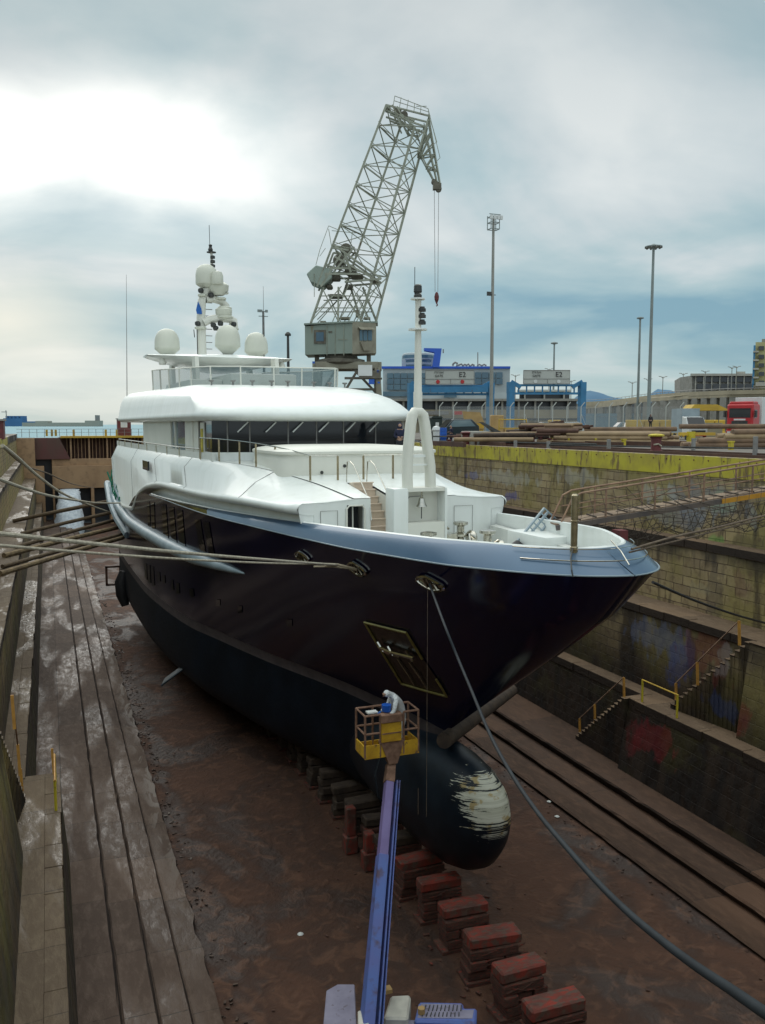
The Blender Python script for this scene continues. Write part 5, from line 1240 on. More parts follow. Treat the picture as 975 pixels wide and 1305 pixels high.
b = MB(); b.path([B1+V((-.35, -.1, .4)), B1+V((-.55, -.2, -.2)), B1+V((-.45, -.2, -.8)), B1+V((-.2, -.1, -1.1)), B1+V((-.12, 0, -1.6))], .03, 6); b.build('hose', 'black_hose', lift)
# turntable and covers
def pr_px(pts, z, h, name, m, **k):
    P = [atz(x, y, z) for x, y in pts]; b = MB(); b.prism(P, (0, 0, -h)); return b.build(name, m, lift, **k)
pr_px([(430, 1254), (452, 1254), (456, 1340), (409, 1340), (416, 1262)], -13.1, .16, 'deck_plate', 'lift_grey', bevel=.02)
cv = pr_px([(498, 1268), (521, 1267), (524, 1269), (520, 1298), (489, 1297)], -12.9, .75, 'battery_cover', 'lift_white', bevel=.05)
pr_px([(534, 1276), (590, 1277), (591, 1284), (608, 1284), (607, 1303), (528, 1301)], -13.0, .7, 'engine_cover', 'lift_blue', bevel=.05)
pr_px([(537, 1279), (588, 1280), (589, 1287), (604, 1287), (602, 1298), (532, 1297)], -12.99, .02, 'cover_top', 'lift_grey')
b = MB(); 
for k in range(10):
    a_, c_ = atz(543+5*k, 1281, -12.975), atz(540.5+5.2*k, 1288, -12.975); b.rail(a_, c_, .02)
    a_, c_ = atz(540+5*k, 1290, -12.975), atz(538+5.2*k, 1295, -12.975); b.rail(a_, c_, .02)
b.build('vent_slots', 'dark_metal', lift)
b = MB(); p = atz(537, 1291, -12.98); b.lathe(p, [(.09, 0), (.09, .14), (.04, .16)], 10); b.build('filler_cap', 'skip_tan', lift)
pr_px([(474, 1276), (487, 1275), (484, 1305), (470, 1305)], -12.98, .4, 'side_frame', 'skip_tan', bevel=.02)
pr_px([(456, 1287), (471, 1287), (471, 1310), (456, 1310)], -12.6, .15, 'boom_foot', 'lift_white', bevel=.03)
b = MB(); p = atz(491, 1262, -12.7); b.tube(p, p+V((0, 0, .45)), .025, 6); b.obox(p, (.16, 0, 0), (0, .1, 0), (0, 0, .05)); b.build('beacon', 'skip_tan', lift)
pr_px([(484, 1298), (530, 1299), (528, 1312), (482, 1312)], -13.1, .3, 'control_box', 'lift_grey', bevel=.03)
b = MB(); b.box(6.0, 9.7, 15.2, 18.9, -14.3, -13.75); b.box(6.6, 9.0, 16.0, 18.6, -13.75, -13.4); b.build('chassis', 'lift_blue', lift, bevel=.06)
for x in (5.8, 9.9):
    for y in (15.7, 18.5):
        b = MB(); b.lathe((x-.18, y, ZF+.46), [(.2, 0), (.42, .02), (.46, .08), (.46, .3), (.42, .36), (.2, .38)], 22, axis=(1, 0, 0)); b.build('wheel', 'tyre', lift)
# basket
bx0, bx1, by0, by1, bz0, bz1 = 7.90, 9.50, 21.9, 22.65, -7.62, -6.42
bk = MB(); bk.box(bx0, bx1, by0, by1, bz0-.04, bz0+.02); bk.box(bx0-.02, bx0+.95-.05, by0-.02, by0+.02, bz0-.02, bz0+.36); bk.box(bx0+.95, bx1+.02, by0-.02, by0+.02, bz0-.05, bz0+.36); bk.box(bx0-.02, bx0+.02, by0, by1, bz0, bz0+.33); bk.box(bx1-.02, bx1+.02, by0, by1, bz0, bz0+.33); bk.box(bx0, bx1, by1-.02, by1+.02, bz0, bz0+.2)
basket = bk.build('basket_floor', 'basket_yellow', lift)
b = MB(); r = .032
for z in (bz1, bz0+.68):
    b.path([(bx0, by0, z), (bx0+.45, by0, z)], r, 6); b.path([(bx1-.45, by0, z), (bx1, by0, z)], r, 6); b.path([(bx0, by0, z), (bx0, by1, z), (bx1, by1, z), (bx1, by0, z)], r, 6)
for x, y in ((bx0, by0), (bx1, by0), (bx0, by1), (bx1, by1), (bx0+.45, by0), (bx1-.45, by0), ((bx0+bx1)/2, by1), (bx0+.5, by1), (bx1-.5, by1)): b.tube((x, y, bz0), (x, y, bz1), r, 6)
b.build('basket_rail', 'basket_rust', basket)
b = MB(); b.box(bx0+.46, bx1-.55, by0-.10, by0-.03, bz0+.42, bz0+.98); b.build('yellow_panel', 'basket_yellow', basket, bevel=.01)
b = MB(); b.box(bx0+.44, bx1-.53, by0-.15, by0+.1, bz0+.98, bz0+1.22); b.box(bx0+.46, bx1-.55, by0-.115, by0-.101, bz0+.66, bz0+.69); b.build('control_console', 'basket_rust', basket, bevel=.02)
b = MB(); b.prism([(8.35, by0-.05, bz0+.40), (9.05, by0-.05, bz0+.40), (8.85, by0-.05, bz0-.25), (8.6, by0-.05, bz0-.25)], (0, .25, 0)); b.build('mounting_bracket', 'basket_rust', basket)
b = MB(); b.box(bx0+.12, bx0+.42, by0+.1, by0+.3, bz1+.02, bz1+.06); b.build('white_tray', 'vehicle_white', basket)
bc = MB(); bc.lathe((bx0+.68, by0+.12, bz1+.03), [(.11, 0), (.13, .02), (.14, .2)], 14); o = bc.build('paint_tub', 'barrel_blue'); tag(o, 'small bright blue tub on the basket console by the painter', 'tub')
# painter in white hooded coverall
def person(label, base, J, parts, cat='person', face=None):
    t = empty('person', base, label, cat)
    return t
def P22(x, y, Y): return aty(x, y, Y)
pt = empty('person', (9.15, 22.3, bz0+.02), 'person in a white hooded coverall leaning over inside the raised basket', 'person')
hip = V((9.16, 22.36, -6.68)); neck = V((8.80, 22.18, -6.02)); head = V((8.56, 22.10, -5.87))
J = {'hip': (hip, .17), 'belly': (hip.lerp(neck, .35)+V((.02, 0, .06)), .18), 'chest': (hip.lerp(neck, .72)+V((.01, 0, .07)), .20), 'neck': (neck+V((0, 0, .03)), .09), 'head0': (neck.lerp(head, .6), .10), 'head': (head, .125),
     'shL': (neck+V((.06, -.22, -.06)), .085), 'elL': (neck+V((-.06, -.30, -.36)), .062), 'wrL': (neck+V((-.26, -.26, -.50)), .045),
     'shR': (neck+V((.08, .20, -.06)), .085), 'elR': (neck+V((-.02, .28, -.36)), .062), 'wrR': (neck+V((-.24, .20, -.48)), .045),
     'hL': (hip+V((.0, -.12, -.06)), .115), 'kL': (hip+V((-.06, -.14, -.42)), .08), 'aL': (V((9.2, 22.26, bz0+.12)), .06), 'fL': (V((9.05, 22.25, bz0+.07)), .055),
     'hR': (hip+V((.0, .12, -.06)), .115), 'kR': (hip+V((-.04, .14, -.42)), .08), 'aR': (V((9.26, 22.56, bz0+.12)), .06), 'fR': (V((9.1, 22.58, bz0+.07)), .055)}
ED = [('hip', 'belly'), ('belly', 'chest'), ('chest', 'neck'), ('neck', 'head0'), ('head0', 'head'), ('chest', 'shL'), ('shL', 'elL'), ('elL', 'wrL'), ('chest', 'shR'), ('shR', 'elR'), ('elR', 'wrR'), ('hip', 'hL'), ('hL', 'kL'), ('kL', 'aL'), ('aL', 'fL'), ('hip', 'hR'), ('hR', 'kR'), ('kR', 'aR'), ('aR', 'fR')]
def small_face(parent, c, fwd, k=1.0):
    f = V(fwd).normalized(); a = f.cross(V((0, 0, 1))).normalized()
    b = MB(); b.lathe(c - f*.02, [(.085*k, 0), (.082*k, .05*k), (.06*k, .09*k), (.02*k, .105*k)], 14, axis=f); b.lathe(c + f*.08*k - V((0, 0, .01)), [(.02*k, 0), (.012*k, .035*k)], 6, axis=f); fo = b.build('face', 'skin', parent, smooth=True)
    b = MB()
    for s_ in (-1, 1): b.lathe(c + f*.066*k + a*.03*s_*k + V((0, 0, .02*k)), [(.009*k, 0), (.006*k, .01)], 6, axis=f)
    b.path([c + f*.078*k - a*.02 - V((0, 0, .045*k)), c + f*.084*k - V((0, 0, .047*k)), c + f*.078*k + a*.02 - V((0, 0, .045*k))], .005, 4)
    b.build('eyes_and_mouth', 'dark_cloth', fo)
def hand(parent, w, d, m='skin', k=1.0):        # palm, four fingers and a thumb, curled
    w = V(w); d = V(d).normalized(); a = d.cross(V((0, 0, 1))); a = a.normalized() if a.length > .1 else V((1, 0, 0)); n = a.cross(d)
    b = MB(); b.obox(w + d*.045*k, a*.04*k, d*.045*k, n*.014*k)
    for i, l in enumerate((.062, .075, .07, .055)):
        p = w + d*.088*k + a*(-.03+.02*i)*k; q = p + d*l*.5*k - n*.006*k; e = q + d*l*.35*k - n*.03*k; b.path([p, q, e], [.009*k, .008*k, .006*k], 6)
    p = w + d*.03*k - a*.038*k; b.path([p, p - a*.03*k + d*.03*k, p - a*.03*k + d*.06*k - n*.015*k], [.011*k, .01*k, .007*k], 6)
    b.build('hand', m, parent, smooth=True)
bod = skin_mesh(J, ED, 'body', 'coverall', pt)
small_face(pt, head+V((-.02, -.01, -.04)), (-.8, -.1, -1.3), .62)
hand(pt, J['wrL'][0], (-.8, .1, -.5), 'blue_cloth'); hand(pt, J['wrR'][0], (-.8, .1, -.5), 'blue_cloth')

# standing people
def stander(label, base, h, fwd, cloth, trouser, hood=None, hands_front=True, group=None):
    t = empty('person', base, label, 'person'); B = V(base); f = V(fwd).normalized(); a = f.cross(V((0, 0, 1))).normalized(); k = h/1.78
    def q(r, u, z): return B + (a*r + f*u + V((0, 0, z)))*k
    J = {'pel': (q(0, 0, .95), .13*k), 'ch': (q(0, .0, 1.30), .15*k), 'nk': (q(0, .01, 1.50), .055*k), 'hd0': (q(0, .02, 1.58), .075*k), 'hd': (q(0, .03, 1.68), .088*k)}
    E_ = [('pel', 'ch'), ('ch', 'nk'), ('nk', 'hd0'), ('hd0', 'hd')]
    for s_, n in ((1, 'R'), (-1, 'L')):
        el = q(.25*s_, .02, 1.12); wr = q(.08*s_, .26, 1.12) if hands_front else q(.27*s_, .04, .86)
        J.update({'s'+n: (q(.18*s_, 0, 1.42), .07*k), 'e'+n: (el, .048*k), 'w'+n: (wr, .035*k), 'h'+n: (q(.09*s_, 0, .88), .095*k), 'k'+n: (q(.10*s_, .02, .49), .065*k), 'a'+n: (q(.11*s_, -.01, .09), .045*k), 'f'+n: (q(.12*s_, .14, .05), .042*k)})
        E_ += [('ch', 's'+n), ('s'+n, 'e'+n), ('e'+n, 'w'+n), ('pel', 'h'+n), ('h'+n, 'k'+n), ('k'+n, 'a'+n), ('a'+n, 'f'+n)]
    bd = skin_mesh(J, E_, 'body', 'skin', t)
    cl = {k_: (v[0], v[1]*1.22+.012) for k_, v in J.items() if k_[0] in 'pcsew' and k_ != 'hd'}
    skin_mesh(cl, [e for e in E_ if e[0] in cl and e[1] in cl], 'jacket', cloth, t)
    tr = {k_: (v[0], v[1]*1.12+.008) for k_, v in J.items() if k_[0] in 'phkaf' and k_ not in ('hd', 'hd0')}
    skin_mesh(tr, [e for e in E_ if e[0] in tr and e[1] in tr], 'trousers', trouser, t)
    small_face(t, q(0, .05, 1.66), f, k)
    if hood:
        b = MB(); b.lathe(q(0, -.02, 1.56), [(.13*k, -.06*k), (.125*k, .05*k), (.12*k, .14*k), (.09*k, .2*k), (.03*k, .24*k)], 14); b.build('hood', hood, t, smooth=True)
    for s_, n in ((1, 'R'), (-1, 'L')): hand(t, J['w'+n][0], f if hands_front else (0, 0, -1), k=k)
    return t
stander('person in a navy hooded jacket standing on the yacht upper deck with hands together', sh(22.0, -3.75, -.12), 1.80, (-.35, -1, 0), 'navy_cloth', 'dark_cloth', 'navy_cloth')

# ------------------------------------------------------------------ ropes and cables
def rope_px(pts, d0, d1, r, m, label, name='rope', cat='rope', group=None, n=40, r2=None):
    xs = [p[0] for p in pts]; path = []
    def cr(i, u):
        P = [pts[max(0, i-1)], pts[i], pts[i+1], pts[min(len(pts)-1, i+2)]]
        return tuple(.5*((2*P[1][k]) + (-P[0][k]+P[2][k])*u + (2*P[0][k]-5*P[1][k]+4*P[2][k]-P[3][k])*u*u + (-P[0][k]+3*P[1][k]-3*P[2][k]+P[3][k])*u**3) for k in (0, 1))
    tot = xs[-1]-xs[0]
    for i in range(len(pts)-1):
        for j in range(8):
            x, y = cr(i, j/8); f = (x-xs[0])/tot; path.append(at(x, y, 1/((1-f)/d0+f/d1)))
    path.append(at(*pts[-1], d1)); b = MB(); b.path(path, r, 7, r2=r2); o = b.build(name, m, smooth=True); return tag(o, label, cat, group)
pth = [(F3, None)]
b = MB(); pts = [F3] + [at(x, y, D) for x, y, D in ((566, 795, 19.6), (582, 835, 18.6), (600, 878, 17.0), (624, 935, 14.9), (651, 985, 12.9), (684, 1034, 10.9), (722, 1080, 9.1), (762, 1125, 7.9), (803, 1165, 6.9), (845, 1200, 6.05), (885, 1230, 5.3), (930, 1260, 4.6), (985, 1297, 3.95), (1040, 1325, 3.5), (1150, 1350, 3.0))]
fine = []
for i in range(len(pts)-1):
    P = [pts[max(0, i-1)], pts[i], pts[i+1], pts[min(len(pts)-1, i+2)]]
    for j in range(6):
        u = j/6; fine.append(.5*((2*P[1]) + (P[2]-P[0])*u + (2*P[0]-5*P[1]+4*P[2]-P[3])*u*u + (3*P[1]-P[0]-3*P[2]+P[3])*u**3))
fine.append(pts[-1]); b.path(fine, .029, 14); o = b.build('power_cable', 'black_hose', smooth=True); tag(o, 'thick black shore cable running from the bow fairlead down past the bulb to the viewer', 'cable')
d2 = (F2-EYE).dot(FW)
rope_px([(-60, 673), (0, 680), (120, 693), (240, 705), (350, 714), (430, 720)], 10.5, d2-.4, .033, 'rope_white', 'upper of two pale mooring ropes stretched from the left edge to the hull fairlead')
rope_px([(-60, 688), (0, 695), (120, 705), (240, 713), (350, 718), (430, 719)], 11.5, d2-.45, .024, 'rope_white', 'lower thinner pale mooring rope stretched from the left edge to the hull fairlead')
b = MB(); b.path([at(415, 719.5, d2-.8), at(430, 720, d2-.4), F2], .05, 7); b.path([at(400, 722, d2-.9), at(425, 722, d2-.5), F2], .03, 6); o = b.build('rope_shackle', 'rope_tan', smooth=True); tag(o, 'tan spliced rope ends shackled at the middle hull fairlead', 'rope splice')
rope_px([(-30, 599), (0, 611), (30, 622), (60, 631), (100, 638), (125, 641), (155, 641)], 22, 71, .055, 'rope_white', 'thick white mooring rope from the left wall to the green platform')
rope_px([(3, 568), (22, 583), (45, 604), (75, 626), (105, 640), (138, 652)], 24, 73, .055, 'rope_white', 'white mooring rope made fast at the yellow coping on the left wall')
rope_px([(5, 571), (30, 592), (60, 603), (90, 616), (120, 622)], 30, 90, .035, 'rope_brown', 'thin dark rope sagging from the left wall towards the dock gate')
rope_px([(832, 742), (880, 763), (930, 781), (975, 794), (1040, 812)], 19.5, 40, .035, 'black_rubber', 'black rope running from the bow to the right dock wall')
rope_px([(805, 700), (860, 684), (915, 672), (975, 657), (1050, 640)], 19.8, 27, .028, 'rope_brown', 'dark double rope led from the bow rail below the gangway net')
rope_px([(802, 704), (860, 690), (915, 676), (975, 661), (1050, 645)], 19.8, 27, .022, 'rope_brown', 'thin brown rope just under the double rope below the gangway net')
# thin halyard lines down the hull
for (x, y0, y1, l) in ((545, 752, 1060, 'thin plumb line hanging from the front fairlead past the basket'), (533, 1005, 1045, 'short pale line hanging beside the bulb')):
    p, q = at(x, y0, d2-9), at(x-2, y1, d2-9.2); b = MB(); b.tube(p, (p.x, p.y, q.z), .005, 4); tag(b.build('plumb_line', 'rope_brown'), l, 'line')

# ------------------------------------------------------------------ timber shores at the stern, log at the stem
shl = ['topmost timber shore between the left wall and the yacht stern', 'second timber shore from the top at the yacht stern', 'third timber shore from the top at the yacht stern', 'fourth timber shore from the top at the yacht stern', 'upper beam of the lowest pair of timber shores', 'lower pale beam of the lowest pair of timber shores']
for i, (a_, c_, r) in enumerate((((17, 664), (138, 639), .26), ((27, 680), (142, 653), .22), ((20, 697), (145, 663), .22), ((5, 708), (150, 672), .26), ((3, 722), (155, 681), .20), ((0, 731), (157, 685), .24))):
    p = atz(a_[0], a_[1], -6.95); s_t = on_shell(c_[0], c_[1], 5.9); b = MB(); b.path([p, p.lerp(s_t, .5)+V((0, 0, .03)), s_t], r*.68, 9, r2=None)
    o = b.build('timber_shore', ['timber', 'timber', 'timber', 'timber_pale', 'timber', 'timber_pale'][i], smooth=True); tag(o, shl[i], 'timber shore', 'timber shores propping the yacht stern')
p = sh(8.9, -.05, -9.15); q = atz(652, 880, -9.9); q = atx(652, 880, 19.5)
b = MB(); p2 = aty(566, 944, p.y-.3); b.path([p2, p2.lerp(q, .5), q], .27, 12); o = b.build('timber_shore', 'timber_dark', smooth=True); tag(o, 'single thick log propped against the stem above the bulb', 'timber shore')

# ------------------------------------------------------------------ gangway from the bow to the right quay
GA = V((15.7, 24.75, -1.83)); GB = V((31.9, 19.95, .72)); gd = (GB-GA).normalized(); gs = V((-gd.y, gd.x, 0)).normalized(); Lg = (GB-GA).length
gw = empty('gangway', GA, 'long rusty steel gangway with pipe rails reaching from the bow to the right quay', 'gangway')
b = MB()
for o_ in (0, 1.15): b.rail(GA+gs*o_, GB+gs*o_, .08, .17)
b.build('side_beams', 'gangway_grey', gw)
b = MB(); b.obox((GA+GB)/2+gs*.575+V((0, 0, .10)), gd*Lg/2, gs*.52, V((0, 0, .02))); b.build('walk_plate', 'gangway_steel', gw)
b = MB()
for k in range(int(Lg/.55)): p = GA + gd*(.3+.55*k) + V((0, 0, .14)); b.rail(p+gs*.08, p+gs*1.07, .05, .04)
b.build('treads', 'timber_dark', gw)
b = MB(); hR = .92
for o_ in (0, 1.15):
    zz = V((0, 0, .12)); P = [GA+gd*(.15)+gs*o_+V((0, 0, .1)), GA+gd*.55+gs*o_+V((0, 0, hR+.0)), GA+gd*.85+gs*o_+V((0, 0, hR+.12)), GB+gs*o_+V((0, 0, hR+.12))]; b.path(P, .032, 6); b.path([GA+gd*.5+gs*o_+V((0, 0, .55)), GB+gs*o_+V((0, 0, .55))], .02, 5)
b.build('handrail', 'gangway_rail', gw)
b = MB()
for k in range(1, int(Lg/1.7)+1):
    for o_ in (0, 1.15): p = GA+gd*1.7*k+gs*o_; b.rail(p, p+V((0, 0, hR+.12)), .05)
b.build('rail_posts', 'gangway_rail', gw)
b = MB()
for f0, f1 in ((.335, .475), (.68, .80)): c_ = GA.lerp(GB, (f0+f1)/2)-gs*.065; b.obox(c_, gd*Lg*(f1-f0)/2, gs*.012, V((0, 0, .08)))
b.build('yellow_marking', 'orange_mark', gw)
b = MB()
rnd = random.Random(4)
for k in range(0, 58):
    u = k/57*.97; p = GA.lerp(GB, .03+u); q = p + gs*1.5; sg = .55+.25*sin(k*.9)+.45*sin(pi*u); pts = [p + gs*(-.35+1.9*j/6) - V((0, 0, .15+sg*4*(j/6)*(1-j/6))) + gd*.1*sin(k+j) for j in range(7)]; b.path(pts, .013, 3, caps=False)
for j in range(9):
    pts = []
    for k in range(0, 58, 2):
        u = k/57*.97; p = GA.lerp(GB, .03+u); sg = .55+.25*sin(k*.9)+.45*sin(pi*u); pts.append(p + gs*(-.35+1.9*j/8) - V((0, 0, .15+sg*4*(j/8)*(1-j/8))) + gd*.1*sin(k+j))
    b.path(pts, .013, 3, caps=False)
for k in range(40):       # net laced up to the handrail
    u = k/39; p = GA.lerp(GB, .04+.95*u); b.path([p-gs*.35-V((0, 0, .15)), p+gd*.15-gs*.12+V((0, 0, .35)), p+V((0, 0, 1.0))], .009, 3, caps=False)
for z_ in (.2, .4, .75): b.path([GA.lerp(GB, .04+.95*k/30)-gs*(.2-.15*z_)+V((0, 0, z_+.05*sin(k*1.7))) for k in range(31)], .009, 3, caps=False)
rnd = random.Random(8)
for k in range(16):
    u = rnd.uniform(.05, .85); p = GA.lerp(GB, u)-gs*rnd.uniform(-.2, .3)+V((0, 0, rnd.uniform(.2, 1.0))); q = GA.lerp(GB, min(1, u+rnd.uniform(.08, .2)))-gs*rnd.uniform(-.2, .4)+V((0, 0, rnd.uniform(-.9, .9))); b.path(sag(p, q, rnd.uniform(.05, .25), 6), .013, 3, caps=False)
net = b.build('safety_net', 'net_cord'); tag(net, 'brown safety net slung beneath the gangway', 'net')
b = MB(); p = atx(752, 672, 17.6)
p = sh(6.2, -4.3, -1.9); b.box(p.x-.02, p.x+.32, p.y-.2, p.y+.2, p.z-.45, p.z+.12); o = b.build('fender_board', 'rust_red'); tag(o, 'small dark red fender board hanging under the gangway at the bow', 'fender')
# ------------------------------------------------------------------ harbour crane
D = 114.0
cbase = at(436, 560, D); cbase.z = 0
crane = empty('harbour_crane', cbase, 'tall grey-green lattice portal crane with a bent jib behind the yacht', 'crane')
BK = V((sin(YAW), cos(YAW), 0))     # away from the viewer, level
def cp(x, y, k=0): return at(x, y, D) + BK*k
def bars(pairs, w, name, m='crane_paint', parent=None):
    b = MB()
    for p, q in pairs: b.rail(p, q, w)
    return b.build(name, m, parent or crane)
def lerp2(a, b_, f): return (a[0]+(b_[0]-a[0])*f, a[1]+(b_[1]-a[1])*f)
# main jib: four chords
CH = {'A': ((405, 368), (492, 140), -1.6), 'B': ((437, 372), (512, 152), 1.6), 'C': ((461, 408), (528, 166), -1.6), 'Dd': ((479, 408), (545, 158), 1.6)}
def chp(n, f): a_, c_, k = CH[n]; x, y = lerp2(a_, c_, f); return cp(x, y, k)
bars([(chp(n, 0), chp(n, 1)) for n in CH], .26, 'jib_chords')
pr = []; NB_ = 8
for n1, n2 in (('A', 'B'), ('B', 'Dd'), ('A', 'C'), ('C', 'Dd')):
    for k in range(NB_+1):
        f = .12+.88*k/NB_; pr.append((chp(n1, f), chp(n2, f)))
        if k < NB_:
            g0 = .12+.88*(k+1)/NB_
            pr.append((chp(n1, f), chp(n2, g0)))
            if (n1, n2) != ('A', 'C'): pr.append((chp(n2, f), chp(n1, g0)))
bars(pr, .11, 'jib_lattice')
b = MB()
for k in range(1, 8):
    f = .12+.88*k/NB_; a_, c_ = chp('A', f), chp('B', f); b.rail(a_+V((0, 0, .5)), c_+V((0, 0, .5)), .06); b.obox((a_+c_)/2+V((0, 0, .05)), (c_-a_)*.42, BK*.3, V((0, 0, .04)))
b.build('jib_walkways', 'crane_paint', crane)
# head and fly jib
hd = [((492, 138), (547, 152)), ((492, 145), (528, 158)), ((497, 150), (540, 165)), ((506, 140), (520, 168)), ((512, 150), (535, 176)), ((545, 156), (533, 197)), ((520, 168), (535, 170)), ((500, 138), (512, 166))]
bars([(cp(*p, -1.2), cp(*q, -1.2)) for p, q in hd] + [(cp(*p, 1.2), cp(*q, 1.2)) for p, q in hd] + [(cp(x, y, -1.2), cp(x, y, 1.2)) for x, y in ((492, 138), (547, 152), (520, 168), (533, 197))], .2, 'jib_head')
fj = [((546, 152), (561, 236)), ((532, 190), (552, 229)), ((540, 160), (557, 232)), ((546, 152), (533, 194)), ((549, 170), (536, 200)), ((551, 185), (537, 202)), ((553, 198), (543, 213)), ((555, 212), (545, 218)), ((536, 200), (553, 198)), ((543, 213), (557, 218)), ((549, 170), (534, 190))]
bars([(cp(*p, -.8), cp(*q, -.3)) for p, q in fj] + [(cp(*p, .8), cp(*q, .3)) for p, q in fj], .15, 'fly_jib')
rl = [((501, 139), (503, 127)), ((509, 141), (511, 129)), ((518, 145), (520, 132)), ((527, 148), (528, 137)), ((535, 150), (536, 141)), ((503, 127), (545, 143)), ((502, 133), (545, 147)), ((545, 143), (547, 156)), ((530, 140), (543, 140)), ((545, 143), (560, 205)), ((560, 205), (556, 209)), ((549, 160), (556, 185)), ((556, 185), (549, 190)), ((545, 150), (551, 168))]
bars([(cp(*p, -1.3), cp(*q, -1.3)) for p, q in rl], .07, 'head_railing')
b = MB(); 
for x, y, r in ((556, 236, .45), (559, 241, .4), (553, 232, .35), (507, 142, .5), (515, 147, .5), (494, 138, .4)):
    b.lathe(cp(x, y, -.3), [(r*.6, 0), (r, .05), (r*.7, .2), (r*.7, .4), (r, .55), (r*.6, .6)], 14, axis=BK)
b.obox(cp(557, 238), RT*.55, BK*.4, UP*.4); b.build('sheaves', 'crane_dark', crane)
b = MB(); b.tube(cp(553.5, 243), cp(554.5, 372), .035, 5); b.tube(cp(559, 243), cp(558, 372), .035, 5); b.build('hoist_ropes', 'steel_grey', crane)
b = MB(); b.lathe(cp(556.5, 378), [(.08, -.9), (.28, -.4), (.32, 0), (.2, .45), (.06, .6)], 10); b.path([cp(556.5, 381), cp(556.5, 386), cp(557.5, 389), cp(556, 390)], .09, 6); b.build('hook_block', 'rust_red', crane)
# tower between the house and the machinery platform
T0 = {'a': ((398, 414), (413, 368), -2.2), 'b': ((432, 412), (432, 368), -2.2), 'c': ((462, 414), (447, 366), 2.2), 'd': ((480, 408), (462, 364), 2.2)}
pr = []
for n, (p, q, k) in T0.items(): pr.append((cp(*p, k), cp(*q, k*.6)))
tw = [((398, 412), (436, 368)), ((432, 412), (413, 372)), ((432, 412), (462, 366)), ((462, 412), (432, 370)), ((404, 395), (470, 395)), ((408, 380), (468, 380)), ((425, 412), (445, 366)), ((445, 412), (460, 380)), ((470, 410), (450, 370)), ((455, 412), (478, 372)), ((400, 405), (425, 380))]
bars(pr, .24, 'tower_legs'); bars([(cp(*p, -2), cp(*q, -2)) for p, q in tw] + [(cp(p[0]+3, p[1], 2), cp(q[0]+4, q[1], 2)) for p, q in tw], .12, 'tower_braces')
dg_ = [((427, 316), (486, 358)), ((424, 319), (405, 368)), ((436, 326), (410, 368)), ((424, 319), (445, 322)), ((427, 330), (484, 362)), ((415, 352), (460, 352)), ((430, 345), (452, 318)), ((448, 350), (440, 326)), ((486, 358), (440, 362)), ((420, 345), (448, 345))]
bars([(cp(*p, -1.7), cp(*q, -1.7)) for p, q in dg_] + [(cp(*p, 1.7), cp(*q, 1.7)) for p, q in dg_], .24, 'luffing_frame')
b = MB()
for x, y, w, h, dk in ((427, 354, 14, 8, .9), (408, 350, 12, 9, 1.6), (455, 353, 16, 4, 1.2), (478, 358, 9, 4, 1.0), (428, 378, 17, 2.5, 1.6), (445, 366, 10, 5, 1), (432, 340, 7, 6, .7), (420, 366, 8, 5, .9)):
    b.obox(cp(x, y), RT*w*.5*D/FPX, BK*dk, UP*h*.5*D/FPX)
for x, y in ((441, 318), (432, 332), (447, 345)): b.lathe(cp(x, y, -.4), [(.5, 0), (.8, .1), (.8, .7), (.5, .8)], 14, axis=BK)
b.build('machinery', 'crane_dark', crane, bevel=.15)
b = MB(); P_ = [cp(x, y, -1.8) for x, y in ((392, 352), (404, 341), (424, 346), (424, 357), (412, 368), (397, 362))]; b.prism(P_, BK*3.6); b.build('counterweight', 'crane_house', crane, bevel=.1)
bars([(cp(*p, -1.9), cp(*q, -1.9)) for p, q in (((404, 341), (409, 322)), ((409, 322), (420, 292)), ((420, 292), (432, 297)), ((409, 330), (416, 320)), ((416, 345), (424, 320)), ((402, 352), (402, 381)), ((420, 296), (424, 320)), ((424, 298), (454, 301)), ((450, 298), (447, 322)))], .07, 'ladder_rails')
# machinery house
b = MB(); P_ = [at(388.5, 415.5, D-3) , at(447, 409, D-5), at(480, 411, D)]
def hexa(pts_top, pts_bot, back): b = MB(); n = len(pts_top); b.add(pts_top + pts_bot, []); return b
tp = [at(388.5, 416, D-1.5), at(449, 410, D-4), at(479.5, 412, D-.5)]
bt_ = [V((p.x, p.y, at(388, 453, D).z)) for p in tp]
b = MB(); b.prism([tp[0], tp[1], V((tp[1].x, tp[1].y, bt_[0].z)), bt_[0]], BK*5.2); hs = b.build('machine_house', 'crane_house', crane)
b = MB(); b.prism([tp[1]+V((0, 0, -.002)), tp[2], V((tp[2].x, tp[2].y, bt_[0].z+.3)), V((tp[1].x, tp[1].y, bt_[0].z-.1))], BK*4.0+RT*-.2); b.build('driver_cab', 'crane_house_tan', crane)
hd_ = (tp[1]-tp[0]); hd_.z = 0; hl = hd_.length; hd_.normalize(); hn = V((hd_.y, -hd_.x, 0))
def onh(x, y): r = ray(x, y); k = (tp[0]-EYE).dot(hn)/r.dot(hn); return EYE+r*k
def rect_on(f, x0, x1, y0, y1, off, th, name, m, parent, nrm):
    b = MB(); b.prism([f(x0, y0)+nrm*off, f(x1, y0)+nrm*off, f(x1, y1)+nrm*off, f(x0, y1)+nrm*off], nrm*th); return b.build(name, m, parent)
wf_ = rect_on(onh, 400.5, 415.5, 420.5, 438, .04, .06, 'window_frame', 'crane_dark', hs, hn)
rect_on(onh, 403.5, 413, 423.5, 435, .11, .03, 'window_pane', 'window_blue', hs, hn)
for x in (416.5, 427, 438): rect_on(onh, x, x+.7, 414.5, 453, .02, .05, 'wall_rib', 'crane_paint', hs, hn)
rect_on(onh, 419, 423.5, 422, 424, .03, .05, 'vent', 'crane_dark', hs, hn)
rect_on(onh, 431, 443, 432, 433, .03, .04, 'wall_rib', 'crane_paint', hs, hn)
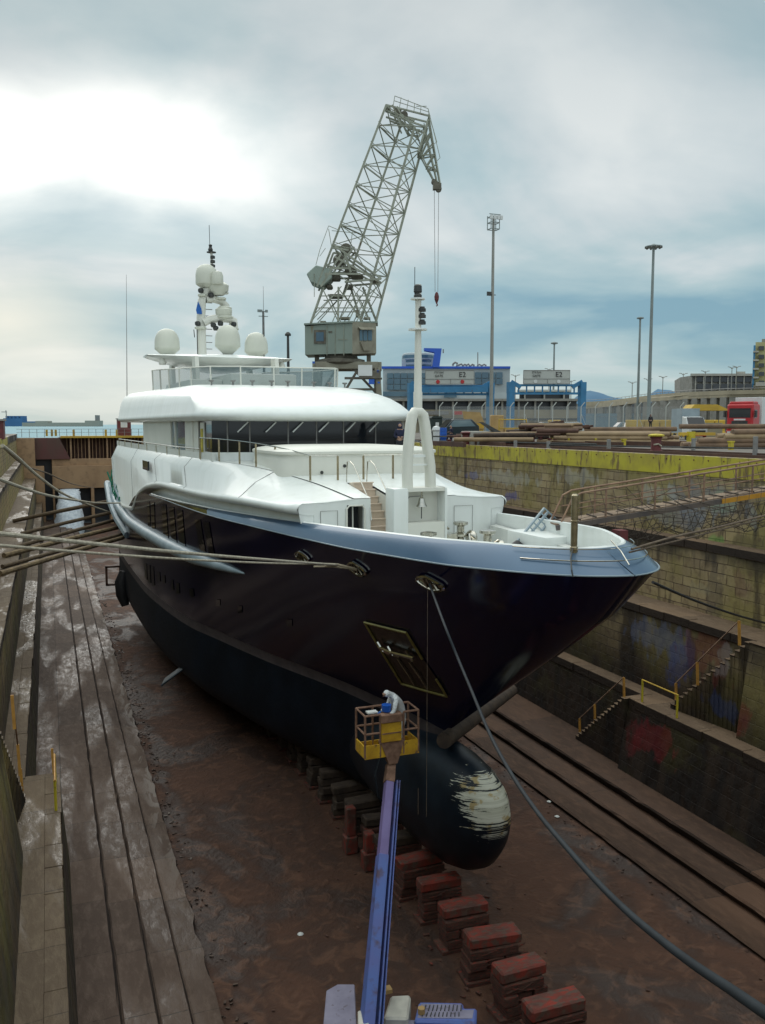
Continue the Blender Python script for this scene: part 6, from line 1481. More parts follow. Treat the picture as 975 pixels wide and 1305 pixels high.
cd_ = (tp[2]-tp[1]); cd_.z = 0; cd_.normalize(); cn = V((cd_.y, -cd_.x, 0))
def onc(x, y): r = ray(x, y); k = (tp[1]-EYE).dot(cn)/r.dot(cn); return EYE+r*k
for x0, x1 in ((458, 461.5), (462.5, 467.5), (468.5, 473.5)): rect_on(onc, x0, x1, 420.5, 434, .05, .04, 'cab_window', 'window_blue', crane, cn)
b = MB(); b.prism([onc(456, 417)+cn*.03, onc(475, 418)+cn*.03, onc(475, 421)+cn*.5, onc(456, 420.5)+cn*.5], (0, 0, .08)); b.prism([onc(458, 436), onc(474, 436), onc(470, 447), onc(462, 447)], cn*.25); b.build('cab_visor', 'crane_house_tan', crane)
b = MB(); b.obox((tp[0]+tp[1])/2+BK*2.4+V((0, 0, .12)), hd_*(hl/2+.1), BK*2.7, V((0, 0, .1))); b.obox(at(465, 411, D)+BK*1.5, RT*1.7, BK*2, V((0, 0, .1))); b.build('house_roof', 'crane_house', crane)
b = MB()
for x, y, w, h in ((412, 411, 7, 2.5), (440, 406, 12, 2.5), (455, 400, 3, 8), (468, 406, 8, 2)): b.obox(cp(x, y), RT*w*.5*D/FPX, BK*.8, UP*h*.5*D/FPX)
b.build('roof_gear', 'crane_house_tan', crane)
# slewing ring and portal
b = MB(); b.lathe(cp(435, 460) - V((0, 0, .6)), [(2.6, 0), (3.1, .3), (3.1, .7), (2.2, .9), (2.0, 1.6)], 24); b.build('slew_ring', 'crane_dark', crane)
b = MB()
for x in (404, 417, 452, 470): b.obox(cp(x, 458), RT*.28, BK*.3, UP*.6)
b.build('slew_rollers', 'crane_dark', crane)
pts_ = [(405, 463), (477, 463)]
b = MB(); b.rail(cp(404, 467, -2), cp(482, 467, -2), .9); b.rail(cp(404, 467, 3), cp(482, 467, 3), .9); b.rail(cp(404, 467, -2), cp(404, 467, 3), .9); b.rail(cp(482, 467, -2), cp(482, 467, 3), .9)
for x, dx in ((405, -4), (480, 5)):
    for k in (-2, 3): p = cp(x, 470, k); q = cp(x+dx, 530, k); q.z = 0.6; b.rail(p, q, .75)
b.build('portal', 'crane_house_tan', crane, bevel=.03)
bars([(cp(x0, 470, -2), cp(x1, 500, -2)) for x0, x1 in ((412, 404), (450, 478), (458, 440), (470, 482), (430, 412))] + [(cp(440, 483, -2), cp(482, 483, -2)), (cp(404, 497, -2), cp(484, 497, -2))], .3, 'portal_braces', 'crane_dark')
b = MB(); b.rail(cp(468, 483, -2.8), cp(487, 484, -2.8), .25); b.obox(cp(472, 479, -3), RT*1.4, BK*.2, UP*.5); b.build('service_gallery', 'crane_dark', crane)
b = MB(); b.obox(cp(466, 474, -3.2), RT*.9, BK*.05, UP*.7); b.build('sign_board', 'vehicle_white', crane)
b = MB()
for x, y, w, h in ((474, 488, 7, 6), (482, 475, 3, 3), (402, 464, 3, 2.5), (483, 489, 3, 2)): b.obox(cp(x, y, -3), RT*w*.5*D/FPX, BK*.2, UP*h*.5*D/FPX)
b.build('blue_covers', 'barrel_blue', crane)

# ------------------------------------------------------------------ light masts
def lmast(x, ytop, D, r, label, kind, m='mast_grey', group=None, xb=None, name='light_mast', cat='light mast'):
    p = at(x, ytop, D); base = V((p.x, p.y, 0)); t = empty(name, base, label, cat, group)
    if D > 400: base.z = -2
    b = MB(); b.tube(base, p, r, 10, r*.6); b.build('pole', m, t, smooth=True)
    px = D/FPX
    if kind == 'ring':
        b = MB(); b.lathe(p, [(3*px, -1.2*px), (11*px, 0), (11*px, 1.0*px), (7*px, 1.6*px), (4*px, 2.6*px), (1.2*px, 4*px)], 20)
        b.build('lamp_crown', 'mast_green', t)
        b = MB()
        for k in range(10): a = 2*pi*k/10; b.lathe(p+V((cos(a)*9.6*px, sin(a)*9.6*px, -1.6*px)), [(.9*px, 0), (1.5*px, .8*px), (1.2*px, 1.8*px)], 8)
        b.build('lamps', 'steel_grey', t)
    elif kind == 'cage':
        b = MB()
        for dz in (0, -7, -15):
            for dx, dy in ((-1, -1), (1, -1), (1, 1), (-1, 1)): b.rail(p+V((dx*6*px, dy*5*px, dz*px)), p+V((dy*-6*px if False else (-dx if dx*dy < 0 else dx)*6*px, (dy if dx*dy < 0 else -dy)*5*px, dz*px)), .9*px)
        for dx, dy in ((-1, -1), (1, -1), (1, 1), (-1, 1)): b.rail(p+V((dx*6*px, dy*5*px, -15*px)), p+V((dx*6*px, dy*5*px, 2*px)), .8*px)
        b.rail(p+V((-8*px, -4*px, 3*px)), p+V((8*px, -4*px, 3*px)), .9*px); b.build('lamp_cage', 'mast_green', t)
        b = MB()
        for dx in (-6, -1, 4, 8): b.obox(p+V((dx*px, -6*px, -1*px)), V((1.8*px, 0, 0)), V((0, 1*px, 0)), V((0, 0, 2.4*px)))
        b.build('floodlights', 'vehicle_white', t)
        b = MB(); b.rail(p+V((-6*px, -1*px, -97*px)), p+V((4*px, -1*px, -97*px)), .9*px); b.obox(p+V((-6*px, -2*px, -96*px)), V((3*px, 0, 0)), V((0, 1*px, 0)), V((0, 0, 2.5*px))); b.build('camera_arm', 'dark_metal', t)
    elif kind == 'tee':
        b = MB(); b.rail(p+V((-6*px, 0, 0)), p+V((6*px, 0, 0)), 1.0*px); b.rail(p+V((-6*px, 0, -6*px)), p+V((6*px, 0, -6*px)), .9*px)
        for dx in (-6, -3, 4): b.obox(p+V((dx*px, -px, .5*px)), V((1.6*px, 0, 0)), V((0, px, 0)), V((0, 0, 1.6*px)))
        b.build('lamp_arms', 'mast_green', t)
    elif kind == 'small':
        b = MB(); b.lathe(p, [(1*px, -px), (4.5*px, 0), (4.5*px, 1.2*px), (1*px, 2.2*px)], 12); b.build('lamp_crown', 'mast_green', t)
    elif kind == 'double':
        b = MB()
        for s_ in (-1, 1): b.path([p+V((0, 0, -2*px)), p+V((s_*3*px, 0, 0)), p+V((s_*6.5*px, 0, .4*px))], .45*px, 5)
        b.build('lamp_arms', 'mast_grey', t)
    return t
lmast(629, 277, 125, .30, 'tall grey light mast with a square floodlight cage beside the crane hook', 'cage')
lmast(833, 315, 150, .36, 'tallest green-grey light mast with a round disc crown on the right', 'ring', 'mast_green')
lmast(816, 406, 230, .42, 'thinner light mast with a small disc crown left of the tallest mast', 'small', 'mast_green')
lmast(706.5, 438, 260, .38, 'short light mast rising behind the right gate sign', 'small', 'mast_green')
lmast(335.5, 397, 170, .33, 'light mast with a blue two-tier lamp frame seen above the yacht domes', 'tee', 'dark_metal')
p = at(367, 428, 140); b = MB(); b.tube(V((p.x, p.y, 0)), p, .32, 8, .2); b.lathe(p, [(.5, 0), (.5, .3), (.2, .6)], 10); tag(b.build('chimney_pole', 'dark_metal'), 'thin black pole standing between the yacht domes and the crane', 'pole')
for i, (x, y, D_) in enumerate(((728, 485, 420), (806, 487, 380), (826, 483, 330), (845, 480, 300), (871, 476, 270), (899, 473, 240), (933, 468, 210), (657, 478, 420), (700, 470, 500), (939, 467, 200))):
    lmast(x, y, D_, .14*D_/200, 'small double-armed street lamp in the row along the raised road', 'double', 'mast_grey', 'street lamps along the raised road', name='street_lamp', cat='street lamp')

# ------------------------------------------------------------------ gate gantries with signs
def gantry(x0, x1, ytop, D, sgn, label):
    a = at(x0, ytop, D); c = at(x1, ytop, D); t = empty('gate_gantry', V(((a.x+c.x)/2, (a.y+c.y)/2, 0)), label, 'gate gantry')
    px = D/FPX; dx = (c-a).normalized(); b = MB()
    for p in (a, c): b.rail(V((p.x, p.y, 0)), V((p.x, p.y, p.z)), .95, .95)
    for p, s_ in ((a, 1), (c, -1)): b.rail(V((p.x, p.y, p.z-1.2)), V((p.x, p.y, p.z+.5))+dx*.9*s_*-1*0, 1.0); b.rail(V((p.x, p.y, p.z+.6)), V((p.x, p.y, p.z-.3))+dx*1.6*s_, .6)
    b.build('posts', 'gantry_blue', t)
    b = MB(); b.rail(a+dx*.3, c-dx*.3, .35); b.rail(a+dx*.3-V((0, 0, 1.3)), c-dx*.3-V((0, 0, 1.3)), .35)
    n = 9
    for k in range(n+1): p = a.lerp(c, k/n); b.rail(p, p-V((0, 0, 1.3)), .18)
    b.build('cross_beam', 'gantry_blue', t)
    (u0, v0, u1, v1) = sgn; q0, q1 = at(u0, v0, D-.6), at(u1, v1, D-.6); z0, z1 = q1.z, q0.z; wd = V((q1.x-q0.x, q1.y-q0.y, 0))
    b = MB(); b.obox(V(((q0.x+q1.x)/2, (q0.y+q1.y)/2, (z0+z1)/2)), wd/2, BK*.15, V((0, 0, (z1-z0)/2))); sg = b.build('sign_board', 'sign_grey', t)
    nrm = -V((wd.normalized().y*-1, wd.normalized().x, 0)); xd = wd.normalized(); W_ = wd.length; H_ = z1-z0; o = V((q0.x, q0.y, z0)) - BK*.19
    b = MB(); b.rail(o+V((0, 0, H_*.36)), o+xd*W_+V((0, 0, H_*.36)), .06); b.rail(o+xd*W_*.52, o+xd*W_*.52+V((0, 0, H_*.36)), .06)
    b.path([o, o+xd*W_, o+xd*W_+V((0, 0, H_)), o+V((0, 0, H_)), o], .05, 4); b.build('sign_lines', 'steel_grey', sg)
    text_obj('E2', o+xd*W_*.76+V((0, 0, H_*.67))-BK*.05, H_*.52, xd, (0, 0, 1), 'lettering', 'sign_black', sg)
    text_obj('ΠΥΛΗ', o+xd*W_*.28+V((0, 0, H_*.83))-BK*.05, H_*.24, xd, (0, 0, 1), 'lettering', 'dark_metal', sg)
    text_obj('GATE', o+xd*W_*.28+V((0, 0, H_*.58))-BK*.05, H_*.24, xd, (0, 0, 1), 'lettering', 'dark_metal', sg)
    b = MB()
    for f in (.26, .76): b.lathe(o+xd*W_*f+V((0, 0, H_*.17))+BK*.02, [(H_*.14, 0), (H_*.14, .08)], 16, axis=-BK)
    return t, sg, b
t, sg, b = gantry(524, 625, 492, 139, (542, 472, 604, 489.5), 'left blue gate gantry carrying a grey E2 sign with red discs'); b.build('red_discs', 'sign_red', sg)
b = MB(); p, q = at(536, 497, 138.5), at(622, 496, 138.5); b.rail(p, q, .9); b.build('blue_infill', 'gantry_blue', t)
t, sg, b = gantry(651, 742, 491, 139, (667, 472, 726, 489), 'right blue gate gantry carrying a grey E2 sign beside the fence'); b.build('white_discs', 'vehicle_white', sg)

# ------------------------------------------------------------------ buildings
def bl(name, x0, x1, y0, y1, D, m, parent, depth=12, label=None, cat=None, zbot=None):
    p = at(x0, y0, D); q = at(x1, y0, D); zb = at(x0, y1, D).z if zbot is None else zbot
    b = MB(); b.prism([V((p.x, p.y, zb)), V((q.x, q.y, zb)), V((q.x, q.y, q.z)), V((p.x, p.y, p.z))], V((p.x+q.x, p.y+q.y, 0)).normalized()*depth); o = b.build(name, m, parent); return o
def glaz(x0, x1, y0, y1, D, nx, ny, parent, m='window_blue', name='window', gx=.8, gy=.8):
    for i in range(nx):
        for j in range(ny):
            w = (x1-x0)/nx; h = (y1-y0)/ny; bl(name, x0+w*i+gx/2, x0+w*(i+1)-gx/2, y0+h*j+gy/2, y0+h*(j+1)-gy/2, D, m, parent, .3)
Dt = 205; tb = at(570, 545, Dt); tm_ = empty('port_terminal', V((tb.x, tb.y, 0)), 'long grey terminal building with blue roof edge, control tower and tall blue fin', 'building')
bl('wall', 488, 650, 469, 560, Dt, 'panel_grey', tm_, 26, zbot=0)
bl('blue_roof_edge', 486.5, 650.5, 466.8, 469.6, Dt-.6, 'trim_blue', tm_, 27)
glaz(493, 545, 475, 497, Dt-.4, 6, 3, tm_); glaz(605, 641, 474, 490, Dt-.4, 4, 2, tm_)
bl('ribbon_window', 488, 545, 499, 505, Dt-.4, 'window_blue', tm_, .3)
bl('tower_base', 512, 553, 458, 467, Dt+4, 'panel_grey', tm_, 8)
c_ = at(533, 450, Dt+6); b = MB(); px = Dt/FPX
b.lathe(V((c_.x, c_.y, at(533, 467, Dt).z)), [(20*px, 0), (20*px, 4*px), (20.5*px, 4*px), (20.5*px, 6*px), (20*px, 6*px), (20*px, 10*px), (21.5*px, 10.5*px), (21.5*px, 14*px), (20.5*px, 18*px), (19*px, 19*px)], 28); tt = b.build('control_tower', 'panel_grey', tm_)
b = MB(); b.lathe(V((c_.x, c_.y, at(533, 467, Dt).z)), [(20.3*px, 1*px), (20.3*px, 3.4*px)], 28); b.lathe(V((c_.x, c_.y, at(533, 467, Dt).z)), [(20.3*px, 6.8*px), (20.3*px, 9.6*px)], 28); b.lathe(V((c_.x, c_.y, at(533, 467, Dt).z)), [(21.7*px, 12*px), (21.4*px, 16*px)], 28); b.build('tower_windows', 'window_blue', tt)
b = MB(); P_ = [at(x, y, Dt-2) for x, y in ((540.5, 443.5), (563, 444), (560, 468), (551.5, 468), (554, 449), (541, 446.5))]; b.prism(P_, BK*3); b.build('blue_fin', 'trim_blue', tm_)
b = MB()
pts_ = [(577, 466), (578, 463.5), (580, 462), (583, 463), (582, 466), (585, 465), (588, 464), (590, 466), (592, 464.5), (595, 465.5), (597, 464), (599, 466.5), (602, 464.5), (605, 466)]
b.path([at(x, y, Dt) for x, y in pts_], .25, 5); b.path([at(608+3*k, 466 - (k % 2)*1.5, Dt) for k in range(5)], .2, 5); b.build('roof_lettering', 'steel_grey', tm_)
b = MB(); b.tube(at(609, 467, Dt), at(609, 449, Dt), .12, 5); b.tube(at(565, 450, Dt), at(565, 445, Dt), .15, 5); b.build('roof_aerial', 'steel_grey', tm_)
Dw = 172; wb = at(620, 545, Dw); wh = empty('warehouse', V((wb.x, wb.y, 0)), 'low concrete warehouse with flat slab roofs behind the blue gates', 'building')
bl('wall', 488, 742, 522, 560, Dw, 'concrete_tan', wh, 18, zbot=0)
bl('window_band', 490, 735, 510.5, 522, Dw+1, 'dark_opening', wh, 14)
bl('roof_slab', 486, 738, 508, 511, Dw-1.5, 'concrete', wh, 20)
bl('upper_slab', 536, 655, 500, 508, Dw+3, 'panel_grey', wh, 14); bl('upper_slab', 659, 728, 496.5, 499, Dw+2, 'sign_grey', wh, 14); bl('upper_wall', 662, 726, 499, 508, Dw+4, 'dark_opening', wh, 10)
for k in range(12): bl('column', 492+21*k, 494.5+21*k, 510.5, 560, Dw-.4, 'concrete_light', wh, .9, zbot=0)
for k in range(3): bl('column', 668+25*k, 670+25*k, 499, 508, Dw+2.5, 'concrete_light', wh, .8)
bl('parapet', 566, 582, 500, 506.5, Dw+2, 'window_blue', wh, .5)
bl('lower_band', 488, 742, 533, 536, Dw-1, 'dark_opening', wh, .5)
for x0, x1, c in ((518, 530, 'vehicle_white'), (579, 589, 'sign_red'), (530, 572, 'steel_grey')): bl('shop_board', x0, x1, 524, 528.5, Dw-1.2, c, wh, .4)
# raised road on piers
rb_ = at(860, 545, 200); rd = empty('raised_road', V((rb_.x, rb_.y, 0)), 'curved concrete raised road on rows of piers crossing the right background', 'viaduct')
VP = [(738, 512.5, 330), (770, 511, 300), (795, 508, 265), (838, 502.5, 215), (880, 499.5, 190), (930, 497.5, 172), (980, 496.5, 162), (1060, 495, 150)]
b = MB()
rows = []
for x, y, D_ in VP:
    p = at(x, y, D_); k = D_/FPX
    rows.append([p, p-V((0, 0, 5.2*k)), p-V((0, 0, 5.2*k))+BK*1.0, p-V((0, 0, 8.5*k))+BK*1.2, p-V((0, 0, 8.5*k))+BK*14, p+BK*14-V((0, 0, .6)), p+BK*.5-V((0, 0, .6)), p+BK*.5])
b.grid(rows, close=True); b.build('road_deck', 'concrete_tan', rd)
b = MB()
n = 26
for k in range(n):
    x = 742+k*12.5; y = interp(x, [(a, c) for a, c, d in VP]); D_ = interp(x, [(a, d) for a, c, d in VP]); p = at(x, y, D_)+BK*2; w = D_/FPX*1.6
    b.box(p.x-w, p.x+w, p.y-.6, p.y+1.2, 0, p.z-8.2*D_/FPX)
    p = p+BK*9; b.box(p.x-w, p.x+w, p.y-.6, p.y+1.2, 0, p.z-8.2*D_/FPX)
b.build('piers', 'concrete', rd)['kind'] = 'stuff'
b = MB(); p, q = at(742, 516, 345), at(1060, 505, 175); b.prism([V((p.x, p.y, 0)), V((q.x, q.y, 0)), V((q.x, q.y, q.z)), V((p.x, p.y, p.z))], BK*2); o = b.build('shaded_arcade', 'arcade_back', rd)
b = MB()
for a_, c_ in zip(VP, VP[1:]): b.tube(at(a_[0], a_[1]-2.2, a_[2]), at(c_[0], c_[1]-2.2, c_[2]), .07, 4)
for k in range(60): x = 742+5*k; y = interp(x, [(a, c) for a, c, d in VP]); D_ = interp(x, [(a, d) for a, c, d in VP]); b.tube(at(x, y, D_), at(x, y-2.2, D_), .06, 4)
b.build('parapet_rail', 'steel_grey', rd)
p, q = at(745, 527, 290), at(1000, 526, 200); b = MB(); b.prism([V((p.x, p.y, 0)), V((q.x, q.y, 0)), V((q.x, q.y, q.z)), V((p.x, p.y, p.z))], BK*2); tag(b.build('low_shed', 'shed_teal'), 'long low bluish shed standing in front of the raised road', 'shed')
# office block above the road, yellow tower at the edge
Do = 245; ob_ = at(905, 545, Do); of = empty('office_block', V((ob_.x, ob_.y, 0)), 'two-storey grey concrete block with dark window bays above the raised road', 'building')
bl('wall', 882, 962, 478.5, 500, Do+1, 'concrete', of, 20, zbot=0); bl('roof', 880, 963, 476, 479, Do-.5, 'concrete_light', of, 24)
for r_, (y0, y1) in enumerate(((480.5, 486.5), (489.5, 495.5))):
    for k in range(7): bl('window', 888+10.3*k, 896.5+10.3*k, y0, y1, Do+.4, 'dark_opening', of, .6)
for k in range(8): bl('column', 886+10.3*k, 887.5+10.3*k, 479, 500, Do+.2, 'concrete_light', of, .6)
P_ = [at(882, 478.5, Do+1), at(874, 483, Do+14), at(874, 500, Do+14), at(882, 500, Do+1)]; b = MB(); b.prism(P_, BK*10); b.build('side_wing', 'concrete', of)
bl('roof_house', 938, 950, 473.5, 476, Do+3, 'concrete_light', of, 8)
bl('low_wing', 868, 884, 489, 500, Do+16, 'concrete_tan', of, 12, zbot=0)
p = at(968, 545, 175); yt = empty('apartment_tower', V((p.x, p.y, 0)), 'tall yellow apartment tower cut by the right picture edge', 'building')
bl('wall', 963, 1010, 436, 500, 175, 'bldg_yellow', yt, 18, zbot=0); bl('stair_column', 960.5, 963, 440, 495, 174, 'gantry_blue', yt, 8); bl('roof_house', 971, 1000, 432, 436, 177, 'concrete', yt, 8)
for j in range(5):
    for k in range(3): bl('window', 967+12*k, 974+12*k, 441+11*j, 446+11*j, 174.6, 'dark_opening', yt, .5)
for j in range(5): bl('balcony', 960, 967, 447+11*j, 449+11*j, 173.6, 'concrete_light', yt, 3)
bl('low_front', 963, 1010, 487, 492, 172, 'concrete_light', yt, 3)

# ------------------------------------------------------------------ yellow barriers, fence
for k, (x0, x1) in enumerate(((800, 822), (822, 842), (842, 864), (890, 912), (912, 926), (700, 716), (870, 890))):
    p = at(x0, 527, 112); q = at(x1-1, 527, 112); b = MB(); b.prism([V((p.x, p.y, 0)), V((q.x, q.y, 0)), V((q.x, q.y, 2.2)), V((p.x, p.y, 2.2))], BK*1.0); b.prism([V((p.x, p.y, 0))-BK*.3, V((q.x, q.y, 0))-BK*.3, V((q.x, q.y, .7))-BK*.2, V((p.x, p.y, .7))-BK*.2], BK*.3); tag(b.build('barrier', 'barrier_yellow', bevel=.08), 'yellow barrier block in the row behind the wire fence', 'barrier', 'yellow barrier blocks behind the fence')
fn = empty('wire_fence', at(700, 556, 104)*1 - V((0, 0, at(700, 556, 104).z)), 'high wire fence on bent posts crossing the yard behind the pipes', 'fence')
b = MB(); ends = []
for k in range(18):
    x = 560+18*k; D_ = 104; p = at(x, 545, D_); p.z = 0; tpz = at(x, 518.5, D_).z; b.path([p, V((p.x, p.y, tpz)), V((p.x+.35, p.y-.25, tpz+.55))], .065, 5); ends.append((p, tpz))
    if k % 4 == 2: b.tube(p+RT*1.2, V((p.x, p.y, tpz*.8)), .04, 4)
b.build('fence_posts', 'sign_grey', fn)
b = MB()
for (p, z), (q, z2) in zip(ends, ends[1:]):
    for f in (.05, .35, .68, 1.0): b.tube(V((p.x, p.y, z*f)), V((q.x, q.y, z2*f)), .018, 3)
b.build('fence_wires', 'steel_grey', fn)
b = MB(); p, q = ends[0], ends[-1]; b.add([V((p[0].x, p[0].y, .05)), V((q[0].x, q[0].y, .05)), V((q[0].x, q[0].y, q[1])), V((p[0].x, p[0].y, p[1]))], [(0, 1, 2, 3)]); b.build('fence_mesh', 'fence_mesh', fn)

# ------------------------------------------------------------------ vehicles
def wheel(b, c, r, w, ax): b.lathe(V(c)-V(ax)*w/2, [(r*.5, 0), (r*.95, .02), (r, .06), (r, w-.06), (r*.95, w-.02), (r*.5, w)], 18, axis=ax)
# red lorry with white trailer
D_ = 84; c0 = at(925, 560, D_); c0.z = 0; t = empty('truck', c0, 'red lorry cab with a tall white box trailer parked at the right edge', 'truck')
RX = RT.copy(); FWL = -BK; fx = (RX*-.95 + BK*-.31).normalized(); fy = V((fx.y, -fx.x, 0))
fx = -(RT*.62 + BK*.78).normalized(); fy = V((-fx.y, fx.x, 0))        # driving direction towards the viewer's left
cf = at(925.5, 545, D_); 
def tk(l, w, z): return V((cf.x, cf.y, 0)) - fx*l + fy*w + V((0, 0, z))     # l behind the front face, w to its left hand
def tbox(l0, l1, w0, w1, z0, z1, name, m, **k): b = MB(); b.add([tk(l, w, z) for z in (z0, z1) for w in (w0, w1) for l in (l0, l1)], [(0, 2, 3, 1), (4, 5, 7, 6), (0, 1, 5, 4), (2, 6, 7, 3), (0, 4, 6, 2), (1, 3, 7, 5)]); return b.build(name, m, t, **k)
sgn = 1 if fy.dot(RT) > 0 else -1
Wd = 2.45*sgn
def tb2(l0, l1, f0, f1, z0, z1, name, m, **k): return tbox(l0, l1, f0*Wd, f1*Wd, z0, z1, name, m, **k)
cb = tb2(0, 2.2, 0, 1, 1.0, 3.55, 'cab', 'truck_red', bevel=.12)
tb2(.3, 2.0, .05, .95, 3.5, 3.8, 'roof_deflector', 'truck_red', bevel=.08)
tb2(-.03, .0, .10, .90, 2.25, 3.15, 'windscreen', 'glass_dark'); tb2(.35, 1.2, -.012, 0.0, 2.25, 3.0, 'side_window', 'glass_dark'); tb2(.35, 1.2, 1.0, 1.012, 2.25, 3.0, 'side_window', 'glass_dark')
tb2(-.05, .0, .2, .8, 1.35, 1.95, 'grille', 'dark_metal'); tb2(-.10, .25, 0, 1, .5, 1.05, 'bumper', 'truck_red', bevel=.05)
for f in (.05, .78): tb2(-.12, -.08, f, f+.17, .72, .95, 'headlight', 'vehicle_white')
tb2(.5, 1.6, -.014, -.002, 1.75, 1.95, 'white_stripe', 'vehicle_white')
tb2(-.04, -.01, .28, .72, 2.0, 2.15, 'badge_strip', 'vehicle_white')
tb2(2.7, 14, -.02, 1.02, 1.15, 4.25, 'trailer', 'vehicle_white', bevel=.03); tb2(2.2, 13.5, .15, .85, .7, 1.1, 'chassis', 'dark_metal')
tb2(-.06, .3, -.12, -.05, 2.3, 2.9, 'mirror', 'dark_metal'); tb2(-.06, .3, 1.05, 1.12, 2.3, 2.9, 'mirror', 'dark_metal')
for l in (1.0, 4.4, 10.5, 11.8):
    for f in (.02, .98): b = MB(); wheel(b, tk(l, f*Wd, .5), .5, .32, fy); b.build('wheel', 'tyre', t)
# white small box van
def veh(name, label, cat, x, D_, ang, L_, W_, parts, wheels, r=.33, z0=0, group=None):
    c0 = at(x, 545, D_); c0.z = z0; t = empty(name, c0, label, cat, group); f = (RT*cos(ang) + BK*sin(ang)); s_ = V((-f.y, f.x, 0))
    for nm, m, prof, w0, w1 in parts:      # profile (along, height), extruded from w0 to w1 across
        b = MB(); b.prism([c0 + f*l + s_*w0 + V((0, 0, z)) for l, z in prof], s_*(w1-w0)); b.build(nm, m, t, bevel=.05 if nm == 'body' else 0)
    for l in wheels:
        for w in (-W_/2, W_/2): b = MB(); wheel(b, c0+f*l+s_*w+V((0, 0, r)), r, .2, s_); b.build('wheel', 'tyre', t)
    return t
veh('van', 'white delivery van with a tall grey cargo box behind the quay pipes', 'van', 881, 92, radians(-90), 5, 1.9,
    [('body', 'vehicle_white', [(-.2, .5), (2.1, .5), (2.15, 1.3), (1.55, 1.55), (.95, 2.35), (-.2, 2.45)], -.95, .95), ('windscreen', 'glass_dark', [(2.0, 1.42), (1.6, 1.6), (1.0, 2.3), (1.03, 2.36), (1.68, 1.62)], -.85, .85), ('grille', 'dark_metal', [(2.12, .6), (2.22, .6), (2.22, 1.0), (2.12, 1.0)], -.7, .7), ('cargo_box', 'vehicle_grey', [(-.3, .7), (-.3, 3.3), (-3.6, 3.3), (-3.6, .7)], -.95, .95), ('bumper', 'sign_red', [(2.1, .4), (2.25, .4), (2.25, .58), (2.1, .58)], -.8, .8)], (1.3, -2.4))
car = [('body', 'car_dark', [(-2.1, .35), (2.1, .35), (2.15, .75), (1.2, .92), (.55, 1.42), (-1.3, 1.45), (-2.05, 1.0)], -.85, .85), ('side_glass', 'glass_grey', [(.95, .95), (.45, 1.36), (-1.15, 1.38), (-1.7, 1.0)], -.87, .87), ('windscreen', 'glass_dark', [(1.15, .95), (.58, 1.38), (.62, 1.42), (1.25, .96)], -.75, .75)]
veh('parked_car', 'dark estate car parked left of the yellow skip behind the yacht bow', 'car', 580, 80, radians(195), 4.2, 1.7, [(n, m, [(l*1.0, z*1.45) for l, z in p], a_, c_) for n, m, p, a_, c_ in car], (1.35, -1.35), r=.4)
for x, D_, m, l in ((695, 118, 'vehicle_grey', 'distant grey car parked behind the fence under the right gate'), (723, 118, 'vehicle_white', 'distant white car parked behind the fence right of the grey one'), (794, 128, 'vehicle_grey', 'bluish car in the yard below the raised road'), (805, 126, 'vehicle_white', 'small white car in the yard below the raised road')):
    veh('parked_car', l, 'car', x, D_, radians(185), 4.2, 1.7, [(n, m if n == 'body' else mm_, [(a_, z*1.35) for a_, z in p], q0, q1) for n, mm_, p, q0, q1 in car], (1.35, -1.35), r=.4)
# canopy, skip, toilet, barrel
p = at(902, 545, 100); p.z = 0; t = empty('awning', p, 'small yellow awning stall between the van and the lorry', 'awning')
b = MB(); b.prism([p+RT*a_+V((0, 0, z)) for a_, z in ((-2.2, 3.2), (-1.6, 3.9), (1.0, 3.9), (2.6, 3.2))], BK*3); b.build('canvas', 'barrier_yellow', t); b = MB()
for a_ in (-2.0, 2.3):
    for k in (0.1, 2.8): b.tube(p+RT*a_+BK*k, p+RT*a_+BK*k+V((0, 0, 3.25)), .05, 5)
b.build('poles', 'steel_grey', t)
b = MB(); b.obox(p+RT*.2+BK*1.5+V((0, 0, .9)), RT*1.7, BK*1, V((0, 0, .9))); b.build('counter', 'concrete_tan', t)
p = at(602, 545, 82); p.z = 0; t = empty('waste_skip', p, 'yellow steel skip with a raised tan lid on the quay', 'skip')
b = MB(); b.prism([p+RT*a_+V((0, 0, z)) for a_, z in ((-.9, .0), (.9, .0), (1.15, 1.7), (-.7, 1.8), (-.8, 1.0))], BK*1.8); b.build('body', 'skip_yellow', t, bevel=.03)
b = MB(); b.prism([p+RT*a_+V((0, 0, z))-BK*.02 for a_, z in ((-.75, 1.8), (1.15, 1.75), (.72, 2.75), (-.95, 2.85))], BK*.12); b.build('lid', 'skip_tan', t)
b = MB(); b.rail(p+RT*-.8+V((0, 0, 1.2))-BK*.04, p+RT*1.1+V((0, 0, 1.2))-BK*.04, .1); b.build('rim', 'skip_tan', t)
p = at(553.5, 545, 84); p.z = 0; t = empty('portable_toilet', p, 'dark green portable toilet cabin with a white notice behind the yacht bow', 'portable toilet')
b = MB(); b.box(p.x-.6, p.x+.6, p.y-.6, p.y+.6, 0, 2.2); b.build('cabin', 'toilet_green', t, bevel=.06); b = MB(); b.prism([(p.x-.65, p.y-.65, 2.2), (p.x+.65, p.y-.65, 2.2), (p.x+.45, p.y-.65, 2.4), (p.x-.45, p.y-.65, 2.4)], (0, 1.3, 0)); b.build('roof', 'toilet_green', t)
b = MB(); b.box(p.x-.15, p.x+.2, p.y-.64, p.y-.605, 1.45, 1.8); b.build('notice', 'vehicle_white', t)
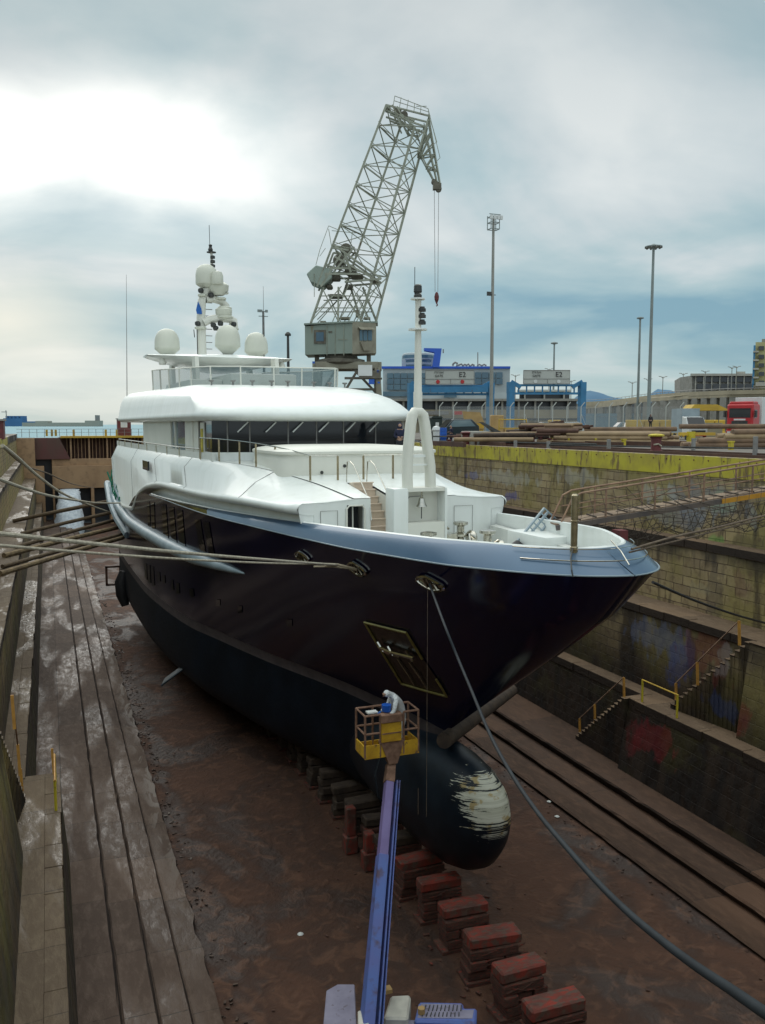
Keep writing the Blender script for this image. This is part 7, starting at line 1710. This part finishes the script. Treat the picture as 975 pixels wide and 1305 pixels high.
b = MB(); p = at(565, 552, 74); b.lathe((p.x, p.y, p.z-.45), [(.3, 0), (.31, .05), (.29, .3), (.31, .32), (.29, .6), (.31, .62), (.3, .9), (.1, .91)], 16); b.tube((p.x, p.y, 0), (p.x, p.y, p.z-.44), .25, 8); tag(b.build('barrel', 'barrel_blue'), 'bright blue plastic barrel on the quay left of the skip', 'barrel')
b = MB(); p = at(556, 547, 76); b.lathe((p.x, p.y, p.z-.2), [(.3, 0), (.4, .15), (.3, .4), (.05, .5)], 9); b.tube((p.x, p.y, 0), (p.x, p.y, p.z-.19), .3, 8); tag(b.build('white_sack', 'vehicle_white'), 'small white sack beside the blue barrel on the quay', 'sack')

# ------------------------------------------------------------------ pipes, blocks and bollards on the quay
def pipe(x0, y0, x1, y1, D0_, D1_, r, m, label, group):
    p, q = at(x0, y0, D0_), at(x1, y1, D1_); b = MB(); b.lathe(p, [(r*.7, .0), (r, 0), (r, (q-p).length), (r*.7, (q-p).length)], 12, axis=(q-p)); o = b.build('steel_pipe', m, smooth=True); tag(o, label, 'pipe', group)
    return o
rnd = random.Random(21)
# dark bundle, left
for k in range(26):
    lay = k//7; x0 = 572+rnd.uniform(-4, 60)+lay*28; x1 = x0+rnd.uniform(70, 115) - lay*14; x1 = min(x1, 742); y = 560.0-lay*5.4-(k % 7)*.9+rnd.uniform(-.5, .5); D_ = 64+(k % 7)*1.0
    pipe(x0, y, x1, y+rnd.uniform(-.8, .8), D_, D_+rnd.uniform(-.6, .6), rnd.uniform(.09, .17), rnd.choice(['pipe_rust', 'pipe_brown', 'pipe_rust', 'timber_dark', 'pipe_tan']), 'rusty dark pipe in the untidy heap on the quay behind the bow', 'rusty pipes heaped on the quay')
for k in range(14):
    lay = k//5; x0 = 690+rnd.uniform(-8, 8)+lay*18; x1 = 862+rnd.uniform(-14, 10)-lay*6; y = 563-lay*4.8-(k % 5)*.5; D_ = 66+(k % 5)*.9
    pipe(x0, y, x1, y+rnd.uniform(-.3, .3), D_, D_, .17, rnd.choice(['pipe_tan', 'pipe_brown', 'pipe_tan']), 'long tan pipe in the middle stack on the quay', 'tan pipes stacked in the middle of the quay')
for k in range(14):
    lay = k//4; x0 = 872+rnd.uniform(-6, 8)+lay*22; x1 = 1010+rnd.uniform(-5, 20); y = 568-lay*5.6-(k % 4)*.4; D_ = 58+(k % 4)*.9
    pipe(x0, y, x1, y-1.0+rnd.uniform(-.3, .3), D_, D_, .21, rnd.choice(['pipe_tan', 'pipe_brown']), 'brown pipe in the right stack cut by the picture edge', 'brown pipes stacked at the right edge of the quay')
for k, (x0, x1, y) in enumerate(((866, 1010, 543.5), (745, 800, 547.5), (800, 862, 547.0))):
    pipe(x0, y, x1, y-.2, 80, 80, .22, 'pipe_brown', ['long brown pipe on top behind the right stack', 'short brown pipe lying behind the middle stack on the left', 'short brown pipe lying behind the middle stack on the right'][k], 'brown pipes behind the stacks')
# dark offcuts on top of the heap
b = MB()
for k in range(40):
    x = rnd.uniform(672, 745); y = 545-rnd.uniform(0, 7)*(1-abs(x-708)/50); p = at(x, y, 68+rnd.uniform(0, 3)); b.obox(p, RT*rnd.uniform(.2, .8)+V((0, 0, rnd.uniform(-.1, .1))), BK*.3, V((0, 0, rnd.uniform(.05, .14))))
tag(b.build('scrap_heap', 'pipe_rust'), kind='stuff')
def setz(p, z=0): return V((p.x, p.y, z))
# pipe rests
for k, x in enumerate((590, 640, 700, 745, 790, 840, 890, 940)):
    p = setz(at(x, 560, 62)); b = MB(); b.box(p.x-.12, p.x+.12, p.y-.3, p.y+6, 0, .35); tag(b.build('pipe_rest', 'pipe_rust'), 'low steel beam laid under a pipe stack on the quay', 'beam', 'low beams under the quay pipe stacks')
p = at(881, 545, 62); t = empty('yellow_stand', setz(p), 'yellow steel stand with a flat arm between the pipe stacks', 'stand')
b = MB(); b.box(p.x-.22, p.x+.22, p.y-.2, p.y+.2, 0, 1.1); b.build('column', 'yellow_paint', t); b = MB(); b.prism([at(866, 551, 62), at(912, 551, 62), at(912, 555, 62), at(866, 555, 62)], BK*.3); b.build('arm', 'barrier_yellow', t)
# quay edge: pipe rail on grey posts, yellow stubs, bollards
b_posts = []
for k, x in enumerate((776, 884, 963, 657, 590, 610, 699)):
    D_ = (52, 51, 44, 60, 66, 65, 57)[k]; p = setz(at(x, 560, D_)); b = MB(); h = (.72, .8, 1.0, .5, .5, .5, .5)[k]; b.box(p.x-.10, p.x+.10, p.y-.08, p.y+.08, 0, h); b.box(p.x-.16, p.x+.16, p.y-.14, p.y+.14, 0, .05); o = b.build('quay_post', 'steel_grey', bevel=.01)
    tag(o, ['short grey steel post below the middle pipe stack', 'short grey steel post below the yellow stand', 'tall grey steel post at the right picture edge', 'grey post beside the left pipe heap', 'leftmost grey post on the quay edge', 'second grey post from the left on the quay edge', 'grey post in front of the rusty pipe heap'][k], 'post')
for k, (x, D_) in enumerate(((725, 66), (759, 66), (795, 64), (932, 55), (704, 68), (663, 68))):
    p = setz(at(x, 560, D_)); b = MB(); b.box(p.x-.12, p.x+.12, p.y-.12, p.y+.12, 0, .48); b.box(p.x-.16, p.x+.16, p.y-.16, p.y+.16, .48, .56); tag(b.build('yellow_stub', 'yellow_paint'), 'small yellow marker stub standing below the pipe stacks', 'marker', 'yellow marker stubs along the quay')
for X, l in ((31.2, 'rusty crane rail laid nearest the yellow quay edge'), (33.6, 'rusty crane rail laid farther back from the yellow quay edge')):
    b = MB(); b.box(X-.07, X+.07, 15, 140, .005, .16); tag(b.build('crane_rail', 'pipe_rust'), l, 'rail')
for a_, c_, r_, l in ((at(560, 562, 70), at(760, 566, 58), .06, 'thin dark hose pipe lying along the quay edge behind the bow'), (at(700, 567, 57), at(1000, 572, 46), .05, 'thin dark hose pipe lying along the quay edge at the right'), (at(545, 556, 74), at(690, 559, 66), .07, 'thicker dark pipe lying before the rusty heap on the quay')):
    b = MB(); b.tube(a_, c_, r_, 6); tag(b.build('hose_pipe', 'dark_metal'), l, 'pipe')
for k in range(16):
    p = setz(at(572+10.5*k+rnd.uniform(-3, 3), 562, 66)); h = rnd.uniform(.4, .8); b = MB(); b.box(p.x-.11, p.x+.11, p.y-.1, p.y+.1, 0, h); b.box(p.x-.16, p.x+.16, p.y-.13, p.y+.13, h, h+.05); tag(b.build('rusty_post', rnd.choice(['rust_red', 'rust_red', 'pipe_rust'])), 'short rust-red post in the row along the quay behind the bow', 'post', 'rust-red posts along the quay')
def bollard(x, D_, label, m2='yellow_paint'):
    p = setz(at(x, 570, D_)); t = empty('mooring_bollard', p, label, 'bollard'); b = MB(); b.lathe(p, [(.42, 0), (.42, .08), (.30, .12), (.27, .5), (.30, .8), (.38, .88), (.30, .92)], 18); b.build('drum', 'rust_red', t, smooth=True); b = MB(); b.lathe(p, [(.2, .9), (.44, .93), (.46, 1.0), (.30, 1.06), (.05, 1.08)], 18); b.build('cap', m2, t, smooth=True)
    b = MB(); b.path([p+V((-.28, -.15, .45)), p+V((-.1, -.34, .5)), p+V((.12, -.33, .35))], .05, 6); b.build('rope_turn', 'rope_white', t)
bollard(836, 50, 'dark red bollard with a yellow cap on the quay edge')
bollard(594, 66, 'small dark red bollard beside the concrete block', 'rust_red')
p = at(619, 553, 66); t = empty('concrete_block', setz(p), 'pale concrete block with a dark steel plate leaning on top', 'block'); b = MB(); b.box(p.x-1.3, p.x+1.1, p.y, p.y+1.6, 0, 1.1); b.build('block', 'concrete_light', t, bevel=.05)
b = MB(); b.prism([at(612, 538, 66), at(616, 538, 66), at(640, 551, 66), at(630, 551, 66)], BK*1.0); b.build('steel_plate', 'dark_metal', t)
# small yellow handrail frame
p = at(655, 545, 70); b = MB(); b.path([setz(p)+RT*-1.2, setz(p, 2.0)+RT*-1.2, setz(p, 2.0)+RT*1.0, setz(p)+RT*1.0], .06, 6); b.tube(setz(p, 1.3)+RT*-1.2, setz(p, 1.3)+RT*1.0, .05, 6); tag(b.build('hoop_rail', 'barrier_yellow'), 'yellow tubular hoop rail among the pipes', 'rail')
p = at(633, 540, 84); b = MB(); b.obox(setz(p, 1.4), RT*.6, BK*.6, V((0, 0, 1.1))); b.obox(setz(p, .6)+RT*1.2, RT*.5, BK*.5, V((0, 0, .6))); tag(b.build('pump_unit', 'skip_tan', bevel=.05), 'small tan machine standing at the foot of the cage-topped mast', 'machine')
# man standing on a low platform beyond the pipes
p = at(829.5, 546, 100); b = MB(); b.box(p.x-.9, p.x+1.4, p.y-.6, p.y+1, 0, p.z); tag(b.build('yellow_platform', 'barrier_yellow', bevel=.03), 'low yellow platform under the standing man', 'platform')
stander('person in dark clothes standing on the quay in front of the tallest light mast', V((p.x, p.y+.1, p.z)), 1.62, (-.3, -1, 0), 'dark_cloth', 'dark_cloth', 'dark_cloth', hands_front=False)
b = MB(); q_ = setz(at(575, 555, 73)); stander('person in blue overalls bending among the rusty posts on the quay', q_, 1.55, (-1, -.2, 0), 'navy_cloth', 'navy_cloth', None, hands_front=True)

# ------------------------------------------------------------------ every separate piece becomes a part of its own
SPLIT = {'bell_locker': 'bell_locker', 'mast_platforms': 'mast_platform', 'mast_fittings': 'mast_lamp', 'lamp_brackets': 'lamp_bracket', 'yellow_marking': 'yellow_marking', 'posts': 'post', 'piers': 'pier', 'navigation_lights': 'navigation_light',
 'yellow_stanchions': 'yellow_stanchion', 'rail_posts': 'rail_post', 'roof_lamps': 'roof_lamp', 'mooring_bitts': 'mooring_bitt', 'dark_covers': 'dark_cover', 'deck_locker': 'deck_locker', 'wing_lamps': 'wing_lamp', 'hardtop_supports': 'hardtop_support', 'whip_aerials': 'whip_aerial',
 'wipers': 'wiper', 'deck_lamps': 'deck_lamp', 'stair_posts': 'stair_post', 'guard_posts': 'guard_post', 'mullions': 'mullion', 'lamps': 'lamp', 'floodlights': 'floodlight', 'fence_posts': 'fence_post', 'blue_covers': 'blue_cover', 'masthead_lights': 'masthead_light', 'slew_rollers': 'slew_roller',
 'stair_handrail': 'stair_handrail', 'red_discs': 'red_disc', 'white_discs': 'white_disc', 'machinery': 'machinery', 'poles': 'pole', 'bolts': 'bolt', 'panel_seam': 'panel_seam', 'stair_treads': 'stair_tread', 'tower_legs': 'tower_leg', 'dark_bulwark': 'dark_bulwark', 'ribs': 'rib', 'stair_cheeks': 'stair_cheek', 'side_beams': 'side_beam', 'treads': 'tread', 'handrail': 'handrail', 'roof_gear': 'roof_gear', 'white_fenders': 'white_fender',
 'flybridge_seating': 'flybridge_seat', 'track_slot': 'track_slot', 'pocket_ribs': 'pocket_rib', 'mast_rungs': 'mast_rung', 'fairlead_roller': 'fairlead_roller', 'vent_slots': 'vent_slot', 'hoist_ropes': 'hoist_rope', 'door_post': 'door_post', 'screen_frame': 'screen_frame', 'pocket_edge': 'pocket_edge', 'jib_walkways': 'jib_walkway',
 'tower_windows': 'tower_window', 'side_rail': 'side_rail', 'rail_panel': 'rail_panel', 'blue_bulwark': 'blue_bulwark', 'roof_lettering': 'roof_lettering', 'roof_aerial': 'roof_aerial', 'side_abutment': 'side_abutment', 'culvert_back': 'culvert_back', 'lower_box': 'lower_box', 'house_roof': 'house_roof', 'mast_radome': 'mast_radome', 'bow_rail': 'bow_rail', 'stone_face': 'stone_face', 'lamp_arms': 'lamp_arm', 'cab_visor': 'cab_visor', 'chassis': 'chassis', 'sheaves': 'sheave'}
KEEP = {'stone_face', 'blue_bulwark'}
for o in list(bpy.data.objects):
    k = o.name.split('.')[0]
    if o.type != 'MESH' or k not in SPLIT or k in KEEP: continue
    me = o.data; n = len(me.vertices); par = list(range(n))
    def find(i):
        while par[i] != i: par[i] = par[par[i]]; i = par[i]
        return i
    for e in me.edges:
        a, c = find(e.vertices[0]), find(e.vertices[1])
        if a != c: par[a] = c
    isl = {}
    for i in range(n): isl.setdefault(find(i), []).append(i)
    bb = []
    for ids in isl.values():
        co = [me.vertices[i].co for i in ids]; bb.append([set(ids), [min(c[j] for c in co)-.02 for j in range(3)], [max(c[j] for c in co)+.02 for j in range(3)]])
    ch_ = True
    while ch_:
        ch_ = False
        for i in range(len(bb)):
            for j in range(i+1, len(bb)):
                if all(bb[i][1][q] <= bb[j][2][q] and bb[j][1][q] <= bb[i][2][q] for q in range(3)):
                    bb[i][0] |= bb[j][0]; bb[i][1] = [min(bb[i][1][q], bb[j][1][q]) for q in range(3)]; bb[i][2] = [max(bb[i][2][q], bb[j][2][q]) for q in range(3)]; del bb[j]; ch_ = True; break
            if ch_: break
    if len(bb) < 2 or len(bb) > 100: continue
    nm = SPLIT[k]
    for ids, lo, hi in bb:
        idx = sorted(ids); mp = {v: i for i, v in enumerate(idx)}
        m2 = bpy.data.meshes.new(nm); fs = [p for p in me.polygons if p.vertices[0] in ids]
        m2.from_pydata([me.vertices[i].co.copy() for i in idx], [], [[mp[v] for v in p.vertices] for p in fs])
        for q, p in zip(m2.polygons, fs): q.use_smooth = p.use_smooth
        for mt in me.materials: m2.materials.append(mt)
        c = bpy.data.objects.new(nm, m2); COL.objects.link(c); c.parent = o.parent
        if fs and fs[0].use_smooth:
            try: m2.set_sharp_from_angle(angle=radians(45))
            except Exception: pass
    kids = list(o.children)
    if kids:
        for q in kids: q.parent = c
    bpy.data.objects.remove(o)
